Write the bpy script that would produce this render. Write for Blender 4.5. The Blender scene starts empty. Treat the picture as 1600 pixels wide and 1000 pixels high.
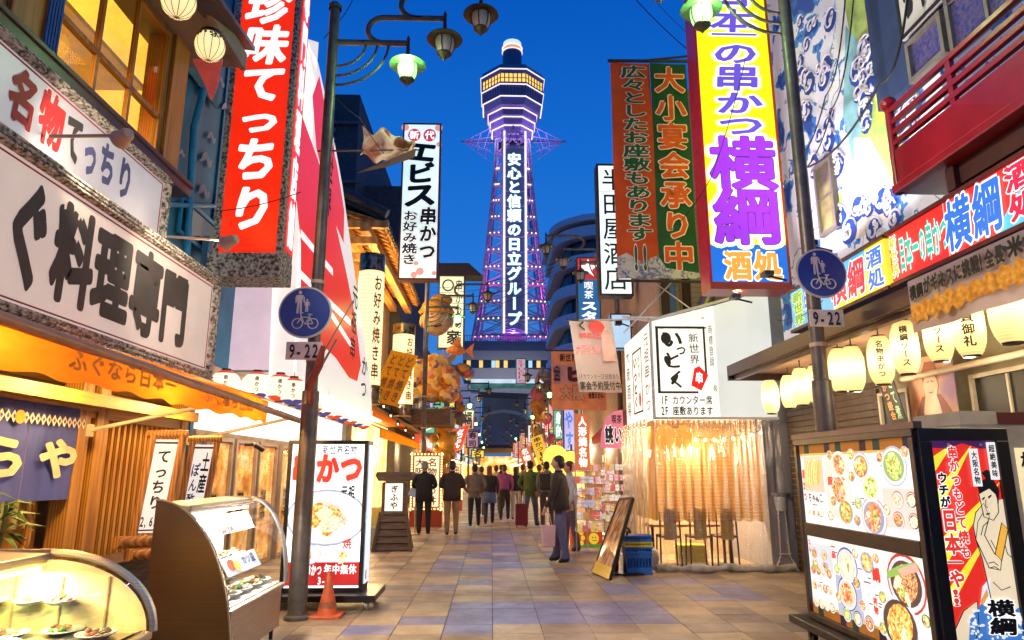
import bpy, math, random
from mathutils import Vector, Matrix
random.seed(7)
R = math.radians
scene = bpy.context.scene
COL = scene.collection
V = Vector
# ------------------------------------------------------------------ camera
FP, PITCH, YAW, CAMZ = 1066.67, R(12.42), R(1.68), 1.5
cam_d = bpy.data.cameras.new('camera'); cam = bpy.data.objects.new('camera', cam_d); COL.objects.link(cam)
cam.location = (0, 0, CAMZ); cam.rotation_euler = (R(90) + PITCH, 0, -YAW)
cam_d.sensor_width = 36; cam_d.lens = 24; cam_d.clip_start = .05; cam_d.clip_end = 3000
scene.camera = cam
# ------------------------------------------------------------------ sky (blue hour, sun well below the roofs)
world = bpy.data.worlds.new('World'); scene.world = world; world.use_nodes = True
wn, wl = world.node_tree.nodes, world.node_tree.links
wn.clear()
wo = wn.new('ShaderNodeOutputWorld'); wb = wn.new('ShaderNodeBackground'); wb.inputs[1].default_value = 1.0
tc = wn.new('ShaderNodeTexCoord'); sx = wn.new('ShaderNodeSeparateXYZ'); cr = wn.new('ShaderNodeValToRGB')
wl.new(tc.outputs['Generated'], sx.inputs[0]); wl.new(sx.outputs[2], cr.inputs[0]); wl.new(cr.outputs[0], wb.inputs[0]); wl.new(wb.outputs[0], wo.inputs[0])
e = cr.color_ramp.elements
e[0].position = 0.0; e[0].color = (.050, .16, .44, 1)
e[1].position = 1.0; e[1].color = (.0015, .035, .17, 1)
for p_, c_ in ((.10, (.060, .24, .66, 1)), (.25, (.021, .195, .70, 1)), (.45, (.007, .145, .63, 1)), (.62, (.0018, .095, .52, 1))):
    q = e.new(p_); q.color = c_
sun_d = bpy.data.lights.new('sun', 'SUN'); sun_d.energy = .04; sun_d.angle = R(20); sun_d.color = (.75, .85, 1)
sun = bpy.data.objects.new('sun', sun_d); COL.objects.link(sun); sun.rotation_euler = (R(40), 0, R(150))
vs = scene.view_settings; vs.view_transform = 'Standard'; vs.look = 'None'; vs.exposure = 0; vs.gamma = 1; vs.use_curve_mapping = False
cy = scene.cycles
cy.use_denoising = True; cy.max_bounces = 7; cy.diffuse_bounces = 4; cy.glossy_bounces = 3; cy.transparent_max_bounces = 10
cy.caustics_reflective = False; cy.caustics_refractive = False; cy.sample_clamp_indirect = 4; cy.use_light_tree = True
# ------------------------------------------------------------------ picture pixel -> point on a plane of the place
_f = V((math.sin(YAW)*math.cos(PITCH), math.cos(YAW)*math.cos(PITCH), math.sin(PITCH)))
_r = V((math.cos(YAW), -math.sin(YAW), 0)); _u = _r.cross(_f)
def at(px, py, x=None, y=None, z=None):
    d = _f*FP + _r*(px-800) + _u*(500-py); o = V((0, 0, CAMZ))
    k = x/d.x if x is not None else (y/d.y if y is not None else (z-CAMZ)/d.z)
    return o + d*k
# ------------------------------------------------------------------ materials
MC = {}
def mat(name, col, rough=.6,  metal=0, var=.18, scale=5, bump=0, bscale=40, emit=0, ecol=None, samp=True, spec=.5, alpha=1, coat=0, stretch=(1,1,1)):
    if name in MC: return MC[name]
    m = bpy.data.materials.new(name); m.use_nodes = True; nt = m.node_tree; n = nt.nodes; l = nt.links
    b = n['Principled BSDF']; b.inputs['Roughness'].default_value = rough; b.inputs['Metallic'].default_value = metal
    b.inputs['Specular IOR Level'].default_value = spec; b.inputs['Coat Weight'].default_value = coat
    t = n.new('ShaderNodeTexCoord'); mp = n.new('ShaderNodeMapping'); mp.inputs['Scale'].default_value = stretch
    l.new(t.outputs['Object'], mp.inputs[0])
    z = n.new('ShaderNodeTexNoise'); z.inputs['Scale'].default_value = scale; z.inputs['Detail'].default_value = 6; z.inputs['Roughness'].default_value = .65
    l.new(mp.outputs[0], z.inputs[0])
    mr = n.new('ShaderNodeMapRange'); mr.inputs[1].default_value = .3; mr.inputs[2].default_value = .7; mr.inputs[3].default_value = 1-var; mr.inputs[4].default_value = 1+var
    l.new(z.outputs[0], mr.inputs[0])
    mx = n.new('ShaderNodeVectorMath'); mx.operation = 'SCALE'; mx.inputs[0].default_value = col[:3]; l.new(mr.outputs[0], mx.inputs[3])
    l.new(mx.outputs[0], b.inputs['Base Color'])
    if name.startswith('slab_'):      # worn, stained paving: broad stains that run across the joints and change the gloss too
        gp = n.new('ShaderNodeNewGeometry'); z3 = n.new('ShaderNodeTexNoise'); z3.inputs['Scale'].default_value = 1.3; z3.inputs['Detail'].default_value = 7; z3.inputs['Roughness'].default_value = .7; l.new(gp.outputs['Position'], z3.inputs[0]); l.new(gp.outputs['Position'], z.inputs[0])
        r3 = n.new('ShaderNodeMapRange'); r3.inputs[1].default_value = .35; r3.inputs[2].default_value = .68; r3.inputs[3].default_value = .62; r3.inputs[4].default_value = 1.15; l.new(z3.outputs[0], r3.inputs[0])
        m3 = n.new('ShaderNodeVectorMath'); m3.operation = 'SCALE'; l.new(mx.outputs[0], m3.inputs[0]); l.new(r3.outputs[0], m3.inputs[3]); l.new(m3.outputs[0], b.inputs['Base Color'])
        vg = n.new('ShaderNodeTexVoronoi'); vg.inputs['Scale'].default_value = 3.1; l.new(gp.outputs['Position'], vg.inputs[0]); rg_ = n.new('ShaderNodeMapRange'); rg_.inputs[1].default_value = .05; rg_.inputs[2].default_value = .075; rg_.inputs[3].default_value = .45; rg_.inputs[4].default_value = 1; l.new(vg.outputs['Distance'], rg_.inputs[0])
        m4 = n.new('ShaderNodeVectorMath'); m4.operation = 'SCALE'; l.new(m3.outputs[0], m4.inputs[0]); l.new(rg_.outputs[0], m4.inputs[3]); l.new(m4.outputs[0], b.inputs['Base Color'])
        rr3 = n.new('ShaderNodeMapRange'); rr3.inputs[1].default_value = .35; rr3.inputs[2].default_value = .65; rr3.inputs[3].default_value = .55; rr3.inputs[4].default_value = .30; l.new(z3.outputs[0], rr3.inputs[0]); l.new(rr3.outputs[0], b.inputs['Roughness'])
    if bump:
        z2 = n.new('ShaderNodeTexNoise'); z2.inputs['Scale'].default_value = bscale; z2.inputs['Detail'].default_value = 5; l.new(mp.outputs[0], z2.inputs[0])
        bp = n.new('ShaderNodeBump'); bp.inputs['Strength'].default_value = bump; bp.inputs['Distance'].default_value = .01
        l.new(z2.outputs[0], bp.inputs['Height']); l.new(bp.outputs[0], b.inputs['Normal'])
    if emit:
        if ecol: b.inputs['Emission Color'].default_value = (*ecol, 1)
        else:
            l.new(mx.outputs[0], b.inputs['Emission Color']); dk = n.new('ShaderNodeVectorMath'); dk.operation = 'SCALE'; dk.inputs[3].default_value = .42; l.new(mx.outputs[0], dk.inputs[0]); l.new(dk.outputs[0], b.inputs['Base Color'])      # emitting face: reflects little
        b.inputs['Emission Strength'].default_value = emit
    if not samp or not emit: m.cycles.emission_sampling = 'NONE' if not samp else 'AUTO'
    MC[name] = m; return m
def ramp_mat(name, kind, stops, scale=4, rough=.6, emit=0, distort=0, stretch=(1,1,1), const=False, bump=0, metal=0, samp=True, detail=3):
    """a material whose colour comes from one texture through a ramp (grain, print, stone)"""
    if name in MC: return MC[name]
    m = bpy.data.materials.new(name); m.use_nodes = True; nt = m.node_tree; n = nt.nodes; l = nt.links; b = n['Principled BSDF']
    b.inputs['Roughness'].default_value = rough; b.inputs['Metallic'].default_value = metal
    t = n.new('ShaderNodeTexCoord'); mp = n.new('ShaderNodeMapping'); mp.inputs['Scale'].default_value = stretch; l.new(t.outputs['Object'], mp.inputs[0])
    src = mp.outputs[0]
    if distort:
        dn = n.new('ShaderNodeTexNoise'); dn.inputs['Scale'].default_value = scale*.6; dn.inputs['Detail'].default_value = 3; l.new(src, dn.inputs[0])
        ad = n.new('ShaderNodeVectorMath'); ad.operation = 'MULTIPLY_ADD'; ad.inputs[1].default_value = (distort,)*3
        l.new(dn.outputs[1], ad.inputs[0]); l.new(src, ad.inputs[2]); src = ad.outputs[0]
    if kind == 'noise':
        x = n.new('ShaderNodeTexNoise'); x.inputs['Detail'].default_value = detail; x.inputs['Scale'].default_value = scale; o = x.outputs[0]
    elif kind == 'voronoi':
        x = n.new('ShaderNodeTexVoronoi'); x.inputs['Scale'].default_value = scale; o = x.outputs['Color']
    elif kind == 'vdist':
        x = n.new('ShaderNodeTexVoronoi'); x.inputs['Scale'].default_value = scale; o = x.outputs['Distance']
    else:
        x = n.new('ShaderNodeTexWave'); x.inputs['Scale'].default_value = scale; x.inputs['Distortion'].default_value = 4; x.inputs['Detail'].default_value = detail; o = x.outputs[0]
        if kind == 'bands': x.inputs['Distortion'].default_value = 0; x.bands_direction = 'Z'
        if kind == 'bandsx': x.inputs['Distortion'].default_value = 0; x.bands_direction = 'DIAGONAL'
    l.new(src, x.inputs[0])
    if kind == 'voronoi':
        s_ = n.new('ShaderNodeSeparateXYZ'); l.new(o, s_.inputs[0]); o = s_.outputs[0]
    r = n.new('ShaderNodeValToRGB'); l.new(o, r.inputs[0])
    if const: r.color_ramp.interpolation = 'CONSTANT'
    el = r.color_ramp.elements; el[0].position = stops[0][0]; el[0].color = (*stops[0][1], 1); el[1].position = stops[-1][0]; el[1].color = (*stops[-1][1], 1)
    for p, c in stops[1:-1]:
        q = el.new(p); q.color = (*c, 1)
    l.new(r.outputs[0], b.inputs['Base Color'])
    if emit: l.new(r.outputs[0], b.inputs['Emission Color']); b.inputs['Emission Strength'].default_value = emit
    if bump:
        bp = n.new('ShaderNodeBump'); bp.inputs['Strength'].default_value = bump; bp.inputs['Distance'].default_value = .02
        l.new(o, bp.inputs['Height']); l.new(bp.outputs[0], b.inputs['Normal'])
    if not samp: m.cycles.emission_sampling = 'NONE'
    MC[name] = m; return m
def cloth(m, amount=.5):
    """thin fabric: part of the light that falls on one side comes out of the other"""
    n = m.node_tree.nodes; l = m.node_tree.links; b = n['Principled BSDF']; o = next(k for k in n if k.type == 'OUTPUT_MATERIAL')
    t = n.new('ShaderNodeBsdfTranslucent'); mx = n.new('ShaderNodeMixShader'); mx.inputs[0].default_value = amount
    src = b.inputs['Base Color'].links[0].from_socket; l.new(src, t.inputs[0]); l.new(b.outputs[0], mx.inputs[1]); l.new(t.outputs[0], mx.inputs[2]); l.new(mx.outputs[0], o.inputs[0]); return m
def glow(name, col, s=1.0, samp=True, var=.09, scale=1.6):      # lamp, backlit acrylic or paper, or flags and goods brightened by their own glow
    return mat(name, col, rough=.35, var=var, scale=scale, emit=s, samp=samp)
def glass(name, tint=(1,1,1), gloss=.12, rough=.03):
    if name in MC: return MC[name]
    m = bpy.data.materials.new(name); m.use_nodes = True; n = m.node_tree.nodes; l = m.node_tree.links; n.clear()
    o = n.new('ShaderNodeOutputMaterial'); mx = n.new('ShaderNodeMixShader'); t = n.new('ShaderNodeBsdfTransparent'); g = n.new('ShaderNodeBsdfGlossy')
    lw = n.new('ShaderNodeLayerWeight'); lw.inputs[0].default_value = .25
    mr = n.new('ShaderNodeMapRange'); mr.inputs[3].default_value = gloss*.4; mr.inputs[4].default_value = min(1, gloss*3)
    t.inputs[0].default_value = (*tint, 1); g.inputs['Roughness'].default_value = rough
    l.new(lw.outputs['Fresnel'], mr.inputs[0]); l.new(mr.outputs[0], mx.inputs[0]); l.new(t.outputs[0], mx.inputs[1]); l.new(g.outputs[0], mx.inputs[2]); l.new(mx.outputs[0], o.inputs[0])
    MC[name] = m; return m
STEEL = ramp_mat('brushed_steel', 'noise', [(.3, (.50,.46,.40)), (.7, (.68,.63,.55))], scale=3, rough=.40, metal=1, stretch=(1,1,60))
DARKSTEEL = mat('dark_painted_steel', (.05,.045,.042), rough=.45, metal=.3, var=.3, scale=8, bump=.1)
POLE = mat('grey_brown_pole_paint', (.115,.10,.09), rough=.42, metal=.4, var=.35, scale=7, bump=.15)
LAMPIRON = mat('dark_brown_cast_iron', (.05,.038,.032), rough=.5, metal=.5, var=.3, scale=20, bump=.2)
BLACK = mat('black_lacquer_frame', (.012,.011,.011), rough=.3, var=.3, scale=6)
INK = mat('black_ink', (.01,.01,.012), rough=.6, var=.1)
WOOD = ramp_mat('amber_cedar', 'wave', [(0, (.34,.15,.025)), (.5, (.52,.26,.045)), (1, (.66,.36,.07))], scale=2.2, rough=.5, stretch=(6,6,.5), bump=.15)
WOODH = ramp_mat('amber_cedar_lengthwise', 'wave', [(0, (.34,.15,.025)), (.5, (.52,.26,.045)), (1, (.66,.36,.07))], scale=2.2, rough=.5, stretch=(6,.5,6), bump=.15)
DWOOD = ramp_mat('dark_weathered_board', 'noise', [(.3, (.05,.03,.024)), (.55, (.10,.065,.052)), (.75, (.17,.115,.09))], scale=2.5, rough=.65, stretch=(1.5,1.5,16), bump=.3, detail=6)
BROWNBEAM = mat('maroon_brown_beam', (.055,.028,.028), rough=.35, metal=.2, var=.25, scale=3)
GRANITE = ramp_mat('carved_granite', 'noise', [(.36, (.03,.028,.026)), (.46, (.20,.18,.16)), (.54, (.42,.38,.34)), (.68, (.62,.57,.5))], scale=26, rough=.75, detail=6, bump=1.0)
WHITEP = mat('white_paint', (.75,.73,.70), rough=.5, var=.1)
CLEAR = glass('clear_glass', gloss=.08); CASEG = glass('case_glass', gloss=.03)
# ------------------------------------------------------------------ mesh builder
class MB:
    def __init__(s, mt=None): s.v = []; s.f = []; s.mi = []; s.mats = []; s.c = 0; s.smooth = False; mt and s.use(mt)
    def use(s, m):
        if m not in s.mats: s.mats.append(m)
        s.c = s.mats.index(m); return s
    def add(s, vs, fs):
        b = len(s.v); s.v += [V(p) for p in vs]
        for f in fs: s.f.append([i+b for i in f]); s.mi.append(s.c)
        return s
    def hexa(s, p): return s.add(p, [(0,3,2,1), (4,5,6,7), (0,1,5,4), (1,2,6,5), (2,3,7,6), (3,0,4,7)])
    def box(s, x0, x1, y0, y1, z0, z1):
        return s.hexa([(x0,y0,z0), (x1,y0,z0), (x1,y1,z0), (x0,y1,z0), (x0,y0,z1), (x1,y0,z1), (x1,y1,z1), (x0,y1,z1)])
    def cbox(s, c, sz, rot=None):
        x, y, z = (k/2 for k in sz); ps = [V(p) for p in ((-x,-y,-z),(x,-y,-z),(x,y,-z),(-x,y,-z),(-x,-y,z),(x,-y,z),(x,y,z),(-x,y,z))]
        return s.hexa([(rot @ p if rot else p) + V(c) for p in ps])
    def beam(s, a, b, w, h, up=V((0,0,1))):
        a, b = V(a), V(b); d = (b-a).normalized(); sd = d.cross(up)
        sd = sd.normalized() if sd.length > 1e-4 else V((1,0,0)); u = sd.cross(d)
        return s.hexa([a-sd*w/2-u*h/2, a+sd*w/2-u*h/2, b+sd*w/2-u*h/2, b-sd*w/2-u*h/2, a-sd*w/2+u*h/2, a+sd*w/2+u*h/2, b+sd*w/2+u*h/2, b-sd*w/2+u*h/2])
    def tube(s, pts, r, n=8, cap=True, closed=False):
        s.smooth = True; pts = [V(p) for p in pts]; k = len(pts); rs = r if isinstance(r, (list, tuple)) else [r]*k
        vs_ = []; up = None
        for i in range(k):
            a = pts[(i-1) % k] if (closed or i > 0) else pts[i]; b = pts[(i+1) % k] if (closed or i < k-1) else pts[i]
            d = (b-a).normalized()
            if up is None: up = V((0,0,1)) if abs(d.z) < .9 else V((1,0,0))
            u = (up - d*up.dot(d)).normalized(); w = d.cross(u); up = u
            vs_ += [pts[i] + (u*math.cos(2*math.pi*j/n) + w*math.sin(2*math.pi*j/n))*rs[i] for j in range(n)]
        fs = [(i*n+j, i*n+(j+1) % n, ((i+1) % k)*n+(j+1) % n, ((i+1) % k)*n+j) for i in range(k if closed else k-1) for j in range(n)]
        if cap and not closed: fs += [tuple(range(n))[::-1], tuple((k-1)*n+j for j in range(n))]
        return s.add(vs_, fs)
    def lathe(s, prof, c=(0,0,0), n=24, ph=0, smooth=True, cap=False, M=None):
        s.smooth = s.smooth or smooth; c = V(c); vs_ = []
        for r, z in prof:
            for j in range(n):
                a = 2*math.pi*j/n + ph; p = V((r*math.cos(a), r*math.sin(a), z)); vs_.append((M @ p if M else p) + c)
        k = len(prof); fs = [(i*n+j, i*n+(j+1) % n, (i+1)*n+(j+1) % n, (i+1)*n+j) for i in range(k-1) for j in range(n)]
        if cap: fs += [tuple(range(n))[::-1], tuple((k-1)*n+j for j in range(n))]
        return s.add(vs_, fs)
    def ball(s, c, rx, ry=None, rz=None, n=12, m=8, M=None):
        ry = rx if ry is None else ry; rz = rx if rz is None else rz; s.smooth = True; c = V(c); vs_ = []
        for i in range(m+1):
            t = math.pi*i/m
            for j in range(n):
                a = 2*math.pi*j/n; p = V((rx*math.sin(t)*math.cos(a), ry*math.sin(t)*math.sin(a), -rz*math.cos(t))); vs_.append((M @ p if M else p) + c)
        return s.add(vs_, [(i*n+j, i*n+(j+1) % n, (i+1)*n+(j+1) % n, (i+1)*n+j) for i in range(m) for j in range(n)])
    def prism(s, poly, vec):
        poly = [V(p) for p in poly]; vec = V(vec); k = len(poly)
        return s.add(poly + [p+vec for p in poly], [tuple(range(k))[::-1], tuple(range(k, 2*k))] + [(i, (i+1) % k, k+(i+1) % k, k+i) for i in range(k)])
    def grid(s, fn, nu, nv, thick=None):
        vs_ = [fn(i/nu, j/nv) for j in range(nv+1) for i in range(nu+1)]; s.smooth = True
        fs = [(j*(nu+1)+i, j*(nu+1)+i+1, (j+1)*(nu+1)+i+1, (j+1)*(nu+1)+i) for j in range(nv) for i in range(nu)]
        return s.add(vs_, fs)
def loc_of(o):
    p = V((0,0,0))
    while o: p += o.location; o = o.parent
    return p
def emit_mesh(mb, name, off):
    me = bpy.data.meshes.new(name); me.from_pydata([tuple(p-off) for p in mb.v], [], mb.f)
    for m in mb.mats: me.materials.append(m)
    me.polygons.foreach_set('material_index', mb.mi)
    me.update()
    if mb.smooth: me.shade_smooth(); me.set_sharp_from_angle(angle=R(38))
    return me
def put(mb, name, parent=None, mt=None, bevel=0, solid=0, kind=None, label=None, cat=None, group=None, base=None):
    """link what mb collected as ONE object; with a parent it is that thing's part"""
    if mt and not mb.mats: mb.use(mt)
    off = loc_of(parent) if parent else V((0,0,0))
    if base is not None: off = V(base)
    o = bpy.data.objects.new(name, emit_mesh(mb, name, off)); COL.objects.link(o)
    if parent: o.parent = parent
    elif base is not None: o.location = base
    if bevel:
        b = o.modifiers.new('bevel', 'BEVEL'); b.width = bevel; b.segments = 2; b.limit_method = 'ANGLE'
    if solid:
        b = o.modifiers.new('thick', 'SOLIDIFY'); b.thickness = solid; b.offset = 0
    if kind: o['kind'] = kind
    if label: o['label'] = label
    if cat: o['category'] = cat
    if group: o['group'] = group
    return o
def thing(name, label, cat, loc=(0,0,0), group=None, rz=0):
    o = bpy.data.objects.new(name, None); COL.objects.link(o); o.location = loc; o.rotation_euler.z = rz; o.empty_display_size = .2
    o['label'] = label; o['category'] = cat
    if group: o['group'] = group
    return o
def copy_thing(o, loc, rz=None, label=None, scale=None):
    r = o.copy(); COL.objects.link(r); r.location = loc
    if rz is not None: r.rotation_euler.z = rz
    if scale is not None: r.scale = (scale,)*3 if not isinstance(scale, tuple) else scale
    if label: r['label'] = label
    for ch in list(o.children):
        c = ch.copy(); COL.objects.link(c); c.parent = r
        for g in list(ch.children):
            d = g.copy(); COL.objects.link(d); d.parent = c
    return r
def lamp(name, kind, loc, energy, col, parent=None, size=.1, rot=None, spot=None):
    d = bpy.data.lights.new(name, kind); d.energy = energy*(1 if name == 'flood_lamp' else 2.3); d.color = col
    if kind == 'AREA': d.shape = 'RECTANGLE'; d.size, d.size_y = size if isinstance(size, tuple) else (size, size)
    elif kind == 'SPOT': d.spot_size = R(spot or 60); d.spot_blend = .6; d.shadow_soft_size = size
    else: d.shadow_soft_size = size
    o = bpy.data.objects.new(name, d); COL.objects.link(o)
    if rot: o.rotation_euler = rot
    o.location = V(loc) - (loc_of(parent) if parent else V((0,0,0)))
    if parent: o.parent = parent
    return o
WARM = (1, .57, .18)
def foodtex(k, e=1.0):
    C5 = [((.30,.10,.02), (.85,.42,.08), (1,.78,.35)), ((.45,.06,.03), (.85,.25,.10), (1,.72,.45)), ((.08,.22,.03), (.45,.60,.12), (.95,.85,.45)), ((.55,.40,.20), (.95,.82,.55), (1,.97,.85)), ((.12,.05,.03), (.50,.24,.10), (.90,.60,.25)), ((.60,.18,.16), (.95,.55,.42), (1,.88,.78))][k % 6]
    return ramp_mat('printed_food_%d' % (k % 6), 'noise', [(.36, C5[0]), (.5, C5[1]), (.64, C5[2])], scale=30+7*(k % 6), emit=e, distort=.06, detail=8, samp=False)
SOFT = (1, .80, .55)
# ------------------------------------------------------------------ flat faces: O bottom-left, U right, Vv up, n out
class Face:
    def __init__(s, O, U, Vv, W, H): s.O, s.U, s.V, s.W, s.H = V(O), V(U).normalized(), V(Vv).normalized(), W, H; s.n = s.U.cross(s.V)
    def p(s, a, b, d=0): return s.O + s.U*(a*s.W) + s.V*(b*s.H) + s.n*d
    def box(s, mb, a0, b0, a1, b1, d0, d1):
        return mb.hexa([s.p(a0,b0,d0), s.p(a1,b0,d0), s.p(a1,b1,d0), s.p(a0,b1,d0), s.p(a0,b0,d1), s.p(a1,b0,d1), s.p(a1,b1,d1), s.p(a0,b1,d1)])
    def quad(s, mb, a0, b0, a1, b1, d): return mb.add([s.p(a0,b0,d), s.p(a1,b0,d), s.p(a1,b1,d), s.p(a0,b1,d)], [(0,1,2,3)])
    def poly(s, mb, pts, d): return mb.add([s.p(a,b,d) for a, b in pts], [tuple(range(len(pts)))])
    def disc(s, mb, a, b, ru, rv, d, n=16, rot=0):     # radii in metres
        pts = []
        for j in range(n):
            t = 2*math.pi*j/n; x, y = ru*math.cos(t), rv*math.sin(t)
            pts.append(s.p(a, b, d) + s.U*(x*math.cos(rot)-y*math.sin(rot)) + s.V*(x*math.sin(rot)+y*math.cos(rot)))
        return mb.add(pts, [tuple(range(n))])
    def frame(s, mb, w, d0, d1):                        # border of width w (m)
        a, b = w/s.W, w/s.H
        s.box(mb, 0, 0, 1, b, d0, d1); s.box(mb, 0, 1-b, 1, 1, d0, d1); s.box(mb, 0, b, a, 1-b, d0, d1); s.box(mb, 1-a, b, 1, 1-b, d0, d1)
        return mb
def FY(y, bl, br, top):      # faces the camera side (-Y)
    a, b, t = at(*bl, y=y), at(*br, y=y), at(bl[0], top, y=y); z0 = (a.z+b.z)/2
    return Face((a.x, y, z0), (1,0,0), (0,0,1), b.x-a.x, t.z-z0)
def FL(x, near, far, top):   # left row of buildings, faces +X ; top given as a pixel
    a, b = at(*near, x=x), at(*far, x=x); z0 = (a.z+b.z)/2; t = at(*top, x=x)
    return Face((x, a.y, z0), (0,1,0), (0,0,1), b.y-a.y, t.z-z0)
def FR(x, far, near, top):   # right row of buildings, faces -X
    a, b = at(*far, x=x), at(*near, x=x); z0 = (a.z+b.z)/2; t = at(*top, x=x)
    return Face((x, a.y, z0), (0,-1,0), (0,0,1), a.y-b.y, t.z-z0)
# ------------------------------------------------------------------ lettering (flat print, one mesh per line)
_fc = bpy.data.curves.new('glyph', 'FONT'); _fo = bpy.data.objects.new('glyph', _fc); COL.objects.link(_fo); GL = {}
def glyph(ch, off, res=2):
    """flat glyph; 'off' fattens every stroke outwards (a rim round the drawn outline), rim slightly lower than the middle"""
    k = (ch, off, res)
    if k not in GL:
        _fc.body = ch; _fc.offset = 0; _fc.bevel_depth = off; _fc.bevel_resolution = 0; _fc.resolution_u = res
        if off >= .028: _fc.bevel_depth = 0
        dg = bpy.context.evaluated_depsgraph_get(); dg.update()
        me = bpy.data.meshes.new_from_object(_fo.evaluated_get(dg)); vs_ = me.vertices
        if off >= .028:        # brush look: every outline is thickened with round ends
            P = [(v.co.x, v.co.y, 1.0) for v in vs_]; F = [tuple(p.vertices) for p in me.polygons]; cnt_ = {}
            for f in F:
                for a_, b_ in zip(f, f[1:]+f[:1]): cnt_[(min(a_,b_), max(a_,b_))] = cnt_.get((min(a_,b_), max(a_,b_)), 0)+1
            i_ = 0
            for (a_, b_), c_ in cnt_.items():
                if c_ != 1: continue
                A_, B_ = V(P[a_][:2]), V(P[b_][:2]); dl = (B_-A_)
                if dl.length < 1e-5: continue
                nn_ = V((-dl.y, dl.x)).normalized()*off; i_ += 1; z_ = .80-.1*(i_ % 5); k0 = len(P)
                P += [(*(A_-nn_), z_), (*(B_-nn_), z_), (*(B_+nn_), z_), (*(A_+nn_), z_)]; F.append((k0, k0+1, k0+2, k0+3))
                z_ -= .06; k0 = len(P); P += [(A_.x+off*math.cos(q_*math.pi/4), A_.y+off*math.sin(q_*math.pi/4), z_) for q_ in range(8)]; F.append(tuple(range(k0, k0+8)))
            GL[k] = (P, F); bpy.data.meshes.remove(me); return GL[k]
        keep = [tuple(p.vertices) for p in me.polygons if off == 0 or (min(vs_[i].co.z for i in p.vertices) > -off*.01)]
        use = sorted({i for f in keep for i in f}); mp = {i: j for j, i in enumerate(use)}
        GL[k] = ([(vs_[i].co.x, vs_[i].co.y, vs_[i].co.z/off if off else 1) for i in use], [tuple(mp[i] for i in f) for f in keep]); bpy.data.meshes.remove(me)
    return GL[k]
def adv(ch): return .56 if ord(ch) < 128 else 1.0
def letters(face, text, a0, b0, a1, b1, mt, parent, off=.02, d=.006, vert=True, outl=(), jit=0, slant=0, fill=.94, name='lettering', wts=None, curve=0, res=2):
    rr = random.Random(len(text)*7 + ord(text[0])); W = wts or [1.0 if vert else adv(c) for c in text]; tot = sum(W); cells = []; p = 0
    for ch, w in zip(text, W):
        f0, f1 = p/tot, (p+w)/tot; p += w
        if vert: c = (a0, b1-(b1-b0)*f1, a1, b1-(b1-b0)*f0)
        else: c = (a0+(a1-a0)*f0, b0, a0+(a1-a0)*f1, b1)
        cells.append((ch, c, rr.uniform(-jit, jit), 1+rr.uniform(-jit, jit)))
    for oo, om, dd, nm in [(off, mt, d, name)] + [(o_, m_, d-.0025*(i+1), 'letter_border') for i, (o_, m_) in enumerate(outl)]:
        mb = MB(om)
        for ch, (x0, y0, x1, y1), rot, sc in cells:
            if ch in '  ': continue
            vs_, fs = glyph(ch, oo, res); wd = adv(ch); pts = []
            cs, sn = math.cos(rot), math.sin(rot)
            for gx, gy, gz in vs_:
                u, v_ = (gx/wd-.5) if wd == 1 else (gx-.28)/.62, (gy-.38 if wd == 1 else (gy-.36)*1.25)
                if vert and ch in 'ー〜': u, v_ = v_, -u
                u, v_ = (u*cs-v_*sn)*fill*sc, (u*sn+v_*cs)*fill*sc; u += slant*v_
                a = (x0+x1)/2 + u*(x1-x0); b = (y0+y1)/2 + v_*(y1-y0)
                pts.append(face.p(a, b, dd - (1-gz)*.0012 + (curve*(a-.5)**2 if curve else 0)))
            flip = vert and ch in 'ー〜'
            mb.add(pts, fs)
        put(mb, nm, parent)
# ================================================================== GROUND
GROUTM = mat('dark_joint', (.06,.05,.045), rough=.8)
g = MB(mat('dark_asphalt', (.05,.05,.052), rough=.85, bump=.3)); g.box(-1500, 1500, -300, 2500, -1.0, -.06); put(g, 'ground', kind='structure')
pv = MB(GROUTM); pv.box(-4.2, 5.2, -6, 150, -.06, -.012); pavement = put(pv, 'pavement', kind='structure')
def slabmat(n, c): return mat(n, c, rough=.5, var=.2, scale=60, bump=.25, bscale=120, spec=.45)
SL = [slabmat('slab_tan', (.52,.39,.24)), slabmat('slab_brown', (.38,.27,.17)), slabmat('slab_mauve', (.25,.19,.165)), slabmat('slab_blue', (.23,.23,.42)), slabmat('slab_grey', (.40,.31,.22))]
TW, TL = .475, .40
rs = random.Random(3)
def slab_kind(x, y):
    if 7.45 < y < 8.6 and -.6 < x < 1.7: return 3 if rs.random() < .86 else 2
    if 7.05 < y < 7.9 and -1.6 < x < .4: return 3 if rs.random() < .7 else 0
    if 8.3 < y < 10.2 and 1.3 < x < 3.6: return 3 if rs.random() < .45 else 4
    if 9.1 < y < 10 and -1.2 < x < 0: return rs.choice((3, 2, 0))
    if y > 11 and abs(x-.3) < 1.3 and rs.random() < .45: return 3
    return rs.choices((0,1,2,4), (.3,.3,.18,.22))[0]
proto = {}
cnt = 0; far = [MB(m) for m in SL]
fb = MB()
for j in range(0, 330):
    for i in range(-9, 11):
        x, y = .02+i*TW, -1.5+j*TL
        if y > 125: continue
        k = slab_kind(x+TW/2, y+TL/2)
        near = 4.2 < y < 12 and -3.4 < x < 3.7
        hz = rs.uniform(-.0015, .0015)
        if near and cnt < 298:
            cnt += 1
            if k not in proto:
                b = MB(SL[k]); b.box(.003, TW-.003, .0025, TL-.0025, -.0115, 0); o = put(b, 'paving_slab', pavement, bevel=.002); proto[k] = o
            else: o = proto[k].copy(); COL.objects.link(o)
            o.location = (x, y, hz)
        else:
            if y > 45: continue
            fb.use(SL[k]); fb.box(x+.004, x+TW-.004, y+.003, y+TL-.003, -.0115, hz)
put(fb, 'paving_slab', pavement, kind='stuff')
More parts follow.
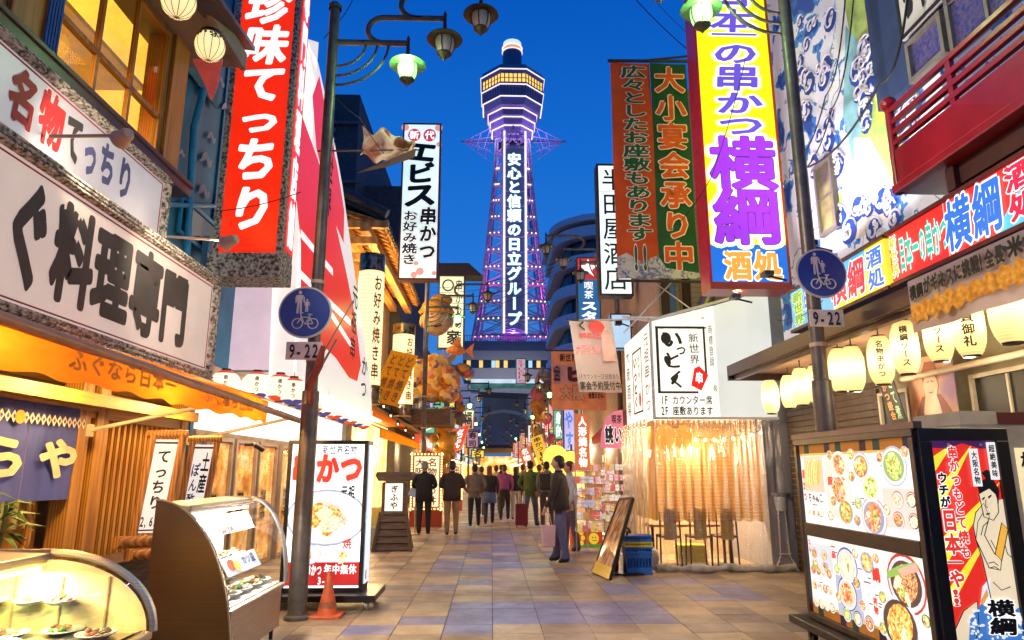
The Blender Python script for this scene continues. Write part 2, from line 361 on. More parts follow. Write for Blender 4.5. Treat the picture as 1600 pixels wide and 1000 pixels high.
f2 = MB(SL[1]); f2.box(-4.1, 5.1, 45.9, 148, -.0118, 0); put(f2, 'far_pavement', kind='structure')
# round drain cover and kerb gutter at the left
dr = MB(mat('cast_iron_cover', (.05,.05,.05), rough=.5, metal=.6, bump=.6, bscale=60)); dr.box(-3.3, -2.55, 4.3, 9, .0018, .006); put(dr, 'gutter_grating', pavement)
# ================================================================== LEFT: fugu restaurant
rest = thing('restaurant_building', 'timber fugu restaurant at the left edge with glowing upstairs windows above its big signs', 'building', (-3.7, 6, 0))
PLASTER = mat('dark_plaster', (.10,.075,.055), rough=.8, bump=.3)
w = MB(PLASTER); w.box(-9, -3.95, -2, 9.0, 2.9, at(290, 284, x=-3.42).z-.05); w.box(-9, -3.95, 7.32, 9.0, at(290, 284, x=-3.42).z-.05, 12); w.box(-9, -3.95, -2, 7.32, 7.6, 12); w.box(-9, -6, -2, 7.32, at(290, 284, x=-3.42).z-.05, 7.6); put(w, 'upper_wall', rest)
w = MB(mat('interior_timber_wall', (.24,.11,.035), rough=.6, var=.3)); w.box(-9, -4.4, -2, 9.0, 0, 2.9); put(w, 'lower_wall', rest)
fs = FL(-3.42, (0, 12), (290, 300), (290, 282))
w = MB(BROWNBEAM)
za = at(290, 302, x=-3.42).z; zb = at(290, 284, x=-3.42).z
w.box(-4.0, -3.42, 1.5, 7.35, za, zb); w.box(-4.0, -3.40, 1.5, 7.37, zb-.02, zb+.03); put(w, 'sill_beam', rest, bevel=.01)
# upstairs windows: frames, panes
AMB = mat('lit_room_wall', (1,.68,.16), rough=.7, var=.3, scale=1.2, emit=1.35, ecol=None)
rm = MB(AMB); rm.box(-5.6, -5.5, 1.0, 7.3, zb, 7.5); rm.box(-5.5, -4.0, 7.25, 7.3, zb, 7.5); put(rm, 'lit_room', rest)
rm = MB(glow('ceiling_light_panel', (1,.93,.75), 3)); rm.box(-4.9, -4.4, 4.1, 4.6, 5.62, 5.68); rm.box(-4.9, -4.4, 5.9, 6.3, 5.0, 5.06); put(rm, 'ceiling_light', rest)
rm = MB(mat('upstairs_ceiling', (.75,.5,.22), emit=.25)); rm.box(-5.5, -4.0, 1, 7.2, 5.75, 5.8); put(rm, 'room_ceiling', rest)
def window(y0, y1, z0, z1, x, root, frame_m, nm, cols, row=None, fw=.09, glassm=None):
    m = MB(frame_m); m.box(x-.08, x, y0, y0+fw, z0, z1); m.box(x-.08, x, y1-fw, y1, z0, z1); m.box(x-.079, x-.001, y0+fw, y1-fw, z0, z0+fw*.8); m.box(x-.079, x-.001, y0+fw, y1-fw, z1-fw*.8, z1)
    fr = put(m, 'window', root, bevel=.004)
    ww = (y1-y0-2*fw)/cols; zz = [(z0+fw*.8, z1-fw*.8)] if not row else [(z0+fw*.8, row-.025), (row+.025, z1-fw*.8)]
    if row: m = MB(frame_m); m.box(x-.065, x-.01, y0+fw, y1-fw, row-.025, row+.025); put(m, 'transom_bar', fr)
    for a, b in zz:
        for c in range(cols):
            ya = y0+fw+ww*c
            if c: m = MB(frame_m); m.box(x-.06, x-.015, ya-.022, ya+.022, a, b); put(m, 'glazing_bar', fr)
            m = MB(glassm or CLEAR); m.box(x-.044, x-.038, ya+(.022 if c else 0), ya+ww-(.022 if c < cols-1 else 0), a, b); put(m, 'pane', fr)
AMBG = ramp_mat('amber_lit_glass', 'noise', [(.3, (.9,.32,.02)), (.5, (1,.52,.05)), (.7, (1,.78,.28))], scale=1.1, emit=.85, rough=.15, samp=True)
UW = ramp_mat('golden_window_timber', 'wave', [(0, (.16,.07,.015)), (1, (.36,.17,.03))], scale=2, rough=.45, stretch=(6,6,.5))
def winz(px, py, x): p = at(px, py, x=x); return p.y, p.z
yA0, yA1 = at(160, 120, x=-3.62).y, at(262, 290, x=-3.62).y
window(5.05, 6.95, zb+.03, 6.3, -3.62, rest, UW, 'w', 3, row=5.25, glassm=glass('warm_glass', (1,.9,.6), .06))
window(2.5, 4.55, zb+.03, 6.8, -3.62, rest, UW, 'w', 4, glassm=glass('warm_glass', (1,.9,.6), .06))
c = MB(UW); c.box(-3.9, -3.58, 4.56, 5.04, zb+.03, 6.9); put(c, 'corner_post', rest, bevel=.01); c = MB(UW); c.box(-3.9, -3.58, 6.96, 7.3, zb+.03, 6.9); put(c, 'corner_post', rest, bevel=.01)
c = MB(mat('blue_striped_blind', (.02,.12,.35), rough=.5)); 
for i in range(5): c.tube([(-3.55, 4.9+i*.035, zb+.05), (-3.55, 4.9+i*.035, 6.9)], .013, n=6)
put(c, 'blue_pipe', rest)
sf = MB(mat('soffit_board', (.20,.17,.14), rough=.6)); sf.box(-4.0, -3.05, 1, 7.6, 6.32, 6.4); sf.box(-3.1, -3.04, 1, 7.6, 6.28, 6.5); put(sf, 'eave_soffit', rest)
lamp('ceiling_lamp', 'AREA', (-4.7, 4.8, 5.5), 90, WARM, rest, (1.2, 3), rot=(0, R(0), 0))
# the two framed signboards
def framed_sign(root_name, label, F, fw, faceM, depth=.30, line=None, group=None):
    t = thing(root_name, label, 'sign', F.p(.5, 0, -depth/2), group)
    m = MB(faceM); a, b = fw/F.W, fw/F.H; F.box(m, a*.95, b*.95, 1-a*.95, 1-b*.95, -depth, 0); put(m, 'sign_face', t)
    for k, nm in enumerate(('bottom', 'top', 'near', 'far')):
        m = MB(GRANITE); m.smooth = False
        if k < 2:
            b0 = 0 if k == 0 else 1-b
            F.box(m, 0, b0, 1, b0+b, -depth, .035); 
            for q in range(3): F.box(m, -.002, b0+b*(.08+.32*q), 1.002, b0+b*(.08+.32*q+.2), -depth-.01, .06-.008*q)
        else:
            a0 = 0 if k == 2 else 1-a
            F.box(m, a0, b, a0+a, 1-b, -depth, .034)
            for q in range(2): F.box(m, a0+a*(.12+.42*q), b, a0+a*(.12+.42*q+.28), 1-b, -depth-.009, .055)
        put(m, 'carved_frame', t, bevel=.008)
    if line:
        m = MB(line); e1, e2 = fw*1.22, .012
        for (p, q, r, s) in ((e1/F.W, e1/F.H, 1-e1/F.W, (e1+e2)/F.H), (e1/F.W, 1-(e1+e2)/F.H, 1-e1/F.W, 1-e1/F.H), (e1/F.W, e1/F.H, (e1+e2)/F.W, 1-e1/F.H), (1-(e1+e2)/F.W, e1/F.H, 1-e1/F.W, 1-e1/F.H)):
            F.box(m, p, q, r, s, 0, .004)
        put(m, 'border_line', t)
    return t
CREAM = glow('cream_sign_panel', (.82,.66,.58), .52)
CREAM2 = glow('pale_grey_sign_panel', (.68,.64,.68), .45)
DRED = mat('crimson_line', (.30,.01,.03), rough=.5)
F1 = FL(-3.2, (-90, 482), (326, 592), (326, 424))
s1 = framed_sign('shop_sign', 'big cream signboard in a carved stone frame with black brush letters above the orange awning', F1, .115, CREAM, line=DRED)
def brush(F, text, x0, x1, m, root, b0=.2, b1=.82, off=.045, n=None, **k):
    pass
ya = [(-70,-8), (0,72), (80,148), (148,208), (210,258), (258,302)]
LIV = mat('charcoal_brush_ink', (.035,.03,.03), rough=.5, var=.3)
for ch, (pa, pb) in zip('ふぐ料理専門', ya):
    a, b = (at(pa, 400, x=-3.2).y-F1.O.y)/F1.W, (at(pb, 400, x=-3.2).y-F1.O.y)/F1.W
    letters(F1, ch, a, .2, b, .83, LIV, s1, off=.052, d=.006, jit=.04, fill=1.0)
F2 = FL(-3.42, (-85, 172), (256, 345), (256, 292))
z_ = at(256, 288, x=-3.42).z; F2.H = z_ - F2.O.z + .28; F2.O.z -= .18
s2 = framed_sign('shop_sign', 'slimmer pale signboard with two red and four navy letters under the lit windows', F2, .085, CREAM2, depth=.25, line=DRED)
RINK = mat('red_brush_ink', (.40,.015,.02), rough=.5)
NINK = mat('slate_navy_brush_ink', (.07,.08,.20), rough=.5, var=.3)
for ch, (pa, pb), mt_ in zip('名物てっちり', [(-8,46), (48,92), (94,124), (126,152), (153,182), (184,212)], [RINK]*2+[mat('charcoal_brush_ink', (0,0,0))]+[NINK]*3):
    a, b = (at(pa, 250, x=-3.42).y-F2.O.y)/F2.W, (at(pb, 250, x=-3.42).y-F2.O.y)/F2.W
    letters(F2, ch, a, .28 if ch != 'っ' else .26, b, .84 if ch != 'っ' else .8, mt_, s2, off=.045, jit=.05, outl=[(.065, WHITEP)] if mt_ is RINK else ())
# spotlights on arms lighting the signs
BEIGE = mat('beige_painted_tube', (.55,.40,.30), rough=.45, var=.15)
def sign_spot(label, base, tip, target):
    t = thing('sign_spotlight', label, 'spotlight', base)
    m = MB(BEIGE); m.tube([base, tip], .014, n=10); put(m, 'arm', t)
    d = (V(target)-V(tip)).normalized(); M = d.to_track_quat('Z', 'Y').to_matrix()
    m = MB(BEIGE); m.lathe([(.0,-.06), (.035,-.06), (.05,-.03), (.058,.05), (.075,.085), (.07,.085), (.05,.05)], tip, 20, M=M); put(m, 'lamp_head', t)
    m = MB(glow('halogen_glass', (1,.72,.35), 6)); m.lathe([(.052,.06), (.03,.068), (0,.07)], tip, 16, M=M); put(m, 'bulb', t)
    lamp('spot_lamp', 'SPOT', V(tip)+d*.1, 26, SOFT, t, .04, rot=d.to_track_quat('-Z', 'Y').to_euler(), spot=125)
sign_spot('beige spotlight on a long arm in front of the slimmer pale signboard', at(78, 213, x=-3.36), at(196, 212, x=-2.75), at(120, 270, x=-3.42))
sign_spot('beige spotlight whose arm sticks out below the red vertical sign', at(262, 370, x=-3.22), at(362, 376, x=-2.45), (-3.2, 6.5, 3.4))
# orange awning: roller tube, canopy sheet, hanging valance
aw = thing('awning', 'orange canvas awning with a faded lettered valance over the restaurant front', 'awning', (-2.6, 5.5, 2.0))
ORC = cloth(ramp_mat('orange_canvas', 'noise', [(.3, (.86,.20,.01)), (.6, (1,.30,.015)), (.75, (1,.42,.04))], scale=2.5, rough=.7, stretch=(1,.5,2)), .55)
xv = -2.42
yN, yF = 2.2, 7.55
m = MB(ORC)
zt = 2.235
def valance(u, v):
    y = yN+(yF-yN)*u; return V((xv + .012*math.sin(y*9)*(1-v) + .02*math.sin(y*3.1), y, zt-.235*(1-v) + (.012*math.sin(y*14) if v == 0 else 0)))
m.grid(valance, 90, 4); put(m, 'valance', aw)
m = MB(ORC); m.grid(lambda u, v: V((xv+(-3.35-xv)*v, yN+(yF-yN)*u, zt+.02+.24*v-.03*math.sin(v*math.pi))), 30, 6); put(m, 'canopy', aw)
m = MB(mat('roller_tube_paint', (.42,.22,.13), rough=.35, metal=.3)); m.tube([(xv, 2.0, zt+.03), (xv, 9.0, zt-.16+.03)], .036, n=12)
put(m, 'front_bar', aw)
m = MB(mat('bolt_head', (.6,.35,.12), metal=.8, rough=.3))
for i in range(22): m.ball((xv+.012, 2.6+i*.235, zt-.02), .008, n=6, m=4)
put(m, 'eyelets', aw, kind='stuff')
FV = Face((xv+.02, 3.4, 2.04), (0,1,0), (0,0,1), 4.0, .16)
FADE = mat('faded_letter_print', (.62,.20,.02), rough=.7)
letters(FV, 'ふぐなら日本一', .12, .05, .46, .95, FADE, aw, off=.03, vert=False, d=.012); letters(FV, 'ふぐなら日本一', .58, .05, .94, .95, FADE, aw, off=.03, vert=False, d=.012)
for (yy, xo) in ((5.95, -3.4), (8.0, -3.45)):
    m = MB(mat('cream_strut_paint', (.62,.52,.40), rough=.4)); m.tube([(xo, yy, 1.83), (xv+.03, yy+.35, 2.12)], .018, n=8); m.cbox((xo, yy, 1.83), (.03,.06,.1)); put(m, 'strut', aw)
# wooden shingle eave
eave = thing('wooden_eave', 'stepped wooden shingle eave under the orange awning', 'eave', (-3.2, 5, 2.2))
m = MB(WOODH); m.box(-3.34, -3.26, 1, 7.75, 2.02, 2.12); m.box(-3.75, -3.30, 1, 7.75, 2.24, 2.27); put(m, 'fascia_beam', eave)
shp = None
for i in range(22):
    y = 2.0+i*.262
    if shp is None:
        b = MB(ramp_mat('yellow_shingle', 'wave', [(0, (.42,.22,.06)), (1, (.68,.40,.13))], scale=3, stretch=(.6,6,6), rough=.6))
        b.hexa([V((0,0,0)), V((.34,0,-.11)), V((.34,.25,-.11)), V((0,.25,0)), V((0,0,.03)), V((.34,0,-.085)), V((.34,.25,-.055)), V((0,.25,.03))]); shp = put(b, 'shingle', eave, base=(0,0,0)); o = shp
    else: o = shp.copy(); COL.objects.link(o)
    o.location = V((-3.36, y, 2.30))-V(eave.location)
    o2 = shp.copy(); COL.objects.link(o2); o2.location = V((-3.58, y+.1, 2.37))-V(eave.location)
# timber shopfront
front = thing('timber_shopfront', 'amber cedar shopfront with lattice and sliding door behind the blue curtain', 'shopfront', (-3.6, 5, 0))
for y in (3.3, 5.95, 6.22, 7.9): m = MB(WOOD); m.box(-3.66, -3.5, y, y+.17, 0, 2.25); put(m, 'post', front, bevel=.006)
m = MB(WOODH); m.box(-3.65, -3.52, 1.5, 8.0, 1.95, 2.12); put(m, 'lintel', front, bevel=.006)
m = MB(mat('bamboo_wall_strip', (.45,.24,.06), rough=.5, var=.3)); m.box(-3.92, -3.88, 6.4, 8, 0, 2.25); put(m, 'back_panel', front)
sl = None
for i in range(15):
    if sl is None: b = MB(WOOD); b.box(-.03, .03, -.022, .022, 0, 2.05); sl = put(b, 'lattice_slat', front, base=(0,0,0)); o = sl
    else: o = sl.copy(); COL.objects.link(o)
    o.location = V((-3.6, 6.42+i*.105, .05))-V(front.location)
d = MB(WOOD)
dr = thing('sliding_door', 'cedar sliding door with dark glass beside the blue curtain', 'door', (-3.7, 5.2, 0))
m = MB(WOOD); m.box(-3.75, -3.70, 4.55, 5.9, 0, 1.05); put(m, 'door_panel', dr, bevel=.004)
for (a, b) in ((4.6, 4.95), (4.99, 5.38), (5.42, 5.82)): m = MB(ramp_mat('door_field', 'wave', [(0, (.35,.14,.035)), (1, (.5,.23,.07))], scale=2, stretch=(6,6,.5))); m.box(-3.70, -3.69, a, b, .12, .7); put(m, 'door_field', dr, bevel=.003)
m = MB(WOOD); m.box(-3.75, -3.70, 4.55, 5.9, 1.8, 1.95)
for i in range(10): m.box(-3.74, -3.705, 4.55+i*.145, 4.58+i*.145, 1.05, 1.8)
put(m, 'door_grille', dr)
m = MB(mat('warm_frosted_glass', (.75,.42,.10), emit=.55, var=.4, scale=2)); m.box(-3.78, -3.76, 4.5, 5.9, 1.05, 1.8); put(m, 'door_glass', dr)
m = MB(WOOD); m.tube([(-3.66, 5.62, .75), (-3.62, 5.68, .95), (-3.62, 5.68, 1.1), (-3.66, 5.62, 1.3)], .025, n=8); put(m, 'pull_handle', dr)
for i, (yy, e_) in enumerate(((3.3, 45), (5.2, 60), (7.0, 55))):
    t = thing('eave_lamp', ('warm tube lamp under the eave above the blue curtain', 'warm tube lamp under the eave above the sliding door', 'warm tube lamp under the eave above the leaning price boards')[i], 'lamp', (-3.0, yy, 2.3), 'tube lamps under the restaurant eave')
    m = MB(glow('warm_tube', (1,.7,.35), 5)); m.tube([(-3.0, yy-.3, 2.3), (-3.0, yy+.3, 2.3)], .016, n=8); put(m, 'tube', t)
    lamp('tube_light', 'POINT', (-3.0, yy, 2.2), e_*.8, WARM, t, .12)
# blue noren curtain
nor = thing('noren_curtain', 'blue door curtain with cream brush letters and an orange-dotted chain border', 'curtain', (-3.52, 5.2, 1.3))
NB = cloth(ramp_mat('indigo_cloth', 'noise', [(.3, (.08,.13,.60)), (.7, (.13,.19,.78))], scale=2, rough=.85, stretch=(1,3,.6)), .3)
y0, y1, zb_, zt_ = 3.3, 6.02, 1.27, 2.02
def ncl(u, v): y = y0+(y1-y0)*u; return V((-3.50 + .022*math.sin(y*11+1)*(1.2-v) + .008*math.sin(y*29), y, zb_+(zt_-zb_)*v))
for k in range(4):
    m = MB(NB); a = k/4; m.grid(lambda u, v: ncl(a+u*.2475, v), 16, 8); put(m, 'cloth_panel', nor)
m = MB(mat('bamboo_pole', (.55,.30,.08), rough=.4)); m.tube([(-3.5, 3.1, 2.03), (-3.5, 6.2, 2.03)], .022, n=10); m.ball((-3.5, 6.22, 2.03), .03); put(m, 'rod', nor)
FN = Face((-3.465, y0, zb_), (0,1,0), (0,0,1), y1-y0, zt_-zb_)
CRI = mat('cream_cloth_print', (.85,.75,.52), rough=.8)
for ch, a in zip('てぼらや', (-.02, .30, .54, .775)): letters(FN, ch, a, .2, a+.2, .66, CRI, nor, off=.05, jit=.02)
m = MB(CRI)
for i in range(40):
    a = .02+i*.0245; F = FN
    m.add([F.p(a-.012,.82,.004), F.p(a,.88,.004), F.p(a+.012,.82,.004), F.p(a,.76,.004)], [(0,1,2,3)]); m.use(NB); m.add([F.p(a-.006,.82,.006), F.p(a,.85,.006), F.p(a+.006,.82,.006), F.p(a,.79,.006)], [(0,1,2,3)]); m.use(CRI)
put(m, 'chain_border', nor)
m = MB(mat('orange_cloth_print', (.8,.30,.03)))
for a in (.27, .49, .68): m = MB(mat('orange_cloth_print', (.8,.30,.03))); FN.disc(m, a, .82, .055, .05, .008); put(m, 'border_crest', nor)
# leaning price boards in log frames
LOG = ramp_mat('peeled_log', 'wave', [(0, (.34,.14,.035)), (.6, (.50,.24,.07)), (1, (.62,.34,.11))], scale=3, stretch=(4,4,1), rough=.55, bump=.2)
def priceboard(label, pl, pr, ptop, dist, texts, grp):
    F = FY(dist, pl, pr, ptop); F.V = V((.10, -.02, 1)).normalized(); F.U = V((1,.35,0)).normalized(); F.n = F.U.cross(F.V)
    t = thing('price_board', label, 'sign board', F.p(.5, 0, 0), grp)
    m = MB(glow('price_paper', (1,.93,.86), .75)); F.box(m, 0, 0, 1, 1, -.03, 0); put(m, 'paper_panel', t)
    for a in (-.09, 1.09): m = MB(LOG); m.tube([F.p(a,-.06,-.01), F.p(a,1.05,-.01)], [.034,.03], n=10); put(m, 'log_post', t)
    m = MB(LOG); m.tube([F.p(-.35,1.06,-.01), F.p(1.3,1.07,-.01)], .033, n=10); put(m, 'log_rail', t)
    m = MB(mat('red_print', (.55,.02,.02))); F.box(m, .03, .955, .97, .975, 0, .003); F.box(m, .03, .02, .97, .035, 0, .003); put(m, 'red_rule', t)
    for tx, a0, b0, a1, b1, mm, v in texts: letters(F, tx, a0, b0, a1, b1, mm, t, off=.025, vert=v, jit=.03)
    return t
priceboard('price board in a log frame with four black brush letters and a red price', (212, 838), (250, 828), 686, 6.2, [('てっちり', .2, .24, .8, .9, INK, True), ('2,650', .06, .06, .94, .18, mat('red_print', (0,0,0)), False)], 'leaning price boards')
priceboard('further price board in a log frame with blue and red brush letters', (276, 842), (308, 832), 694, 6.95, [('ぽん酢', .08, .3, .5, .8, mat('navy_print', (.03,.05,.25)), True), ('土産', .5, .45, .92, .92, mat('red_print', (0,0,0)), True)], 'leaning price boards')
t = thing('log_rack', 'stacked peeled logs lying below the price boards', 'logs', (-3.2, 6.5, 0))
for i, (p, q) in enumerate((((180,848), (300,842)), ((200,868), (305,862)))): m = MB(LOG); a, b = at(*p, y=6.0+.1*i), at(*q, y=6.9); m.tube([a, b], .05, n=12); put(m, 'log', t)
m = MB(DWOOD); m.box(-3.5, -3.1, 5.9, 7.3, 0, .75); put(m, 'rack_body', t, bevel=.01)
# potted leaves at the far left
pl = thing('potted_plant', 'green bamboo-leaf plant between the curtain and the near food case', 'plant', (-3.3, 5.0, 0))
LEAF = mat('leaf_green', (.10,.24,.04), rough=.45, var=.4, scale=9)
for i in range(26):
    rr = random.Random(i); a = rr.uniform(0, 6.28); L = rr.uniform(.16,.32); up = rr.uniform(-.3,.7); c = V((-3.2+rr.uniform(-.06,.06), 4.75+rr.uniform(-.12,.12), 1.10+rr.uniform(-.05,.22)))
    d = V((math.cos(a), math.sin(a), up)).normalized(); s_ = d.cross(V((0,0,1))).normalized()*.022
    m = MB(LEAF); q = [c, c+d*L*.4+s_, c+d*L*.9-V((0,0,L*.25)), c+d*L*.4-s_, c+d*L*.45+V((0,0,.01))]; m.add(q, [(0,1,4), (1,2,4), (2,3,4), (3,0,4)]); put(m, 'leaf', pl)
m = MB(mat('plant_stem', (.10,.14,.04))); m.tube([(-3.2,4.75,.5), (-3.2,4.76,1.3)], .012, n=6); put(m, 'stem', pl)
m = MB(mat('brown_glazed_pot', (.12,.06,.03), rough=.3)); m.lathe([(.0,.0), (.10,0), (.14,.25), (.15,.5), (.13,.5)], (-3.2,4.75,.0), 20); put(m, 'pot', pl)
# ------------------------------------------------------------------ glass food cases
PLATE = mat('white_china', (.8,.8,.78), rough=.2)
FOODS = [mat('food_%s' % n, c, rough=.45, var=.35, scale=40, bump=.4) for n, c in (('cream', (.8,.68,.42)), ('gold', (.72,.40,.10)), ('green', (.12,.30,.05)), ('red', (.55,.08,.04)), ('brown', (.30,.14,.05)), ('white', (.85,.82,.75)))]
def food_plate(c, r, seed, label, grp):
    rr = random.Random(seed); t = thing('food_plate', label, 'plate', c, grp); c = V(c)
    m = MB(PLATE); m.lathe([(0,0), (r*.6,0), (r,.022), (r*.97,.026), (r*.6,.008), (0,.008)], c, 20); put(m, 'plate', t)
    m = MB()
    for k in range(14):
        m.use(rr.choice(FOODS)); a = rr.uniform(0,6.28); q = rr.uniform(0,.6)*r; s_ = r*rr.uniform(.14,.3); M = Matrix.Rotation(rr.uniform(0,3), 3, 'Z')
        m.ball(c+V((math.cos(a)*q, math.sin(a)*q, .012+rr.uniform(0,.03))), s_, s_*.6, s_*.45, n=8, m=5, M=M)
    put(m, 'food', t)
def arc(x0, x1, z0, z1, n=12, p0=0.0):      # quarter ellipse from the top back (x0,z1) to the front bottom (x1,z0)
    return [(x0+(x1-x0)*math.sin(R(90)*k/n), z0+(z1-z0)*math.cos(R(90)*k/n)) for k in range(n+1)]
def food_case(label, xb, xf, ya_, yb_, zg, zt, endmat, intm, energy, lcol, grp, endleft=True, tw=.22):
    t = thing('food_display_case', label, 'display case', ((xb+xf)/2, (ya_+yb_)/2, 0), grp)
    m = MB(STEEL); m.box(xb+.02, xf-.03, ya_+.03, yb_-.03, .1, zg-.04); m.box(xb, xf, ya_+.02, yb_-.02, zg-.04, zg); put(m, 'base_cabinet', t, bevel=.008)
    m = MB(intm); m.box(xb+.01, xb+.03, ya_+.03, yb_-.03, zg, zt-.07); m.box(xb+.03, xf-.05, ya_+.04, yb_-.04, zg, zg+.01); put(m, 'inner_lining', t)
    A = arc(xb+tw, xf, zg, zt)
    m = MB(CASEG); m.grid(lambda u, v: V((A[round(v*12)][0], ya_+.04+(yb_-ya_-.08)*u, A[round(v*12)][1])), 1, 12); put(m, 'curved_glass', t)
    for y in ((yb_,) if endmat else (ya_, yb_)):
        m = MB(STEEL); m.tube([(x, y-.02, z) for x, z in A], .022, n=8); m.box(xb, xb+tw, y-.04, y, zt-.03, zt+.02); put(m, 'curved_frame', t)
        m = MB(CASEG); m.add([V((xb+tw, y-.02, zg))]+[V((x, y-.02, z)) for x, z in A], [tuple(range(14))]); put(m, 'end_glass', t)
    if endmat:
        A2 = arc(xb, xf+.03, 0, zt+.04, 18); m = MB(endmat); m.prism([V((xb, ya_, 0.02))]+[V((x, ya_, max(z,.02))) for x, z in A2], (0,.04,0)); put(m, 'end_panel', t); m = MB(STEEL); m.tube([V((x, ya_-.004, max(z,.02))) for x, z in A2], .009, n=6); put(m, 'edge_trim', t)
    m = MB(STEEL); m.hexa([V((xb,ya_+.02,zt-.05)), V((xb+tw,ya_+.02,zt-.05)), V((xb+tw,yb_-.02,zt-.05)), V((xb,yb_-.02,zt-.05)), V((xb,ya_+.02,zt+.02)), V((xb+tw,ya_+.02,zt)), V((xb+tw,yb_-.02,zt)), V((xb,yb_-.02,zt+.02))]); put(m, 'top_cover', t, bevel=.01)
    m = MB(glow('case_tube_'+grp[:3]+label[:3], lcol, 5)); m.tube([(xb+tw-.02, ya_+.08, zt-.075), (xb+tw-.02, yb_-.08, zt-.075)], .012, n=8); put(m, 'tube_light', t)
    lamp('case_light', 'AREA', (xb+tw+.02, (ya_+yb_)/2, zt-.09), energy, lcol, t, (.15, yb_-ya_-.2))
    for z in (zg+(zt-zg)*.36,): m = MB(glass('shelf_glass', (.95,1,.97), .1)); m.box(xb+.03, xb+.03+(xf-xb)*.62, ya_+.05, yb_-.05, z, z+.008); put(m, 'shelf', t)
    for x in (xb+.1, xf-.08):
        for y in (ya_+.1, yb_-.1): m = MB(BLACK); m.tube([(x,y,0), (x,y,.11)], .018, n=8); put(m, 'foot', t)
    return t
GOLDIN = mat('cream_lit_lining', (.9,.72,.36), rough=.5)
food_case('near glass food case glowing yellow, cut off by the lower left corner', -2.95, -1.85, 2.75, 4.1, .64, 1.05, None, GOLDIN, 18, (1,.78,.34), 'glass food cases', tw=.5)
for yy in (3.1, 3.75): lamp('case_light', 'POINT', (-2.5, yy, .97), 5, (1,.80,.36), bpy.data.objects['food_display_case'], .05)
BRONZE = ramp_mat('bronze_tinted_steel', 'noise', [(.3, (.47,.37,.23)), (.7, (.52,.42,.27))], scale=1.2, rough=.27, metal=1, stretch=(1,1,60))
_t = bpy.data.objects['food_display_case']; _A = arc(-2.45, -1.87, .65, 1.02)
m = MB(GOLDIN); m.add([V((-2.94, 4.04, .65)), V((-2.94, 4.04, 1.0))]+[V((x, 4.04, z)) for x, z in _A], [tuple(range(15))]); put(m, 'inner_end_panel', _t)
for _k in range(4): m = MB(mat('panel_seam', (.45,.32,.12))); m.box(-2.85+_k*.25, -2.84+_k*.25, 4.03, 4.036, .66, .93); put(m, 'panel_seam', _t)
m = MB(STEEL); m.box(-2.94, -1.9, 2.9, 3.98, .635, .652); put(m, 'steel_tray', _t)
m = MB(glass('shelf_glass', (.95,1,.97), .1)); m.box(-2.9, -2.15, 3.0, 4.03, .786, .794); put(m, 'upper_shelf', _t)
cB = food_case('second glass food case with a bronze end panel and red logo', -2.55, -1.92, 5.45, 6.85, .48, 1.24, BRONZE, mat('white_lining', (.8,.78,.72)), 30, (1,.90,.72), 'glass food cases', tw=.26)
for i, y in enumerate((3.0, 3.25, 3.5, 3.72, 3.93)):
    food_plate(((-2.74,-2.50,-2.26,-2.04,-2.40)[i], (3.96,3.88,3.95,3.86,3.66)[i], .655), .10, i, ('plate of pale rolls', 'plate of herb-topped sashimi', 'small dish of white slices', 'plate with garnished fish', 'plate beside the glass end')[i]+' on the floor of the near food case', 'plates in the near food case')
for i, y in enumerate((3.1, 3.45, 3.8)):
    food_plate(((-2.66,-2.47,-2.30)[i], 3.96, .80), .075, i+20, ('leftmost plate', 'middle plate', 'rightmost plate')[i]+' on the upper shelf of the near food case', 'plates in the near food case')
for i, y in enumerate((5.68, 5.93, 6.18, 6.43, 6.68)):
    food_plate((-2.14, y, .51), .125, i+40, ('nearest tray', 'second tray from the bronze panel', 'middle tray', 'fourth tray from the bronze panel', 'farthest tray')[i]+' of fried skewers low in the second food case', 'trays in the second food case')
FB = Face((-2.22, 5.60, .98), (0,1,0), V((-.45,0,.8)), 1.15, .17)
t = thing('case_card', 'white card with a red emblem along the top of the second food case', 'card', (-2.6, 6.2, 1.0))
m = MB(glow('card_white', (1,1,1), .5)); FB.box(m, 0, 0, 1, 1, -.004, 0); put(m, 'card', t)
letters(FB, '昭和', .26, .02, .56, .98, glow('red_card_print', (.8,.02,.02), .6, samp=False), t, off=.06, vert=False); letters(FB, '旬の味', .55, .1, .85, .9, mat('navy_print', (0,0,0)), t, off=.02, vert=False)
for i in range(7):
    food_plate((-2.36, 5.62+i*.17, .755), .085, i+60, ('first','second','third','fourth','fifth','sixth','seventh')[i]+' dish from the bronze panel on the glass shelf of the second food case', 'dishes on the second case shelf')
for i in range(6):
    food_plate((-2.36, 5.64+i*.20, .50), .10, i+80, ('first','second','third','fourth','fifth','sixth')[i]+' back-row tray from the bronze panel in the second food case', 'back trays in the second food case')
t = thing('case_card', 'pale blue menu card with food pictures inside the second food case', 'card', (-2.5, 6.3, .8))
FB = Face((-2.10, 5.85, .66), (0,1,0), V((-.5,0,.8)), .8, .16); m = MB(glow('card_blue', (.75,.85,1), .5)); FB.box(m, 0, 0, 1, 1, -.004, 0); put(m, 'card', t)
letters(FB, 'カツ盛', .5, .3, .9, .9, mat('navy_print', (0,0,0)), t, off=.03, vert=False)
m = MB(FOODS[3]); FB.disc(m, .2, .55, .08, .05, .004); m.use(FOODS[1]); FB.disc(m, .33, .4, .07, .05, .006); put(m, 'food_print', t)
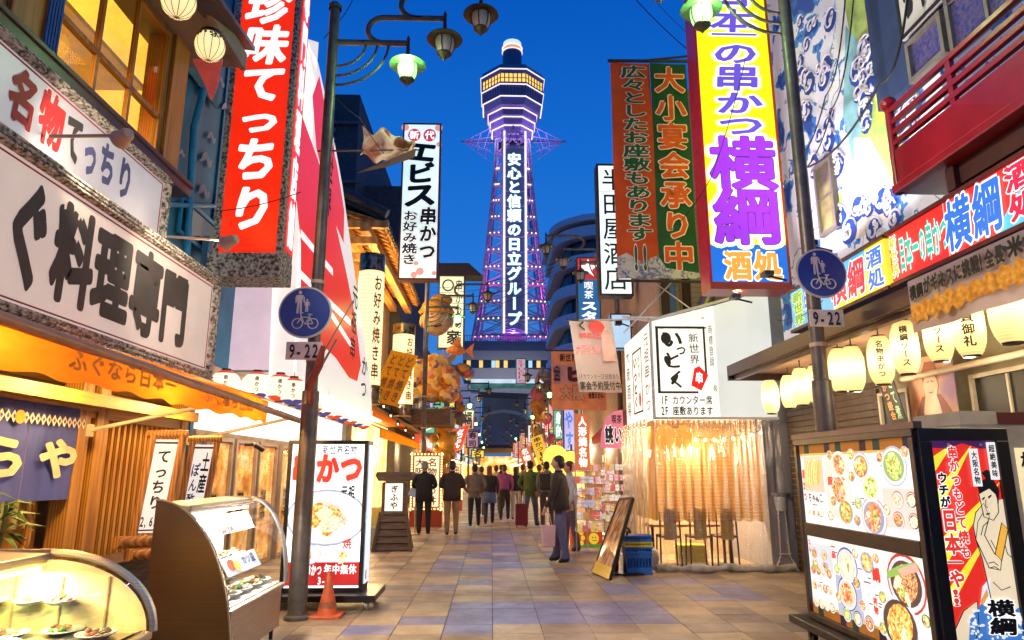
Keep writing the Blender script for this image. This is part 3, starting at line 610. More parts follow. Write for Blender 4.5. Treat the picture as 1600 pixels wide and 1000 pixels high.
# hanging puffer-fish paper lanterns
PAPER = glow('warm_lantern_paper', (1,.82,.40), .95, var=.2)
def puffer_lantern(px, py, dist, rad, label, grp):
    c = at(px, py, y=dist); t = thing('paper_lantern', label, 'lantern', c, grp)
    m = MB(PAPER); m.ball(c, rad, rad, rad*1.12, n=20, m=12); put(m, 'paper_shade', t)
    m = MB(mat('lantern_rib_line', (.35,.22,.08)))
    for k in range(6):
        a = k*math.pi/6; m.tube([c+V((math.cos(a)*math.sin(q)*rad*1.01, math.sin(a)*math.sin(q)*rad*1.01, math.cos(q)*rad*1.13)) for q in [j*math.pi/10 for j in range(21)]], .0035, n=4, cap=False)
    put(m, 'rib', t)
    m = MB(BLACK); m.lathe([(0,.02), (rad*.75,.0), (rad*.8,-.03), (rad*.6,-.04)], c+V((0,0,rad*1.02)), 20)
    for k in range(16): a = k*math.pi/8; m.ball(c+V((math.cos(a)*rad*.87, math.sin(a)*rad*.87, rad*.55)), .014, n=8, m=4)
    put(m, 'cap', t)
    F = Face(c+V((.35*rad, -rad*.98, -.1*rad)), V((.8,.6,0)), V((0,0,1)), rad*.62, rad*.7); letters(F, 'ふ', .0, .3, 1, 1, mat('red_print', (0,0,0)), t, off=.05, d=.01)
    return t
puffer_lantern(279, 2, 5.35, .145, 'cream puffer-fish paper lantern at the top edge, left of the other one', 'puffer-fish lanterns')
puffer_lantern(328, 72, 6.25, .145, 'cream puffer-fish paper lantern hanging lower, beside the red vertical sign', 'puffer-fish lanterns')
t = thing('pennant', 'pink pointed pennant hanging below the lower puffer-fish lantern', 'pennant', at(330, 110, y=6.6))
m = MB(mat('pink_cloth', (.75,.14,.22))); m.prism([at(300,92,y=6.6), at(348,92,y=6.6), at(340,135,y=6.6), at(330,158,y=6.6), at(318,128,y=6.6)], (0,.01,0)); put(m, 'cloth', t)
t = thing('lantern_bracket', 'dark slatted steel bracket reaching out above the puffer-fish lanterns', 'bracket', at(340, 40, y=7))
m = MB(DARKSTEEL); m.beam(at(300,-30,y=5.6), at(378,74,y=7.9), .32, .05); m.beam(at(318,-30,y=5.6), at(380,72,y=7.9), .04, .1); put(m, 'bracket_arm', t)
t = thing('added_floodlight', 'added black floodlight under the restaurant eave brightening the shops across the street', 'floodlight', (-3.05, 4.2, 5.9)); m = MB(BLACK); m.cbox((-3.05, 4.2, 5.9), (.12,.3,.2)); m.tube([(-3.05,4.2,6.0), (-3.05,4.2,6.3)], .02, n=6); put(m, 'lamp_head', t); lamp('flood_beam', 'SPOT', (-2.95, 4.2, 5.85), 520, (1,.86,.72), t, .12, rot=V((6.4,3.2,-3.0)).to_track_quat('-Z','Y').to_euler(), spot=95)  # floodlight added to brighten the right side of the street
# ================================================================== LEFT: blue wave painted house and red vertical sign
bh = thing('blue_painted_house', 'teal blue house front with painted grey wave crests behind the red vertical sign', 'building', (-4.2, 9, 0))
BLU = ramp_mat('blue_wall_paint', 'noise', [(.3, (.008,.10,.20)), (.6, (.014,.18,.33)), (.8, (.02,.26,.40))], scale=1.6, rough=.5)
m = MB(BLU); m.box(-9, -3.85, 9.0, 12.0, 2.9, 13); m.box(-3.95, -3.88, 7.4, 9.0, 2.9, 13); put(m, 'wall', bh)
m = MB(mat('bright_blue_pipe', (.015,.24,.45), rough=.35)); m.tube([at(318,140,x=-3.78), at(303,200,x=-3.78), at(290,420,x=-3.78)], .045, n=12); m.tube([at(262,320,x=-3.78), at(345,322,x=-3.78)], .03, n=10); put(m, 'drain_pipe', bh)
m = MB(mat('bright_blue_pipe', (0,0,0))); F = FL(-3.83, (272, 392), (338, 382), (300, 318)); F.frame(m, .05, 0, .03); put(m, 'window_frame', bh)
m = MB(mat('dark_pane', (.01,.03,.05), rough=.1)); F.box(m, .06, .06, .94, .94, -.0, .01); put(m, 'pane', bh)
WAVEC = mat('pale_wave_paint', (.36,.37,.42), rough=.6)
for (px, py, s_) in ((322,250,26), (345,128,18), (318,300,26), (352,170,20), (282,170,12), (284,240,12), (330,215,20), (340,345,18)):
    m = MB(WAVEC); P = [(-1,-.5), (-.6,.25), (0,.6), (.6,.15), (1,.4), (1,-.1), (.55,-.35), (0,.1), (-.55,-.3)]
    F = Face(at(px, py, x=-3.845), (0,1,0), (0,0,1), 1, 1); k = s_*.0095
    m.add([F.p(a*k*.7, b*k*.8, .004) for a, b in P], [(0,1,7,8) if 0 else (0,1,2,7,8), (2,3,6,7), (3,4,5,6)]); put(m, 'wave_crest', bh)
m = MB(mat('teal_panel', (.02,.16,.17))); F = FL(-3.83, (285,140), (340,140), (310,70)); F.box(m, 0, 0, 1, 1, 0, .02); put(m, 'upper_panel', bh)
REDL = glow('lit_red_acrylic', (.90,.022,.004), 1.0)
WL = glow('lit_white_letter', (1,1,1), 1.15, samp=False)
yR = 8.3
F3 = FY(yR, (333, 392), (440, 400), -60); F3.V = V((.0,0,1))
rv = thing('vertical_sign', 'tall red lit sign with white brush letters in a speckled stone frame', 'sign', F3.p(.5, 0, .1))
FW = .07
m = MB(REDL); F3.box(m, FW/F3.W, .0, 1-FW/F3.W, 1, -.40, 0); put(m, 'lit_panel', rv)
for a0, a1 in ((0, FW/F3.W), (1-FW/F3.W, 1)): m = MB(GRANITE); F3.box(m, a0, 0, a1, 1, -.45, .03); put(m, 'stone_frame', rv, bevel=.008)
m = MB(GRANITE); F3.box(m, -.06, -.075, 1.0, .0, -.48, .05); put(m, 'stone_sill', rv, bevel=.012)
LH = F3.H
cells = [('珍', -60, 68), ('味', 38, 100), ('て', 100, 160), ('っ', 162, 210), ('ち', 212, 285), ('り', 288, 362)]
cells[0] = ('珍', -25, 38)
def zfrac(py): return (at(390, py, y=yR).z-F3.O.z)/F3.H
for ch, a, b in cells: letters(F3, ch, .16, zfrac(b), .86, zfrac(a), WL, rv, off=.04, fill=1.0, jit=.02, slant=.12)
Fs = Face(F3.p(1, 0, -.08), (0,1,0), (0,0,1), .30, F3.H)
m = MB(REDL); Fs.box(m, 0, .02, 1, 1, -.02, .012); put(m, 'lit_side_panel', rv)
letters(Fs, '専門料理店舗', .1, .03, .95, .98, WL, rv, off=.05, d=.02)
# ================================================================== LEFT: shop 2 (kushikatsu) with slanting billboard
k2 = thing('skewer_shop', 'white-fronted skewer shop under the pink-white box sign', 'building', (-3.9, 12, 0))
m = MB(mat('cream_shop_wall', (.62,.42,.25), rough=.7, var=.25)); m.box(-9, -3.8, 9.0, 17.5, 0, 2.9); put(m, 'wall', k2)
m = MB(glow('white_lit_fascia', (1,.92,.82), 1.25)); m.box(-3.8, -3.7, 8.9, 17.5, 2.02, 2.62); put(m, 'lit_fascia', k2)
m = MB(glow('lit_ceiling', (1,.9,.75), 1.3)); m.box(-3.7, -2.7, 9.6, 17.0, 2.66, 2.7); put(m, 'canopy_ceiling', k2)
lamp('canopy_light', 'AREA', (-3.1, 12, 2.6), 45, (1,.72,.42), k2, (.8, 5))
m = MB(mat('shop_blue_pipe', (.05,.2,.4))); m.box(-3.8, -3.72, 8.62, 8.72, 0, 4.5); put(m, 'blue_corner_trim', k2)
WF = mat('aluminium_door_frame', (.45,.38,.33), rough=.3, metal=.6)
for i, y in enumerate((9.2, 10.25, 11.3, 12.5)):
    m = MB(WF); F = Face((-3.78, y, 0), (0,1,0), (0,0,1), .95, 1.95); F.frame(m, .06, 0, .06); d_ = put(m, 'shop_door', k2)
    m = MB(ramp_mat('warm_shop_interior', 'noise', [(.3, (.42,.13,.015)), (.47, (.90,.38,.06)), (.58, (1,.66,.26)), (.72, (.62,.09,.03))], scale=3.2, emit=.62)); F.box(m, .07, .04, .93, .96, .0, .012); put(m, 'interior_view', d_)
    m = MB(CLEAR); F.box(m, .07, .04, .93, .96, .03, .034); put(m, 'pane', d_)
    m = MB(mat('wall_poster_paper', (.9,.55,.15))); F.box(m, .3, .35, .62, .62, .014, .018); put(m, 'poster', d_)
    letters(F, '営業中', .32, .36, .6, .61, INK, d_, off=.03, d=.022)
t = thing('shop_spotlight', 'black spotlight above the doors of the white-fronted skewer shop', 'spotlight', at(398, 695, x=-3.4))
c = at(398, 695, x=-3.4); m = MB(BLACK); m.tube([c, c+V((.12,.05,-.08))], .035, n=10); m.cbox(c+V((-.08,0,0)), (.12,.04,.04)); put(m, 'lamp_head', t)
PINKW = glow('pinkish_white_panel', (.80,.62,.72), .72)
F4 = FY(10.0, (322, 577), (462, 580), 428)
bx = thing('billboard_sign', 'pink-white box sign whose long street side carries a red brush stroke on white', 'sign', F4.p(.5,0,.1))
m = MB(PINKW); F4.box(m, 0, 0, .70, 1, -.4, 0); put(m, 'front_panel', bx)
m = MB(PINKW); F4.box(m, .71, 0, 1, 1, -.39, -.002); put(m, 'front_side_panel', bx)
m = MB(WF); F4.box(m, .7, 0, .71, 1, -.3, .004); F4.box(m, 0, -.02, 1, 0, -.4, .01); put(m, 'frame_strip', bx)
xs = -2.86
FS = Face((xs, 0, 0), (0,1,0), (0,0,1), 1, 1)
pts = [at(458,590,x=xs), at(581,640,x=xs), at(579,600,x=xs), at(556,440,x=xs), at(535,290,x=xs), at(515,180,x=xs), at(497,98,x=xs), at(478,60,x=xs)]
pts.append(V((xs, 9.98, pts[-1].z+.4))); pts.append(V((xs, 9.98, pts[0].z)))
WB = glow('white_billboard_print', (.92,.84,.80), .80); RB = glow('red_billboard_print', (.85,.02,.01), .85)
m = MB(WB); m.prism(pts, (-.35,0,0)); put(m, 'side_board', bx)
def polyx(plist, x): return [at(a, b, x=x) for a, b in plist]
for nm, P in (('red_brush_stroke', [(470,175), (497,250), (520,330), (540,420), (556,500), (564,570), (558,596), (545,590), (525,560), (505,540), (470,480), (470,380), (462,300)]), ('red_brush_stroke', [(499,118), (512,190), (527,260), (538,330), (537,380), (524,350), (508,290), (494,230), (488,150)])):
    m = MB(RB); Q = polyx(P, xs+.006); m.add(Q, [tuple(range(len(Q)))]); put(m, nm, bx)
m = MB(glow('white_streak_print', (1,.96,.94), .85, samp=False)); 
for a, b in (((470,358), (520,420)), ((468,420), (548,500)), ((508,470), (552,540))): q0, q1 = at(*a, x=xs+.01), at(*b, x=xs+.01); m.add([q0, q1, q1+V((0,.05,-.12)), q0+V((0,0,-.12))], [(0,1,2,3)])
put(m, 'white_streak', bx)
for tx, a0, b0, a1, b1 in (('新世界', 506,200, 525,330), ('元祖串', 545,450, 560,560), ('かつ', 562,560, 575,622)):
    q0, q1 = at(a0, b1, x=xs+.008), at(a1, b0, x=xs+.008); F = Face((xs+.008, q0.y, min(q0.z,q1.z)), (0,1,0), (0,0,1), abs(q1.y-q0.y), abs(q1.z-q0.z)); letters(F, tx, 0, 0, 1, 1, INK, bx, off=.02)
m = MB(glow('lower_pink_panel', (.9,.80,.78), .85)); q0, q1 = at(458,590,x=xs), at(581,650,x=xs); m.box(xs-.2, xs+.012, q0.y, q1.y, q1.z-.13, q1.z+.12); put(m, 'lower_panel', bx)
m = MB(WF)
for k in range(7): yy = q0.y+(q1.y-q0.y)*k/6.2; m.box(xs+.012, xs+.016, yy, yy+.02, q1.z-.13, q1.z+.12)
put(m, 'panel_joint', bx)
# ball lanterns
BW = glow('beer_lantern_paper', (1,.86,.68), 1.1); BR = glow('beer_lantern_red', (.85,.08,.03), .7, samp=False); BB = glow('beer_lantern_blue', (.10,.09,.35), .6, samp=False)
def ball_lantern(c, r, label, grp, two=None, ch='串かつ'):
    t = thing('ball_lantern', label, 'lantern', c, grp); c = V(c); two = two or BB
    def seg(m_, z0, z1, k=1.0, n=20):
        mb = MB(m_); mb.lathe([(math.sqrt(max(0, 1-z*z))*r*k, z*r*.95*k) for z in [z0+(z1-z0)*i/6 for i in range(7)]], c, n); return mb
    put(seg(BW, -.62, .72), 'paper_middle', t); put(seg(BR, .72, .98), 'paper_top', t); put(seg(two, -.98, -.62), 'paper_bottom', t)
    m = MB(BLACK); m.tube([c+V((0,0,r*.93)), c+V((0,0,r*1.03))], r*.3, n=12); m.tube([c-V((0,0,r*.93)), c-V((0,0,r*1.0))], r*.28, n=12); put(m, 'cap', t)
    d = (V((0,0,CAMZ))-c); d.z = 0; d.normalize(); F = Face(c + d*r*1.02 - V((-d.y, d.x, 0)).normalized()*-r*.3*-1 - V((0,0,r*.62)), V((-d.y, d.x, 0)), (0,0,1), r*.6, r*1.2)
    m = MB(glow('lantern_oval', (1,.93,.7), 1.0, samp=False)); F.disc(m, .5, .5, r*.28, r*.68, .002); put(m, 'oval_print', t)
    letters(F, ch, .25, .05, .75, .95, INK, t, off=.03, d=.006)
    return t
ll = ['leftmost beer-style ball lantern over the doors', 'ball lantern with a navy base, second from the left', 'ball lantern with a red base beside the near left pole', 'ball lantern half hidden by the near left pole']
for i, (px, py) in enumerate(((352,600), (401,602), (437,606), (458,612))): ball_lantern(at(px, py, y=9.3), .20, ll[i]+' under the pink-white box sign', 'round lanterns at the skewer shop', BB if i % 2 else BR)
for i in range(8):
    yy = 10.6+i*.75; c = V((-2.95+.02*(i % 2), yy, 2.60)); ball_lantern(c, .19, ('%s round lantern in the street-side row under the red brush stroke board' % ('nearest','second','third','fourth','fifth','sixth','seventh','farthest')[i]), 'round lanterns at the skewer shop', BR if i % 2 else BB)
# ================================================================== street: pole signs, street lamps
PS = ramp_mat('blue_traffic_sign', 'noise', [(.3, (.008,.045,.27)), (.7, (.012,.06,.34))], scale=2, rough=.4)
SW = mat('sign_white', (.62,.60,.58), rough=.5, var=.06)
def pole_sign(px, py, dist, label, rad=.295):
    c = at(px, py, y=dist); t = thing('traffic_sign', label, 'sign', c, 'round blue path signs')
    F = Face(c-V((rad,0,rad)), (1,0,0), (0,0,1), 2*rad, 2*rad)
    m = MB(SW); m.lathe([(0,-.012), (rad,-.012), (rad,.006), (0,.006)], c, 48, M=Matrix.Rotation(R(90), 3, 'X')); put(m, 'disc', t)
    m = MB(PS); F.disc(m, .5, .5, rad*.93, rad*.93, .010, 48); put(m, 'blue_face', t)
    m = MB(SW)
    def man(cx, cy, s):
        F.disc(m, cx, cy+.40*s, .045*s*2*rad*1.4, .052*s*2*rad*1.4, .014, 14); F.poly(m, [(cx-.12*s,cy+.30*s), (cx+.12*s,cy+.30*s), (cx+.08*s,cy-.02*s), (cx-.08*s,cy-.02*s)], .0141)
        F.poly(m, [(cx-.12*s,cy+.30*s), (cx-.10*s,cy+.02*s), (cx-.16*s,cy-.02*s), (cx-.17*s,cy+.22*s)], .0142); F.poly(m, [(cx+.12*s,cy+.30*s), (cx+.18*s,cy+.20*s), (cx+.20*s,cy), (cx+.14*s,cy+.02*s)], .0142)
        F.poly(m, [(cx-.09*s,cy), (cx-.005*s,cy), (cx-.02*s,cy-.42*s), (cx-.10*s,cy-.42*s)], .0143); F.poly(m, [(cx+.005*s,cy), (cx+.09*s,cy), (cx+.10*s,cy-.40*s), (cx+.03*s,cy-.40*s)], .0143)
    man(.39, .68, .50); man(.53, .62, .28); put(m, 'walker_symbol', t)
    m = MB(SW); L = lambda *q: [F.p(a, b, .014) for a, b in q]
    for cx in (.37, .66): m.tube([F.p(cx+.095*math.cos(k*math.pi/10), .28+.095*math.sin(k*math.pi/10), .013) for k in range(20)], .0065, n=5, closed=True)
    for q in (((.37,.28), (.44,.40), (.59,.40), (.66,.28)), ((.44,.40), (.51,.27), (.59,.40)), ((.51,.27), (.66,.28)), ((.44,.40), (.42,.47), (.47,.49)), ((.59,.40), (.60,.45)), ((.56,.455), (.64,.455))): m.tube(L(*q), .0065, n=5)
    put(m, 'bicycle_symbol', t)
    return t
def pole_plate(px, py, dist, label, k=1):
    c = at(px, py, y=dist); t = thing('hours_plate', label, 'sign', c, 'hour plates under the round signs'); w, h = .40*k, .20*k; F = Face(c-V((w/2,0,h/2)), (1,0,0), (0,0,1), w, h)
    m = MB(mat('plate_offwhite', (.80,.70,.60), rough=.5)); F.box(m, 0, 0, 1, 1, -.01, 0); put(m, 'plate', t, bevel=.02)
    letters(F, '9-22', .08, .05, .92, .95, INK, t, off=.022, vert=False, d=.006, wts=[1,1,1,1]); return t
GLASSG = glow('green_lit_lamp_glass', (.50,1,.42), 1.25); GREENC = mat('green_lit_hood', (.16,.42,.14), rough=.35, emit=.10)  # hood of a lit lamp: green lamplight put into its colour and emission
FROST = mat('frosted_lamp_glass', (.42,.36,.34), rough=.25)
def lantern_head(t, c, lit, s=1.0):
    c = V(c); hood = GREENC if lit else LAMPIRON
    m = MB(hood); m.lathe([(0,.11*s), (.05*s,.10*s), (.10*s,.06*s), (.215*s,.015*s), (.225*s,0), (.21*s,-.004*s), (.12*s,.0)], c, 28); put(m, 'lamp_hood', t)
    m = MB(GLASSG if lit else FROST); m.lathe([(.118*s,0), (.122*s,-.06*s), (.112*s,-.13*s), (.085*s,-.195*s), (0,-.2*s)], c, 24); gl = put(m, 'lamp_glass', t)
    m = MB(LAMPIRON)
    for k in range(6):
        a = k*math.pi/3+.3; ca, sa = math.cos(a), math.sin(a); m.tube([c+V((r*s*ca, r*s*sa, z*s)) for r, z in ((.122,.0), (.127,-.06), (.117,-.13), (.09,-.19))], .007*s, n=5)
    m.lathe([(.088*s,-.185*s), (.092*s,-.205*s), (.06*s,-.235*s), (.035*s,-.25*s), (.02*s,-.275*s), (0,-.30*s)], c, 16); put(m, 'lamp_cage', gl)
    m = MB(LAMPIRON); m.tube([c+V((0,0,.08*s)), c+V((0,0,.34*s))], [.028*s, .02*s], n=10); m.lathe([(.02*s,.34*s), (.026*s,.36*s), (0,.42*s)], c, 10); put(m, 'lamp_stem', t)
def street_lamp(x, y, h, side, z1, label, litI=(0,), tilt=0, detail=True):
    """a pole with three stepped arms that climb towards the middle of the street; side=+1 reaches towards +x"""
    t = thing('street_lamp', label, 'street lamp', (x, y, 0), 'arched street lamps')
    m = MB(POLE); m.tube([(x,y,0), (x,y,2.35), (x,y,2.36), (x,y,h)], [.098,.092,.070,.062], n=20); m.lathe([(.13,0), (.13,.03), (.105,.05)], (x,y,0), 20); m.lathe([(.08,0), (.085,.05), (.05,.09), (0,.1)], (x,y,h), 16); put(m, 'pole', t)
    m = MB(POLE)
    def P(dx, z): return V((x+side*dx, y, z))
    m.tube([P(0,z1), P(.93,z1)], .036, n=10)
    zs = [z1, z1+.36, z1+.72]; xe = [.93, 1.38, 1.83]
    for k in (0, 1):
        x0 = xe[k]-.30-(0 if k == 0 else .05); zc = (zs[k]+zs[k+1])/2; r = (zs[k+1]-zs[k])/2
        arcp = [P(x0-r*math.sin(math.pi*q/12)*1.15, zc-r*math.cos(math.pi*q/12)) for q in range(13)]
        m.tube([P(x0+.05, zs[k])]+arcp+[P(xe[k+1], zs[k+1])], .034, n=10)
    put(m, 'arm', t)
    if detail:
        for q, rr_ in enumerate((.36, .50, .64)):
            m = MB(POLE); m.tube([P(.05+(rr_)*math.sin(R(a)), z1-rr_*math.cos(R(a))*.92) for a in range(0, 91, 9)], .017, n=8); put(m, 'curved_brace', t)
    for k in range(3):
        lantern_head(t, P(xe[k], zs[k]-.30), k in litI)
        if k in litI: lamp('lamp_light', 'POINT', P(xe[k], zs[k]-.40) + V((0,-.16,0)), 20 if y < 25 else 40, (.50,1,.38), t, .1)
    if detail:
        m = MB(BEIGE)
        for z in (2.7, 3.6): m.lathe([(.077,-.02), (.077,.02)], (x,y,z), 16)
        put(m, 'clamp_band', t)
    return t
LX, LY = -2.0, 7.6
LAMPZ = at(640, 68, y=7.6).z
street_lamp(LX, LY, at(518, 15, y=7.6).z, 1, LAMPZ, 'near left street lamp with its green light lit, carrying a round blue path sign')

RX, RY = 3.19, 6.5
street_lamp(RX, RY, 7.6, -1, at(1130, -22, y=6.5).z, 'near right street lamp beside the mural wall with its green light at the top edge')
lx, ly = at(661, 700, y=20).x, 20.0
street_lamp(lx, ly, at(663, 445, y=ly).z+.1, 1, at(690, 480, y=ly).z, 'second left street lamp in front of the golden figure with a green light')
rx, ry = at(968, 600, y=17.2).x, 17.2
street_lamp(rx, ry, at(968, 380, y=ry).z, -1, at(930, 410, y=ry).z, 'second right street lamp rising through the pink banners, all unlit', litI=())
zz = 5.0
for i, y in enumerate((33, 46, 60, 76, 94)):
    street_lamp(-2.0, y, 5.9, 1, 4.9, ('third','fourth','fifth','sixth','seventh')[i]+' street lamp along the left side of the street', detail=False, litI=(0,))
for i, y in enumerate((28, 40, 53, 68, 86)):
    street_lamp(3.3, y, 5.9, -1, 4.9, ('third','fourth','fifth','sixth','seventh')[i]+' street lamp along the right side of the street', detail=False, litI=(0,) if i in (0,1,3) else ())
pole_sign(477, 488, LY-.13, 'round blue walkers and bicycle sign on the left pole'); pole_plate(475, 548, LY-.12, 'small 9-22 hours plate on the left pole')
pole_sign(1283, 427, RY-.13, 'round blue walkers and bicycle sign on the right pole', .252); pole_plate(1292, 497, RY-.12, 'small 9-22 hours plate on the right pole', .85)
# rolled flag and stick on the left pole
t = thing('furled_flag', 'rusty red furled flag on a thin stick tied to the left pole', 'flag', at(497, 560, y=LY-.1))
m = MB(mat('flag_stick', (.30,.18,.13), rough=.5)); m.tube([at(478,598,y=LY-.12), at(552,470,y=LY-.3)], .010, n=6); m.tube([at(492,590,y=LY-.12), at(526,530,y=LY-.25)], .014, n=6); put(m, 'stick', t)
m = MB(mat('rust_red_cloth', (.28,.05,.025), rough=.8, var=.4, bump=.3)); a, b = at(505,540,y=LY-.2), at(486,600,y=LY-.13); m.tube([a, a*.5+b*.5+V((.02,0,0)), b, b-V((-.02,0,.25))], [.025,.05,.035,.02], n=10); put(m, 'cloth', t)
# pennant flag hanging over the street from the left lamp
t = thing('crumpled_banner', 'crumpled cream and brown banner flag wound round a rod from the left pole', 'banner', at(600, 230, y=7.6))
m = MB(mat('brass_rod', (.16,.13,.09), metal=.5, rough=.4)); m.tube([at(496,236,y=7.65), at(655,234,y=7.65)], .012, n=8); put(m, 'rod', t)
BAN = cloth(ramp_mat('crumpled_banner_cloth', 'noise', [(.38, (.20,.09,.05)), (.45, (.70,.56,.40)), (.6, (.78,.66,.50)), (.68, (.45,.16,.09))], scale=3, rough=.85, distort=.5), .4)
def crumple(u, v):
    a = at(566+ (648-566)*u, 196+70*u*.3 + (58-30*u)*v + 6*math.sin(u*9+v*4), y=7.65)
    return a + V((0, .07*math.sin(u*13+v*5)+.05*math.sin(v*11+u*3), .02*math.sin(u*20)))
m = MB(BAN); m.grid(crumple, 26, 14); put(m, 'cloth', t)
m = MB(mat('dark_brown_cloth', (.05,.025,.02), rough=.9)); m.add([at(556,271,y=7.56), at(650,232,y=7.56), at(648,246,y=7.53), at(600,262,y=7.5)], [(0,1,2,3)]); put(m, 'dark_hem', t, solid=.004)
# ------------------------------------------------------------------ standing lit signs on the left pavement
FLB = FY(8.2, (436, 925), (566, 925), 688)
lb = thing('lightbox_sign', 'white standing lightbox for fried skewers on castors, behind the left pole', 'sign', FLB.p(.5, 0, -.2))
m = MB(glow('white_lightbox_print', (1,1,1), 1.8)); FLB.box(m, .03, .02, .97, .98, -.02, 0); put(m, 'front_panel', lb)
m = MB(mat('lightbox_side_blue', (.55,.65,.8), emit=.8)); m.use(glow('side_light_panel', (.75,.85,1), 1.0)); m.box(FLB.p(1,0).x-.002, FLB.p(1,0).x+.012, 8.24, 8.52, FLB.O.z+.08, FLB.O.z+FLB.H-.05); put(m, 'side_panel', lb)
m = MB(BLACK); FLB.frame(m, .045, -.03, .02); m.use(BLACK); FLB.box(m, .0, 0, 1, 1, -.33, -.03); put(m, 'frame', lb, bevel=.004)
m = MB(BLACK); z0 = FLB.O.z; m.box(FLB.O.x-.15, FLB.O.x+FLB.W+.18, 7.95, 8.75, z0-.07, z0); put(m, 'base_board', lb, bevel=.005)
for dx in (.0, FLB.W+.08):
    for dy in (8.05, 8.65):
        m = MB(STEEL); c = V((FLB.O.x+dx, dy, .055)); m.lathe([(0,-.02), (.05,-.02), (.055,0), (.05,.02), (0,.02)], c, 16, M=Matrix.Rotation(R(90), 3, 'Y')); m.box(c.x-.03, c.x+.03, c.y-.02, c.y+.02, c.z+.03, z0-.07); put(m, 'castor', lb)
RP = glow('bright_red_print', (.85,.05,.03), .85, samp=False)
letters(FLB, '新世界名物', .42, .90, .86, .97, INK, lb, off=.015, vert=False, jit=.03)
letters(FLB, '串かつ', .05, .70, .95, .92, RP, lb, off=.06, vert=False, outl=[(.085, glow('white_print', (1,1,1), 1.2, samp=False)), (.105, INK)], d=.012)
letters(FLB, '元祖', .68, .60, .86, .70, INK, lb, off=.03, vert=False); letters(FLB, '串', .72, .36, .84, .58, mat('mauve_print', (.30,.08,.12)), lb, off=.03)
letters(FLB, 'どて焼', .73, .27, .85, .52, RP, lb, off=.03, jit=.03)
def food_print(F, cx, cy, r, seed, par, plate=True, d=.005, e=.9, kinds=None):
    rr = random.Random(seed); m = MB()
    PC = kinds or [((.95,.72,.30)), ((.85,.45,.12)), ((.9,.25,.1)), ((.25,.5,.1)), ((1,.9,.6)), ((.6,.28,.08))]
    if plate: m.use(glow('plate_print_grey', (.45,.52,.68), e, samp=False)); F.disc(m, cx, cy, r*1.05, r*.72, d, 20); m.use(glow('plate_print_white', (.95,.97,1), e, samp=False)); F.disc(m, cx, cy, r, r*.67, d+.0015, 20)
    for k in range(9):
        m.use(foodtex(rr.choice((0, 3, 5)) if kinds else rr.randrange(6))); a = rr.uniform(0,6.28); q = rr.uniform(0,.5)*r
        F.disc(m, cx+q*math.cos(a)/F.W, cy+q*.6*math.sin(a)/F.H, r*rr.uniform(.18,.38), r*rr.uniform(.12,.24), d+.003+k*.0006, 9, rr.uniform(0,3))
    return put(m, 'dish_print', par)
food_print(FLB, .52, .48, .44, 5, lb, kinds=[(1,.93,.75), (1,.85,.55), (1,.97,.9)]); food_print(FLB, .30, .24, .16, 8, lb); food_print(FLB, .72, .22, .14, 9, lb, plate=False)
m = MB(glow('red_footer_print', (.65,.03,.03), .8)); FLB.box(m, .045, .04, .955, .19, 0, .004); put(m, 'red_footer', lb)
WPR = glow('white_print', (1,1,1), 1.2, samp=False)
letters(FLB, '年中無休', .52, .11, .92, .18, WPR, lb, off=.03, vert=False); letters(FLB, '3-6', .45, .045, .62, .10, WPR, lb, off=.03, vert=False, wts=[1,1,1]); letters(FLB, '串かつ', .30, .10, .5, .18, WPR, lb, off=.04, vert=False)
m = MB(mat('yellow_sticker', (.8,.45,.02))); m.box(FLB.p(1,0).x+.012, FLB.p(1,0).x+.016, 8.27, 8.33, z0+.12, z0+.22); put(m, 'sticker', lb)
# traffic cone
c0 = at(511, 963, z=0)
cn = thing('traffic_cone', 'worn orange traffic cone on the pavement before the white lightbox', 'traffic cone', c0)
CO = mat('worn_orange_plastic', (.62,.11,.025), rough=.5, var=.35, scale=9, bump=.1); CO2 = mat('scuffed_cone_band', (.36,.09,.03), rough=.6, var=.5)
m = MB(CO); m.lathe([(.105,.03), (.055,.26), (.022,.44), (.018,.45), (.0,.45)], c0, 28); put(m, 'cone_body', cn)
m = MB(CO2); m.lathe([(.094,.09), (.080,.15)], c0, 28); put(m, 'scuffed_band', cn)
m = MB(CO); m.cbox(c0+V((0,0,.015)), (.33,.33,.03)); put(m, 'base', cn, bevel=.01)
# wooden lantern stand
gx = at(612, 862, z=0); GF = Face((gx.x-.33, gx.y, 0), (1,0,0), (0,0,1), .66, 1.48)
gs = thing('wooden_lantern_stand', 'dark wooden lantern stand with tapering boards and a lit paper window', 'sign', gx)
yg = gx.y
for k in range(5):
    z0_, z1_ = .02+k*.13, .14+k*.13; w0, w1 = .36-.026*k, .36-.026*(k+.9)
    m = MB(DWOOD); m.hexa([V((gx.x-w0,yg,z0_)), V((gx.x+w0,yg,z0_)), V((gx.x+w0,yg+.5-.03*k,z0_)), V((gx.x-w0,yg+.5-.03*k,z0_)), V((gx.x-w1,yg+.03,z1_)), V((gx.x+w1,yg+.03,z1_)), V((gx.x+w1,yg+.5-.03*k,z1_)), V((gx.x-w1,yg+.5-.03*k,z1_))]); put(m, 'board', gs, bevel=.006)
for s_ in (-1, 1): m = MB(DWOOD); m.beam((gx.x+s_*.36,yg-.01,0), (gx.x+s_*.245,yg+.02,.72), .05, .05); put(m, 'corner_post', gs)
m = MB(DWOOD); m.box(gx.x-.24, gx.x+.24, yg, yg+.42, .68, .72); m.box(gx.x-.23, gx.x-.17, yg+.01, yg+.4, .72, 1.27); m.box(gx.x+.17, gx.x+.23, yg+.01, yg+.4, .72, 1.27); m.box(gx.x-.17, gx.x+.17, yg+.3, yg+.4, .72, 1.27); put(m, 'lantern_frame', gs, bevel=.004)
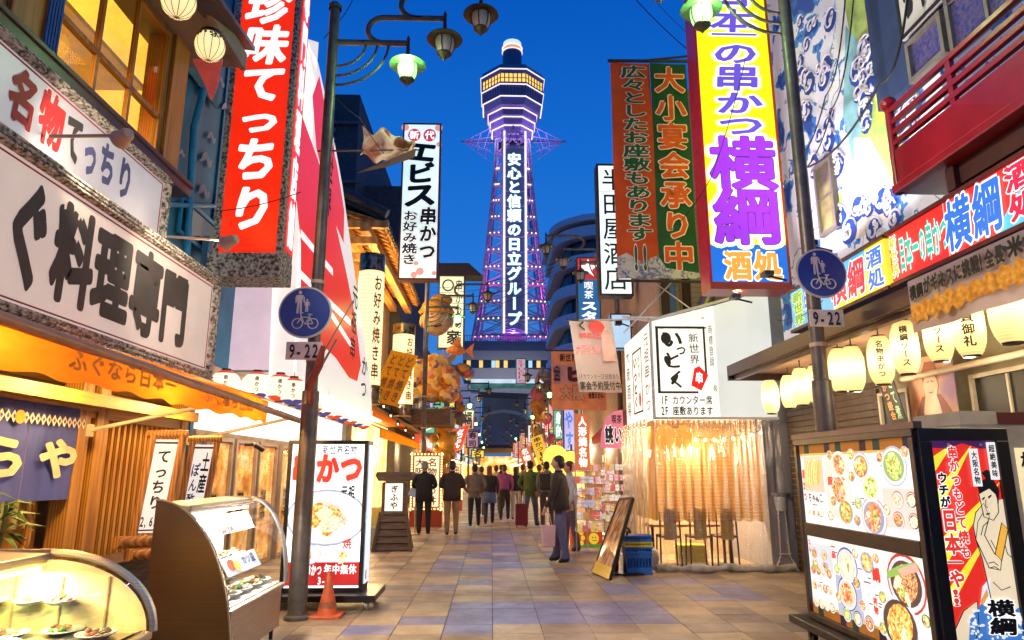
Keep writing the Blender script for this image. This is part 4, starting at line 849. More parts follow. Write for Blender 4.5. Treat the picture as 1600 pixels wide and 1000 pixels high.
m = MB(glow('lit_paper_window', (1,.95,.80), 1.2)); m.box(gx.x-.17, gx.x+.17, yg+.03, yg+.2, .74, 1.25); put(m, 'paper_window', gs)
Fg = Face((gx.x-.17, yg+.03, .74), (1,0,0), (0,0,1), .34, .51); letters(Fg, 'ぎふや', .28, .05, .75, .95, INK, gs, off=.03, jit=.03)
m = MB(DWOOD); m.prism([V((gx.x-.30,yg-.04,1.30)), V((gx.x+.30,yg-.04,1.30)), V((gx.x+.36,yg-.04,1.40)), V((gx.x+.34,yg-.04,1.47)), V((gx.x-.34,yg-.04,1.47)), V((gx.x-.36,yg-.04,1.40))], (0,.52,0)); put(m, 'roof_cap', gs, bevel=.008)
# menu stand beside it
q = at(648, 835, z=0); ms = thing('menu_stand', 'thin steel stand with a tilted blue menu card left of the man in black', 'stand', q)
m = MB(STEEL); m.tube([q, q+V((0,0,.95))], .016, n=8); m.lathe([(.13,0), (.13,.02), (.02,.03)], q, 16); put(m, 'post', ms)
m = MB(mat('blue_menu_card', (.35,.45,.58), emit=.0)); m.cbox(q+V((-.03,-.03,1.0)), (.24,.02,.30), Matrix.Rotation(R(-38), 3, 'X') @ Matrix.Rotation(R(20), 3, 'Y')); put(m, 'card', ms)
q = at(598, 805, z=0)
# ================================================================== LEFT: tiled-roof restaurant
jr = thing('tiled_roof_restaurant', 'old-style restaurant with lamplit wooden eaves under a grey tiled roof', 'building', (-4.5, 24, 0))
GOLDW = ramp_mat('lamplit_eave_timber', 'wave', [(0, (.42,.20,.045)), (1, (.62,.34,.09))], scale=2, stretch=(.6,6,6), rough=.6)
TILE = mat('grey_roof_tile', (.045,.047,.055), rough=.4, var=.3, scale=9)
xe_ = -2.95
yA, yB = 17.5, 27.0
zE = at(530, 312, x=xe_).z; print('ZE', zE, at(655, 520, x=xe_))
zE = 7.95
m = MB(mat('warm_upper_wall', (.45,.25,.09), rough=.7)); m.box(-9, -4.3, 17.7, 33, 0, zE+.3); put(m, 'wall', jr)
m = MB(TILE)
m.hexa([V((xe_,yA,zE+.12)), V((xe_,yB,zE+.12)), V((-7.5,yB,zE+2.3)), V((-7.5,yA,zE+2.3)), V((xe_,yA,zE+.2)), V((xe_,yB,zE+.2)), V((-7.5,yB,zE+2.4)), V((-7.5,yA,zE+2.4))]); put(m, 'roof_deck', jr)
tl = None
for i in range(32):
    if tl is None:
        b = MB(TILE); b.tube([(0,0,0), (-4.0,0,2.2)], .075, n=8); b.lathe([(0,-.02), (.095,-.02), (.1,.03), (.07,.04)], (0,0,0), 12, M=Matrix.Rotation(R(90), 3, 'Y')); tl = put(b, 'tile_row', jr, base=(0,0,0)); o = tl
    else: o = tl.copy(); COL.objects.link(o)
    o.location = V((xe_+.02, yA+.05+i*.30, zE+.2))-V(jr.location)
m = MB(TILE); m.tube([(xe_+.1,yA-.05,zE+.30), (-7.3,yA-.05,zE+2.6)], .13, n=10); m.tube([(xe_+.0,yA+.2,zE+.32), (-7.3,yA+.2,zE+2.6)], .1, n=8); m.tube([(-7.4,yA,zE+2.7), (-7.4,yB,zE+2.7)], .2, n=8); put(m, 'ridge', jr)
rf = None
for i in range(24):
    if rf is None: b = MB(GOLDW); b.hexa([V((0,0,0)), V((0,.09,0)), V((-1.6,.09,.62)), V((-1.6,0,.62)), V((0,0,.12)), V((0,.09,.12)), V((-1.6,.09,.74)), V((-1.6,0,.74))]); rf = put(b, 'rafter', jr, base=(0,0,0)); o = rf
    else: o = rf.copy(); COL.objects.link(o)
    o.location = V((xe_-.05, yA+.1+i*.395, zE-.03))-V(jr.location)
m = MB(GOLDW); m.hexa([V((xe_,yA,zE+.09)), V((xe_,yB,zE+.09)), V((-5.2,yB,zE+.78)), V((-5.2,yA,zE+.78)), V((xe_,yA,zE+.12)), V((xe_,yB,zE+.12)), V((-5.2,yB,zE+.81)), V((-5.2,yA,zE+.81))]); put(m, 'soffit', jr)
for k, (x_, z_) in enumerate(((-3.4, -.12), (-4.0, -.05))): m = MB(GOLDW); m.box(x_-.12, x_+.12, yA-.25, yB, zE+z_-.14, zE+z_+.1); put(m, 'purlin', jr)
for k in range(3): m = MB(GOLDW); m.box(-5.3, xe_+.15-k*.3, yA-.15+.10*k, yA+.0+.10*k, zE-.12-.42*k, zE+.08-.42*k); put(m, 'gable_beam', jr)
m = MB(mat('lamplit_panel', (.80,.50,.16), rough=.6)); m.box(-6.5, -4.2, 17.6, 17.69, 3.4, 7.3); put(m, 'gable_wall', jr)
for i, yy in enumerate((17.1, 19.5, 22, 25)): lamp('eave_light', 'POINT', (-3.5, yy, 6.9 if i else 6.2), 75, WARM, jr, .15)
# lower tiled eave with spotlights
zl = 3.25
m = MB(TILE); m.hexa([V((-3.25,16.8,zl)), V((-3.25,33,zl)), V((-4.9,33,zl+.75)), V((-4.9,16.8,zl+.75)), V((-3.25,16.8,zl+.07)), V((-3.25,33,zl+.07)), V((-4.9,33,zl+.85)), V((-4.9,16.8,zl+.85))]); put(m, 'lower_roof', jr)
t2 = None
for i in range(60):
    if t2 is None: b = MB(TILE); b.tube([(0,0,0), (-1.65,0,.75)], .06, n=8); b.lathe([(0,-.02), (.075,-.02), (.08,.02)], (0,0,0), 10, M=Matrix.Rotation(R(90), 3, 'Y')); t2 = put(b, 'lower_tile_row', jr, base=(0,0,0)); o = t2
    else: o = t2.copy(); COL.objects.link(o)
    o.location = V((-3.24, 16.9+i*.27, zl+.09))-V(jr.location)
m = MB(GOLDW); m.box(-3.35, -3.25, 16.8, 33, zl-.12, zl); m.box(-4.9, -3.35, 16.8, 33, zl-.05, zl-.02); put(m, 'lower_fascia', jr)
m = MB(mat('stone_pillar', (.30,.24,.17), rough=.8, bump=.4, var=.3)); m.box(-4.2, -3.6, 17.2, 17.9, 0, zl-.1); put(m, 'pillar', jr)
m = MB(ramp_mat('lit_shop_inside', 'noise', [(.3, (.65,.25,.03)), (.45, (1,.6,.15)), (.6, (1,.85,.45)), (.72, (.7,.12,.03))], scale=2.5, emit=1.5)); m.box(-4.25, -4.2, 18, 33, 0, zl-.1); put(m, 'lit_interior', jr)
YEL = cloth(mat('yellow_awning_cloth', (.95,.62,.05), rough=.8), .6)
m = MB(YEL); a0 = -2.9; m.hexa([V((a0,18.0,2.55)), V((a0,31,2.55)), V((-3.9,31,2.95)), V((-3.9,18.0,2.95)), V((a0,18.0,2.58)), V((a0,31,2.58)), V((-3.9,31,2.98)), V((-3.9,18.0,2.98))]); m.box(a0-.01, a0+.01, 18.0, 31, 2.33, 2.58); put(m, 'yellow_awning', jr)
for i, yy in enumerate((19.5, 22.5, 25.5, 29)): lamp('shop_light', 'POINT', (-3.6, yy, 2.25), 60, (1,.68,.32), jr, .15)
for i, (px, py) in enumerate(((590,617), (600,640), (611,655), (622,668), (634,678), (646,690))):
    c = at(px, py-8, x=-3.15); t = thing('floodlight', 'small black floodlight on the lower tiled eave, %s from the billboard' % ('first','second','third','fourth','fifth','sixth')[i], 'floodlight', c, 'floodlights on the lower tiled eave')
    m = MB(BLACK); m.tube([c+V((0,0,-.12)), c+V((0,0,.0))], .02, n=6); m.lathe([(.03,-.08), (.09,.06), (.08,.06)], c, 12, M=Matrix.Rotation(R(200), 3, 'X')); put(m, 'lamp_head', t)
    m = MB(glow('floodlight_lens', (1,.9,.7), 2.5)); m.ball(c+V((0,-.02,-.05)), .05, n=8, m=5); put(m, 'lens', t)
    if i > 1: lamp('flood_beam', 'SPOT', c+V((.25,0,.2)), 16, (1,.72,.4), t, .05, rot=(V((-.25,.9,1.6)).to_track_quat('-Z','Y').to_euler()), spot=100)
# giant cylinder lanterns
CY = ramp_mat('glowing_cylinder_paper', 'bands', [(.0, (1,.66,.25)), (.5, (1,.86,.52))], scale=3.2, emit=1.15)
def cyl_lantern(px, py0, py1, hw, dist, label):
    a, b = at(px, py0, y=dist), at(px, py1, y=dist); r = hw/1067*dist; t = thing('cylinder_lantern', label, 'lantern', b, 'giant cylinder lanterns')
    L = a.z-b.z; prof = [(r*(1+.012*(k % 2)), b.z+L*(.12+.76*k/40)) for k in range(41)]
    m = MB(CY); m.lathe(prof, (b.x, dist, 0), 28); put(m, 'paper_shade', t)
    for z0_, z1_ in ((0, .12), (.88, 1)): m = MB(ramp_mat('foil_end_cap', 'noise', [(.35, (.03,.03,.03)), (.6, (.35,.30,.22))], scale=7, rough=.25, metal=.8)); m.lathe([(r*1.04, b.z+L*z0_), (r*1.04, b.z+L*z1_)], (b.x, dist, 0), 28, cap=True); put(m, 'end_cap', t)
    F = Face((b.x+r*.35, dist-r*1.0, b.z+L*.15), V((.8,.6,0)), (0,0,1), r*.7, L*.7); letters(F, 'お好み焼き串', 0, 0, 1, 1, mat('brown_brush_ink', (.25,.10,.02)), t, off=.02, d=.03)
cyl_lantern(572, 400, 632, 20, 17.0, 'nearer giant glowing cylinder lantern beside the white billboard')
cyl_lantern(627, 508, 650, 17, 22.0, 'farther giant glowing cylinder lantern behind the yellow banners')
for i, (px, py) in enumerate(((592,585), (604,592), (616,600))):
    c = at(px, py, y=19.5); t = thing('yellow_banner', ('leftmost','middle','rightmost')[i]+' tilted yellow banner between the giant cylinder lanterns', 'banner', c, 'tilted yellow banners')
    F = Face(at(px-14, 625+i*3, y=19.5-i*.1), V((1,.0,-.25)), V((.38,0,1)), .34, 1.55)
    m = MB(cloth(mat('yellow_banner_cloth', (.95,.60,.04), rough=.8), .55)); F.box(m, 0, 0, 1, 1, -.01, 0); put(m, 'cloth', t); letters(F, 'どて焼き', .2, .05, .8, .95, mat('brown_brush_ink', (0,0,0)), t, off=.03)
# dark building behind it
db = thing('dark_office_block', 'unlit dark concrete block rising behind the tiled roof', 'building', (-8, 30, 0))
DK = mat('dark_concrete', (.055,.055,.065), rough=.8, bump=.3, var=.3)
m = MB(DK); q0, q1, q2 = at(505,300,y=26), at(578,300,y=26), at(570,148,y=26); m.box(-16, q2.x-.2, 26, 38, 0, q2.z); m.box(q2.x-.2, q2.x+1.5, 28, 38, 0, q2.z-3.2); put(m, 'wall', db)
m = MB(mat('dark_window_glass', (.02,.03,.05), rough=.1))
for k in range(4):
    for j in range(3): m = MB(mat('dark_window_glass', (0,0,0))); m.box(q2.x-2.2-j*1.6, q2.x-1.1-j*1.6, 25.95, 25.98, 7+k*2.6, 8.3+k*2.6); put(m, 'window', db)
m = MB(mat('dark_rail', (.09,.09,.1))); 
for z in (10.2, 12.8, 15.4): m = MB(mat('dark_rail', (.09,.09,.1))); m.box(q2.x-4, q2.x+.1, 25.8, 25.9, z, z+.12); put(m, 'ledge', db)
# ================================================================== vertical signs on the left, farther on
PALEG = ramp_mat('pale_green_lit_panel', 'noise', [(.35, (.62,.88,.78)), (.65, (.88,.97,.90))], scale=.8, rough=.35, emit=.92)
def vsign(label, F, panel, frameM, depth=.35, fw=.05, name='vertical_sign', grp=None, cat='sign'):
    t = thing(name, label, cat, F.p(.5, 0, -depth/2), grp)
    m = MB(panel); F.box(m, .01, .005, .99, .995, -depth+.01, 0); put(m, 'lit_panel', t)
    m = MB(frameM); F.frame(m, fw, -depth, .015); put(m, 'frame', t, bevel=.005)
    return t
FE = FY(19.0, (621, 436), (684, 438), 192)
es = vsign('pale lit sign with black brush letters and two red seals, left of the tower', FE, PALEG, mat('maroon_sign_frame', (.13,.03,.03), rough=.4))
def seal(F, a, b, r, ch, par, m1=None):
    m = MB(m1 or glow('pinkish_red_seal', (.75,.06,.10), .75, samp=False)); F.disc(m, a, b, r, r*1.1, .006, 24); put(m, 'red_seal', par)
    letters(F, ch, a-.8*r/F.W, b-.8*r/F.H, a+.8*r/F.W, b+.8*r/F.H, WPR, par, off=.03, d=.012)
seal(FE, .30, .92, .19, '新', es); seal(FE, .70, .92, .19, '代', es)
letters(FE, 'エビス', .12, .46, .86, .88, INK, es, off=.05, jit=.12, slant=.1, fill=1.05)
letters(FE, '串かつ', .50, .12, .94, .45, INK, es, off=.04, jit=.05, slant=.05, outl=[(.075, WPR), (.095, INK)], d=.014, fill=1.0); letters(FE, 'お好み焼き', .08, .09, .46, .43, INK, es, off=.03, jit=.06, outl=[(.07, WPR), (.09, INK)], d=.014)
m = MB(glow('pink_flower_print', (.95,.45,.40), .7, samp=False))
for a, b, r in ((.06,.97,.12), (.93,.97,.12), (.94,.86,.08), (.55,.05,.12), (.40,.03,.1), (.9,.04,.07), (.45,.10,.07)): FE.disc(m, a, b, r, r, .004, 8)
put(m, 'flower_print', es)
FH = FY(26.0, (683, 545), (725, 545), 430)
hs = vsign('greenish cream lit sign with a dark roof cap behind the left lamp arms', FH, glow('greenish_cream_panel', (.92,.93,.58), .95), DARKSTEEL)
letters(FH, '串かつの店', .62, .08, .92, .95, INK, hs, off=.01); letters(FH, 'じゃん', .25, .42, .52, .74, INK, hs, off=.02, jit=.05); letters(FH, '家', .32, .05, .82, .26, INK, hs, off=.03)
m = MB(INK); m.tube([FH.p(.36+.2*math.cos(k*.524), .86+.075*math.sin(k*.524), .01) for k in range(12)], .03, n=5, closed=True); put(m, 'ring_print', hs)
m = MB(mat('dark_roof_cap', (.03,.018,.02))); a, b = at(683,430,y=25.9), at(740,430,y=25.9); m.prism([a, b+V((.35,0,0)), b+V((-.2,0,.5)), a+V((0,0,.5))], (0,.9,0)); put(m, 'roof_cap', hs)
# big golden figure with coloured robe on the shop front (generic lucky god) and the hanging ornaments
GOLD = mat('lamplit_gold_paint', (.50,.26,.035), rough=.4, metal=.25, var=.45, scale=1.5, bump=.3, bscale=8)
def fig(px, py, y): return at(px, py, y=y)
yf = 22.5
fg = thing('ornamental_figure', 'plump lucky-god figure in a colourful robe and tan cap above the yellow awning', 'statue', fig(690, 630, yf+.3))
SKN = mat('painted_plaster_skin', (.45,.33,.22), rough=.5, var=.3, scale=2)
ROBE = ramp_mat('patterned_robe', 'voronoi', [(0, (.62,.20,.02)), (.3, (.85,.50,.08)), (.55, (.70,.32,.22)), (.65, (.14,.12,.30)), (.72, (.80,.66,.40)), (.9, (.75,.42,.06))], scale=7, rough=.5, const=True, bump=.2)
c = fig(678, 590, yf+.5); m = MB(ROBE); m.ball(c+V((-.0,0,.1)), .50, .5, .72, n=24, m=14); m.ball(c+V((-.05,-.1,-.5)), .60, .5, .36, n=20, m=12); m.ball(c+V((-.55,-.2,.15)), .32, .3, .5, n=14, m=8, M=Matrix.Rotation(.5,3,'Y')); m.ball(c+V((.55,-.2,.0)), .30, .3, .5, n=14, m=8, M=Matrix.Rotation(-.6,3,'Y')); m.ball(c+V((.5,-.25,-.6)), .38, .4, .3, n=14, m=8); m.ball(c+V((-.7,-.25,-.65)), .38, .4, .3, n=14, m=8); put(m, 'robe', fg)
c = fig(682, 500, yf+.4); m = MB(SKN); m.ball(c, .52, .5, .55, n=20, m=14); m.ball(c+V((.08,-.45,-.08)), .09, .1, .09); m.ball(c+V((.5,0,-.05)), .08,.16,.22); m.ball(c+V((-.5,0,-.05)), .08,.16,.22); put(m, 'head', fg)
m = MB(INK); m.ball(c+V((.22,-.44,.10)), .07,.03,.03); m.ball(c+V((-.12,-.46,.10)), .07,.03,.03); m.tube([c+V((-.12,-.46,-.28)), c+V((.05,-.50,-.33)), c+V((.22,-.45,-.26))], .025, n=6); put(m, 'face_paint', fg)
m = MB(mat('tan_cap_cloth', (.50,.27,.05), rough=.7, var=.4, scale=3)); m.ball(c+V((-.02,0,.40)), .52, .5, .34, n=20, m=10); m.ball(c+V((.16,0,.70)), .38, .3, .22, n=16, m=8); m.lathe([(.55,-.1), (.62,0), (.55,.1)], c+V((0,0,.28)), 20); put(m, 'cap', fg)
c2 = fig(712, 548, yf); m = MB(mat('orange_fish_paint', (.75,.25,.05), rough=.4, var=.4, scale=5)); m.ball(c2, .32, .16, .18, n=16, m=8); m.prism([c2+V((.3,0,0)), c2+V((.62,0,.28)), c2+V((.55,0,0)), c2+V((.62,0,-.26))], (0,.06,0)); m.prism([c2+V((-.15,0,.2)), c2+V((.1,0,.48)), c2+V((.2,0,.15))], (0,.05,0)); put(m, 'carried_fish', fg)
m = MB(SKN); m.tube([fig(690,560,yf-.3), fig(700,566,yf-.5), fig(708,556,yf-.3)], [.2,.16,.12], n=10); put(m, 'arm', fg)
m = MB(DWOOD); m.box(fig(645,650,yf).x, fig(705,650,yf).x, yf-.4, yf+1.2, fig(678,665,yf).z, fig(678,640,yf).z); put(m, 'platform', fg)
gg = thing('golden_ornament', 'gilded lucky-god carving with big lobes hanging under the robed figure', 'ornament', fig(690, 690, 24.5))
m = MB(GOLD); yy = 24.5
for (px, py, rx_, rz_) in ((692,648,.42,.36), (676,655,.5,.22), (690,672,.42,.42), (694,692,.45,.50), (688,712,.42,.42), (685,730,.3,.34), (700,660,.3,.28), (674,686,.24,.20), (704,684,.22,.3), (678,702,.18,.2), (700,708,.24,.3), (692,738,.2,.24)): m.ball(fig(px+4,py,yy)+V((0,random.uniform(-.2,.2),0)), rx_*.68, .28, rz_*.8, n=14, m=8, M=Matrix.Rotation(random.uniform(-.4,.4), 3, 'Y'))
put(m, 'gilded_body', gg)
# bulb-framed lit menu boards
def bulb_board(label, pl, pr, top, dist, text, ox=0):
    F = FY(dist, pl, pr, top); t = thing('bulb_framed_board', label, 'sign', F.p(.5,0,0), 'bulb-framed boards')
    m = MB(glow('cream_menu_panel', (1,.84,.50), 1.15)); F.box(m, .06, .03, .94, .97, -.05, 0); put(m, 'lit_panel', t)
    m = MB(mat('orange_frame', (.45,.16,.02))); F.frame(m, .09, -.08, .03); put(m, 'frame', t)
    m = MB(glow('small_bulbs', (1,.72,.28), 3, samp=False)); nv, nh = 22, 9
    for i in range(nv+1):
        for a in (.03, .97): m.ball(F.p(a, i/nv, .04), .028, n=5, m=3)
    for i in range(nh+1):
        for b in (.02, .98): m.ball(F.p(i/nh, b, .04), .028, n=5, m=3)
    put(m, 'bulbs', t, kind='stuff')
    k = len(text)
    for i, tx in enumerate(text): letters(F, tx, .12+.8*i/k, .08, .12+.8*(i+.8)/k, .92, mat('brown_brush_ink', (0,0,0)), t, off=.02, jit=.03)
    m = MB(mat('red_plinth', (.35,.05,.02))); m.box(F.O.x, F.O.x+F.W, dist-.05, dist+.3, 0, F.O.z); put(m, 'plinth', t)
bulb_board('wide bulb-framed board behind the man in the black suit', (640, 797), (690, 797), 708, 19.4, ('大阪串かつ', '名物かつ丼'))
bulb_board('narrow bulb-framed board with an orange frame beside the khaki trousers man', (706, 780), (722, 780), 722, 27, ('串かつ',))
# ================================================================== TOWER
TY = 147.0
def tz(py): return at(802, py, y=TY).z
tx0 = at(802, 400, y=TY).x
def hw(px): return px*TY/1067*1.04
tw_ = thing('observation_tower', 'purple-lit steel lattice tower with an octagonal observation deck and glowing sign', 'tower', (tx0, TY+8, 0))
PUR = mat('pale_tower_steel', (.40,.37,.45), rough=.5, metal=.1, var=.25, scale=.5)
MAG = mat('magenta_glow_steel', (.60,.20,.55), rough=.5, emit=.35, ecol=(.72,.08,.62))  # magenta floodlight on these beams put into colour and emission
cx, cyy = tx0, TY+8
prof = [(tz(530), 9.0), (tz(470), 7.6), (tz(400), 6.4), (tz(330), 5.4), (tz(270), 4.6), (tz(205), 4.0)]
def wd(z):
    for (z0, w0), (z1, w1) in zip(prof, prof[1:]):
        if z <= z1: return w0+(w1-w0)*(z-z0)/(z1-z0)
    return prof[-1][1]
zb0, zt0 = prof[0][0]-4, prof[-1][0]
def corner(z, sx, sy): w_ = wd(z); return V((cx+sx*w_, cyy+sy*w_, z))
lv = [zb0+(zt0-zb0)*k/13 for k in range(14)]
for sx in (-1, 1):
    for sy in (-1, 1):
        m = MB(PUR)
        for a, b in ((1,1), (.88,1), (1,.88), (.88,.88)): m.tube([V((cx+sx*wd(z)*a, cyy+sy*wd(z)*b, z)) for z in lv], .22, n=6)
        for z0, z1 in zip(lv, lv[1:]):
            for q in range(3):
                za, zb2 = z0+(z1-z0)*q/3, z0+(z1-z0)*(q+1)/3; m.tube([V((cx+sx*wd(za), cyy+sy*wd(za), za)), V((cx+sx*wd(zb2)*.88, cyy+sy*wd(zb2), zb2))], .09, n=4)
        put(m, 'lattice_leg', tw_)
BUL = glow('tower_bulbs', (1,.82,.7), 2.2, samp=False)
for i, z in enumerate(lv):
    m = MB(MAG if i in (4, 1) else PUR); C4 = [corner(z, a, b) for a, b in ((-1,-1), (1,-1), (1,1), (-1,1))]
    for k in range(4): m.beam(C4[k], C4[(k+1) % 4], .35, .45)
    put(m, 'ring_beam', tw_)
    if 1 <= i < 12:
        m = MB(BUL); a, b = C4[0], C4[1]
        for s_ in (-1, 1):
            n_ = 5 if i < 4 else (4 if i < 6 else 3)
            for k in range(n_): f = 3.3 + (wd(z)-.6-3.3)*k/(n_-1) if wd(z) > 4.3 else 3.3+.5*k; m.ball((cx+s_*f, a.y-.5, z+.3-.05*k), .17, n=6, m=4)
        put(m, 'bulb_row', tw_)
m = MB(PUR)
for z0, z1 in zip(lv, lv[1:]):
    for k, ((a, b), (c, d)) in enumerate((((-1,-1),(1,-1)), ((1,-1),(1,1)), ((1,1),(-1,1)), ((-1,1),(-1,-1)))):
        m.tube([corner(z0,a,b), (corner(z1,a,b)+corner(z1,c,d))/2], .13, n=4); m.tube([corner(z0,c,d), (corner(z1,a,b)+corner(z1,c,d))/2], .13, n=4)
        m.tube([corner(z0,a,b), corner(z1,c,d)], .10, n=4); m.tube([corner(z1,a,b), corner(z0,c,d)], .10, n=4)
put(m, 'cross_bracing', tw_, kind='stuff')
m = MB(mat('tower_core', (.06,.05,.10))); m.box(cx-2.2, cx+2.2, cyy-2, cyy+2, zb0, zt0); put(m, 'lift_shaft', tw_)
# sign panel
spx0, spx1 = at(788, 400, y=TY+1).x, at(819, 400, y=TY+1).x
yS = TY-.4
Sg = Face((at(785,400,y=yS).x, yS, tz(517)), (1,0,0), (0,0,1), at(822,400,y=yS).x-at(785,400,y=yS).x, tz(228)-tz(517))
sg = Sg
m = MB(mat('dark_sign_backing', (.035,.04,.09), rough=.5, emit=.3, ecol=(.10,.12,.35))); Sg.box(m, .08, 0, .92, 1, -.8, 0); put(m, 'sign_backing', tw_)
NEON = glow('neon_white', (1,.86,.84), 1.15)
for a in (0, .92): m = MB(NEON); m.box(Sg.p(a,0).x+.15, Sg.p(a,0).x+.62, yS-.7, yS-.3, tz(522), tz(208)); put(m, 'neon_line', tw_)
m = MB(PUR); 
for a in (-.03, 1.03): m.box(Sg.p(a,0).x-.15, Sg.p(a,0).x+.15, yS-.3, yS+.6, tz(525), tz(205))
for k in range(14): z = tz(520)+(tz(210)-tz(520))*k/13; m.box(Sg.p(0,0).x, Sg.p(1,0).x, yS-.2, yS+.6, z, z+.2); m.box(Sg.p(.1,0).x, Sg.p(.2,0).x, yS, cyy-wd(z), z, z+.2); m.box(Sg.p(.8,0).x, Sg.p(.9,0).x, yS, cyy-wd(z), z, z+.2)
put(m, 'sign_frame', tw_)
letters(Sg, '安心と信頼の日立グループ', .18, .02, .82, .955, glow('ice_white_led', (.85,1,1), 1.7, samp=False), tw_, off=.035, outl=[(.075, glow('cyan_led_halo', (.16,.50,.72), .7, samp=False))], d=.35)
# deck: octagonal storeys
def octa(prof_, m_, nm, sh=True):
    mb = MB(m_); mb.lathe([(hw(r)/math.cos(R(22.5)), tz(p)) for r, p in prof_], (cx, cyy, 0), 8, ph=R(22.5), smooth=False); mb.smooth = False; return put(mb, nm, tw_)
DPUR = mat('violet_cladding', (.13,.09,.22), rough=.5, var=.25, scale=.3, emit=0); DBLU = mat('dusky_blue_cladding', (.10,.11,.20), rough=.35, emit=0)
sc_ = 1.0
octa([(27,206), (33,190)], DPUR, 'neck'); octa([(33,191), (33,184), (37,184), (37,172), (41,172), (41,160), (46,158)], DPUR, 'lower_storey')
octa([(46,158), (50,146), (51.5,130)], DBLU, 'middle_storey')
octa([(52,131), (53,126)], DPUR, 'window_sill_band'); 
octa([(50,127), (51,112)], glow('golden_lit_deck', (1,.62,.14), 1.3), 'lit_deck_glass')
octa([(53,112), (55,105), (50,97), (20,93), (0,92)], mat('violet_grey_roof', (.20,.17,.30), rough=.5, emit=0), 'deck_roof')
for rr_, pp in ((54.5,106), (53,129), (50.5,146.5), (41.5,161), (38,173), (34.5,185)):
    mb = MB(NEON); r_ = hw(rr_)/math.cos(R(22.5))
    pts = [V((cx+r_*math.cos(R(22.5+45*k)), cyy+r_*math.sin(R(22.5+45*k)), tz(pp)-.1)) for k in range(8)]
    mb.tube(pts, .17, n=6, closed=True, cap=False); put(mb, 'neon_ring', tw_)
m = MB(mat('deck_mullion', (.12,.07,.05)))
for k in range(8):
    for j in range(6):
        r_ = hw(51.6)/math.cos(R(22.5)); a0, a1 = R(22.5+45*k), R(67.5+45*k); p0 = V((math.cos(a0), math.sin(a0), 0))*r_; p1 = V((math.cos(a1), math.sin(a1), 0))*r_; p = p0.lerp(p1, j/6); m.box(cx+p.x-.12, cx+p.x+.12, cyy+p.y-.12, cyy+p.y+.12, tz(127), tz(112))
r_ = hw(51.7)/math.cos(R(22.5)); pts = [V((cx+r_*math.cos(R(22.5+45*k)), cyy+r_*math.sin(R(22.5+45*k)), tz(119))) for k in range(8)]; m.tube(pts, .1, n=4, closed=True)
put(m, 'window_mullion', tw_)
m = MB(mat('deck_mullion_blue', (.06,.06,.12)))
for k in range(8):
    for j in range(7):
        r0, r1 = hw(49.5)/math.cos(R(22.5)), hw(52)/math.cos(R(22.5)); a0, a1 = R(22.5+45*k), R(67.5+45*k); u0 = V((math.cos(a0), math.sin(a0), 0)).lerp(V((math.cos(a1), math.sin(a1), 0)), j/7)
        m.tube([V((cx,cyy,tz(146)))+u0*r0, V((cx,cyy,tz(130)))+u0*r1], .12, n=4)
put(m, 'panel_rib', tw_)
tzc = lambda p_: at(802, p_, y=cyy).z
m = MB(DBLU); m.lathe([(hw(17),tz(98)), (hw(17),tzc(84))], (cx,cyy,0), 24); put(m, 'beacon_drum', tw_)
m = MB(glow('orange_beacon', (1,.25,.06), 1.0)); m.lathe([(hw(16),tzc(84)), (hw(16),tzc(76))], (cx,cyy,0), 24); put(m, 'beacon_orange', tw_)
m = MB(glow('pale_beacon', (.75,.92,1), .9)); m.lathe([(hw(16.5),tzc(76)), (hw(16),tzc(69)), (hw(10),tzc(66)), (0,tzc(65))], (cx,cyy,0), 24); put(m, 'beacon_dome', tw_)
for p_ in (83, 77): m = MB(NEON); m.tube([(cx+hw(17.3)*math.cos(k*math.pi/12), cyy+hw(17.3)*math.sin(k*math.pi/12), tzc(p_)) for k in range(24)], .2, n=5, closed=True); put(m, 'neon_ring', tw_)
# cable spider below the deck
m = MB(mat('pink_lit_cable', (.40,.25,.50), emit=.0))
for s_ in (-1, 1):
    tip = at(802+s_*78, 221, y=cyy); 
    for (px, py) in ((22,203), (30,232), (35,245), (26,222)):
        for dy in (-3, 3): q = at(802+s_*px, py, y=cyy); m.tube([q+V((0,dy,0)), tip], .08, n=4)
    for f in (.25, .5, .75):
        a_ = [at(802+s_*22, 203, y=cyy).lerp(tip, f)+V((0,k*3*(1-f),0)) for k in (-1,1)]; b_ = [at(802+s_*35, 245, y=cyy).lerp(tip, f)+V((0,k*3*(1-f),0)) for k in (-1,1)]; m.tube([a_[0], b_[0], b_[1], a_[1]], .07, n=4, closed=True)
    tip2 = V((cx, cyy+s_*12, tz(221)))
put(m, 'cable_cage', tw_)
m = MB(mat('dark_spar', (.10,.06,.12))); m.tube([at(720,221,y=cyy), at(884,221,y=cyy)], .22, n=6); put(m, 'spar', tw_)
m = MB(PUR); A = at(802,196,y=TY-1); 
for q in (782, 792, 812, 822): m.tube([A, at(q, 232 if q in (792,812) else 222, y=TY-1)], .14, n=4)
m.tube([at(789,214,y=TY-1), at(815,214,y=TY-1)], .12, n=4); put(m, 'front_strut', tw_)
for i, z in enumerate((tz(520), tz(455), tz(380), tz(300), tz(235))): lamp('flood_lamp', 'POINT', (cx, cyy-4.6 if i else cyy-8, z), 5200 if i < 2 else 2000, (.48,.16,1) if i not in (1,) else (1,.12,.7), tw_, 1.0)
for k in range(4): lamp('flood_lamp', 'POINT', (cx+9.5*math.cos(R(45+90*k)), cyy+9.5*math.sin(R(45+90*k)), tz(196)), 2600, (.55,.42,1), tw_, .6)
for sx in (-1, 1): lamp('flood_lamp', 'SPOT', (cx+sx*16, cyy-22, tz(525)), 22000, (.50,.26,1), tw_, .6, rot=V((-sx*14,18,38)).to_track_quat('-Z','Y').to_euler(), spot=60)
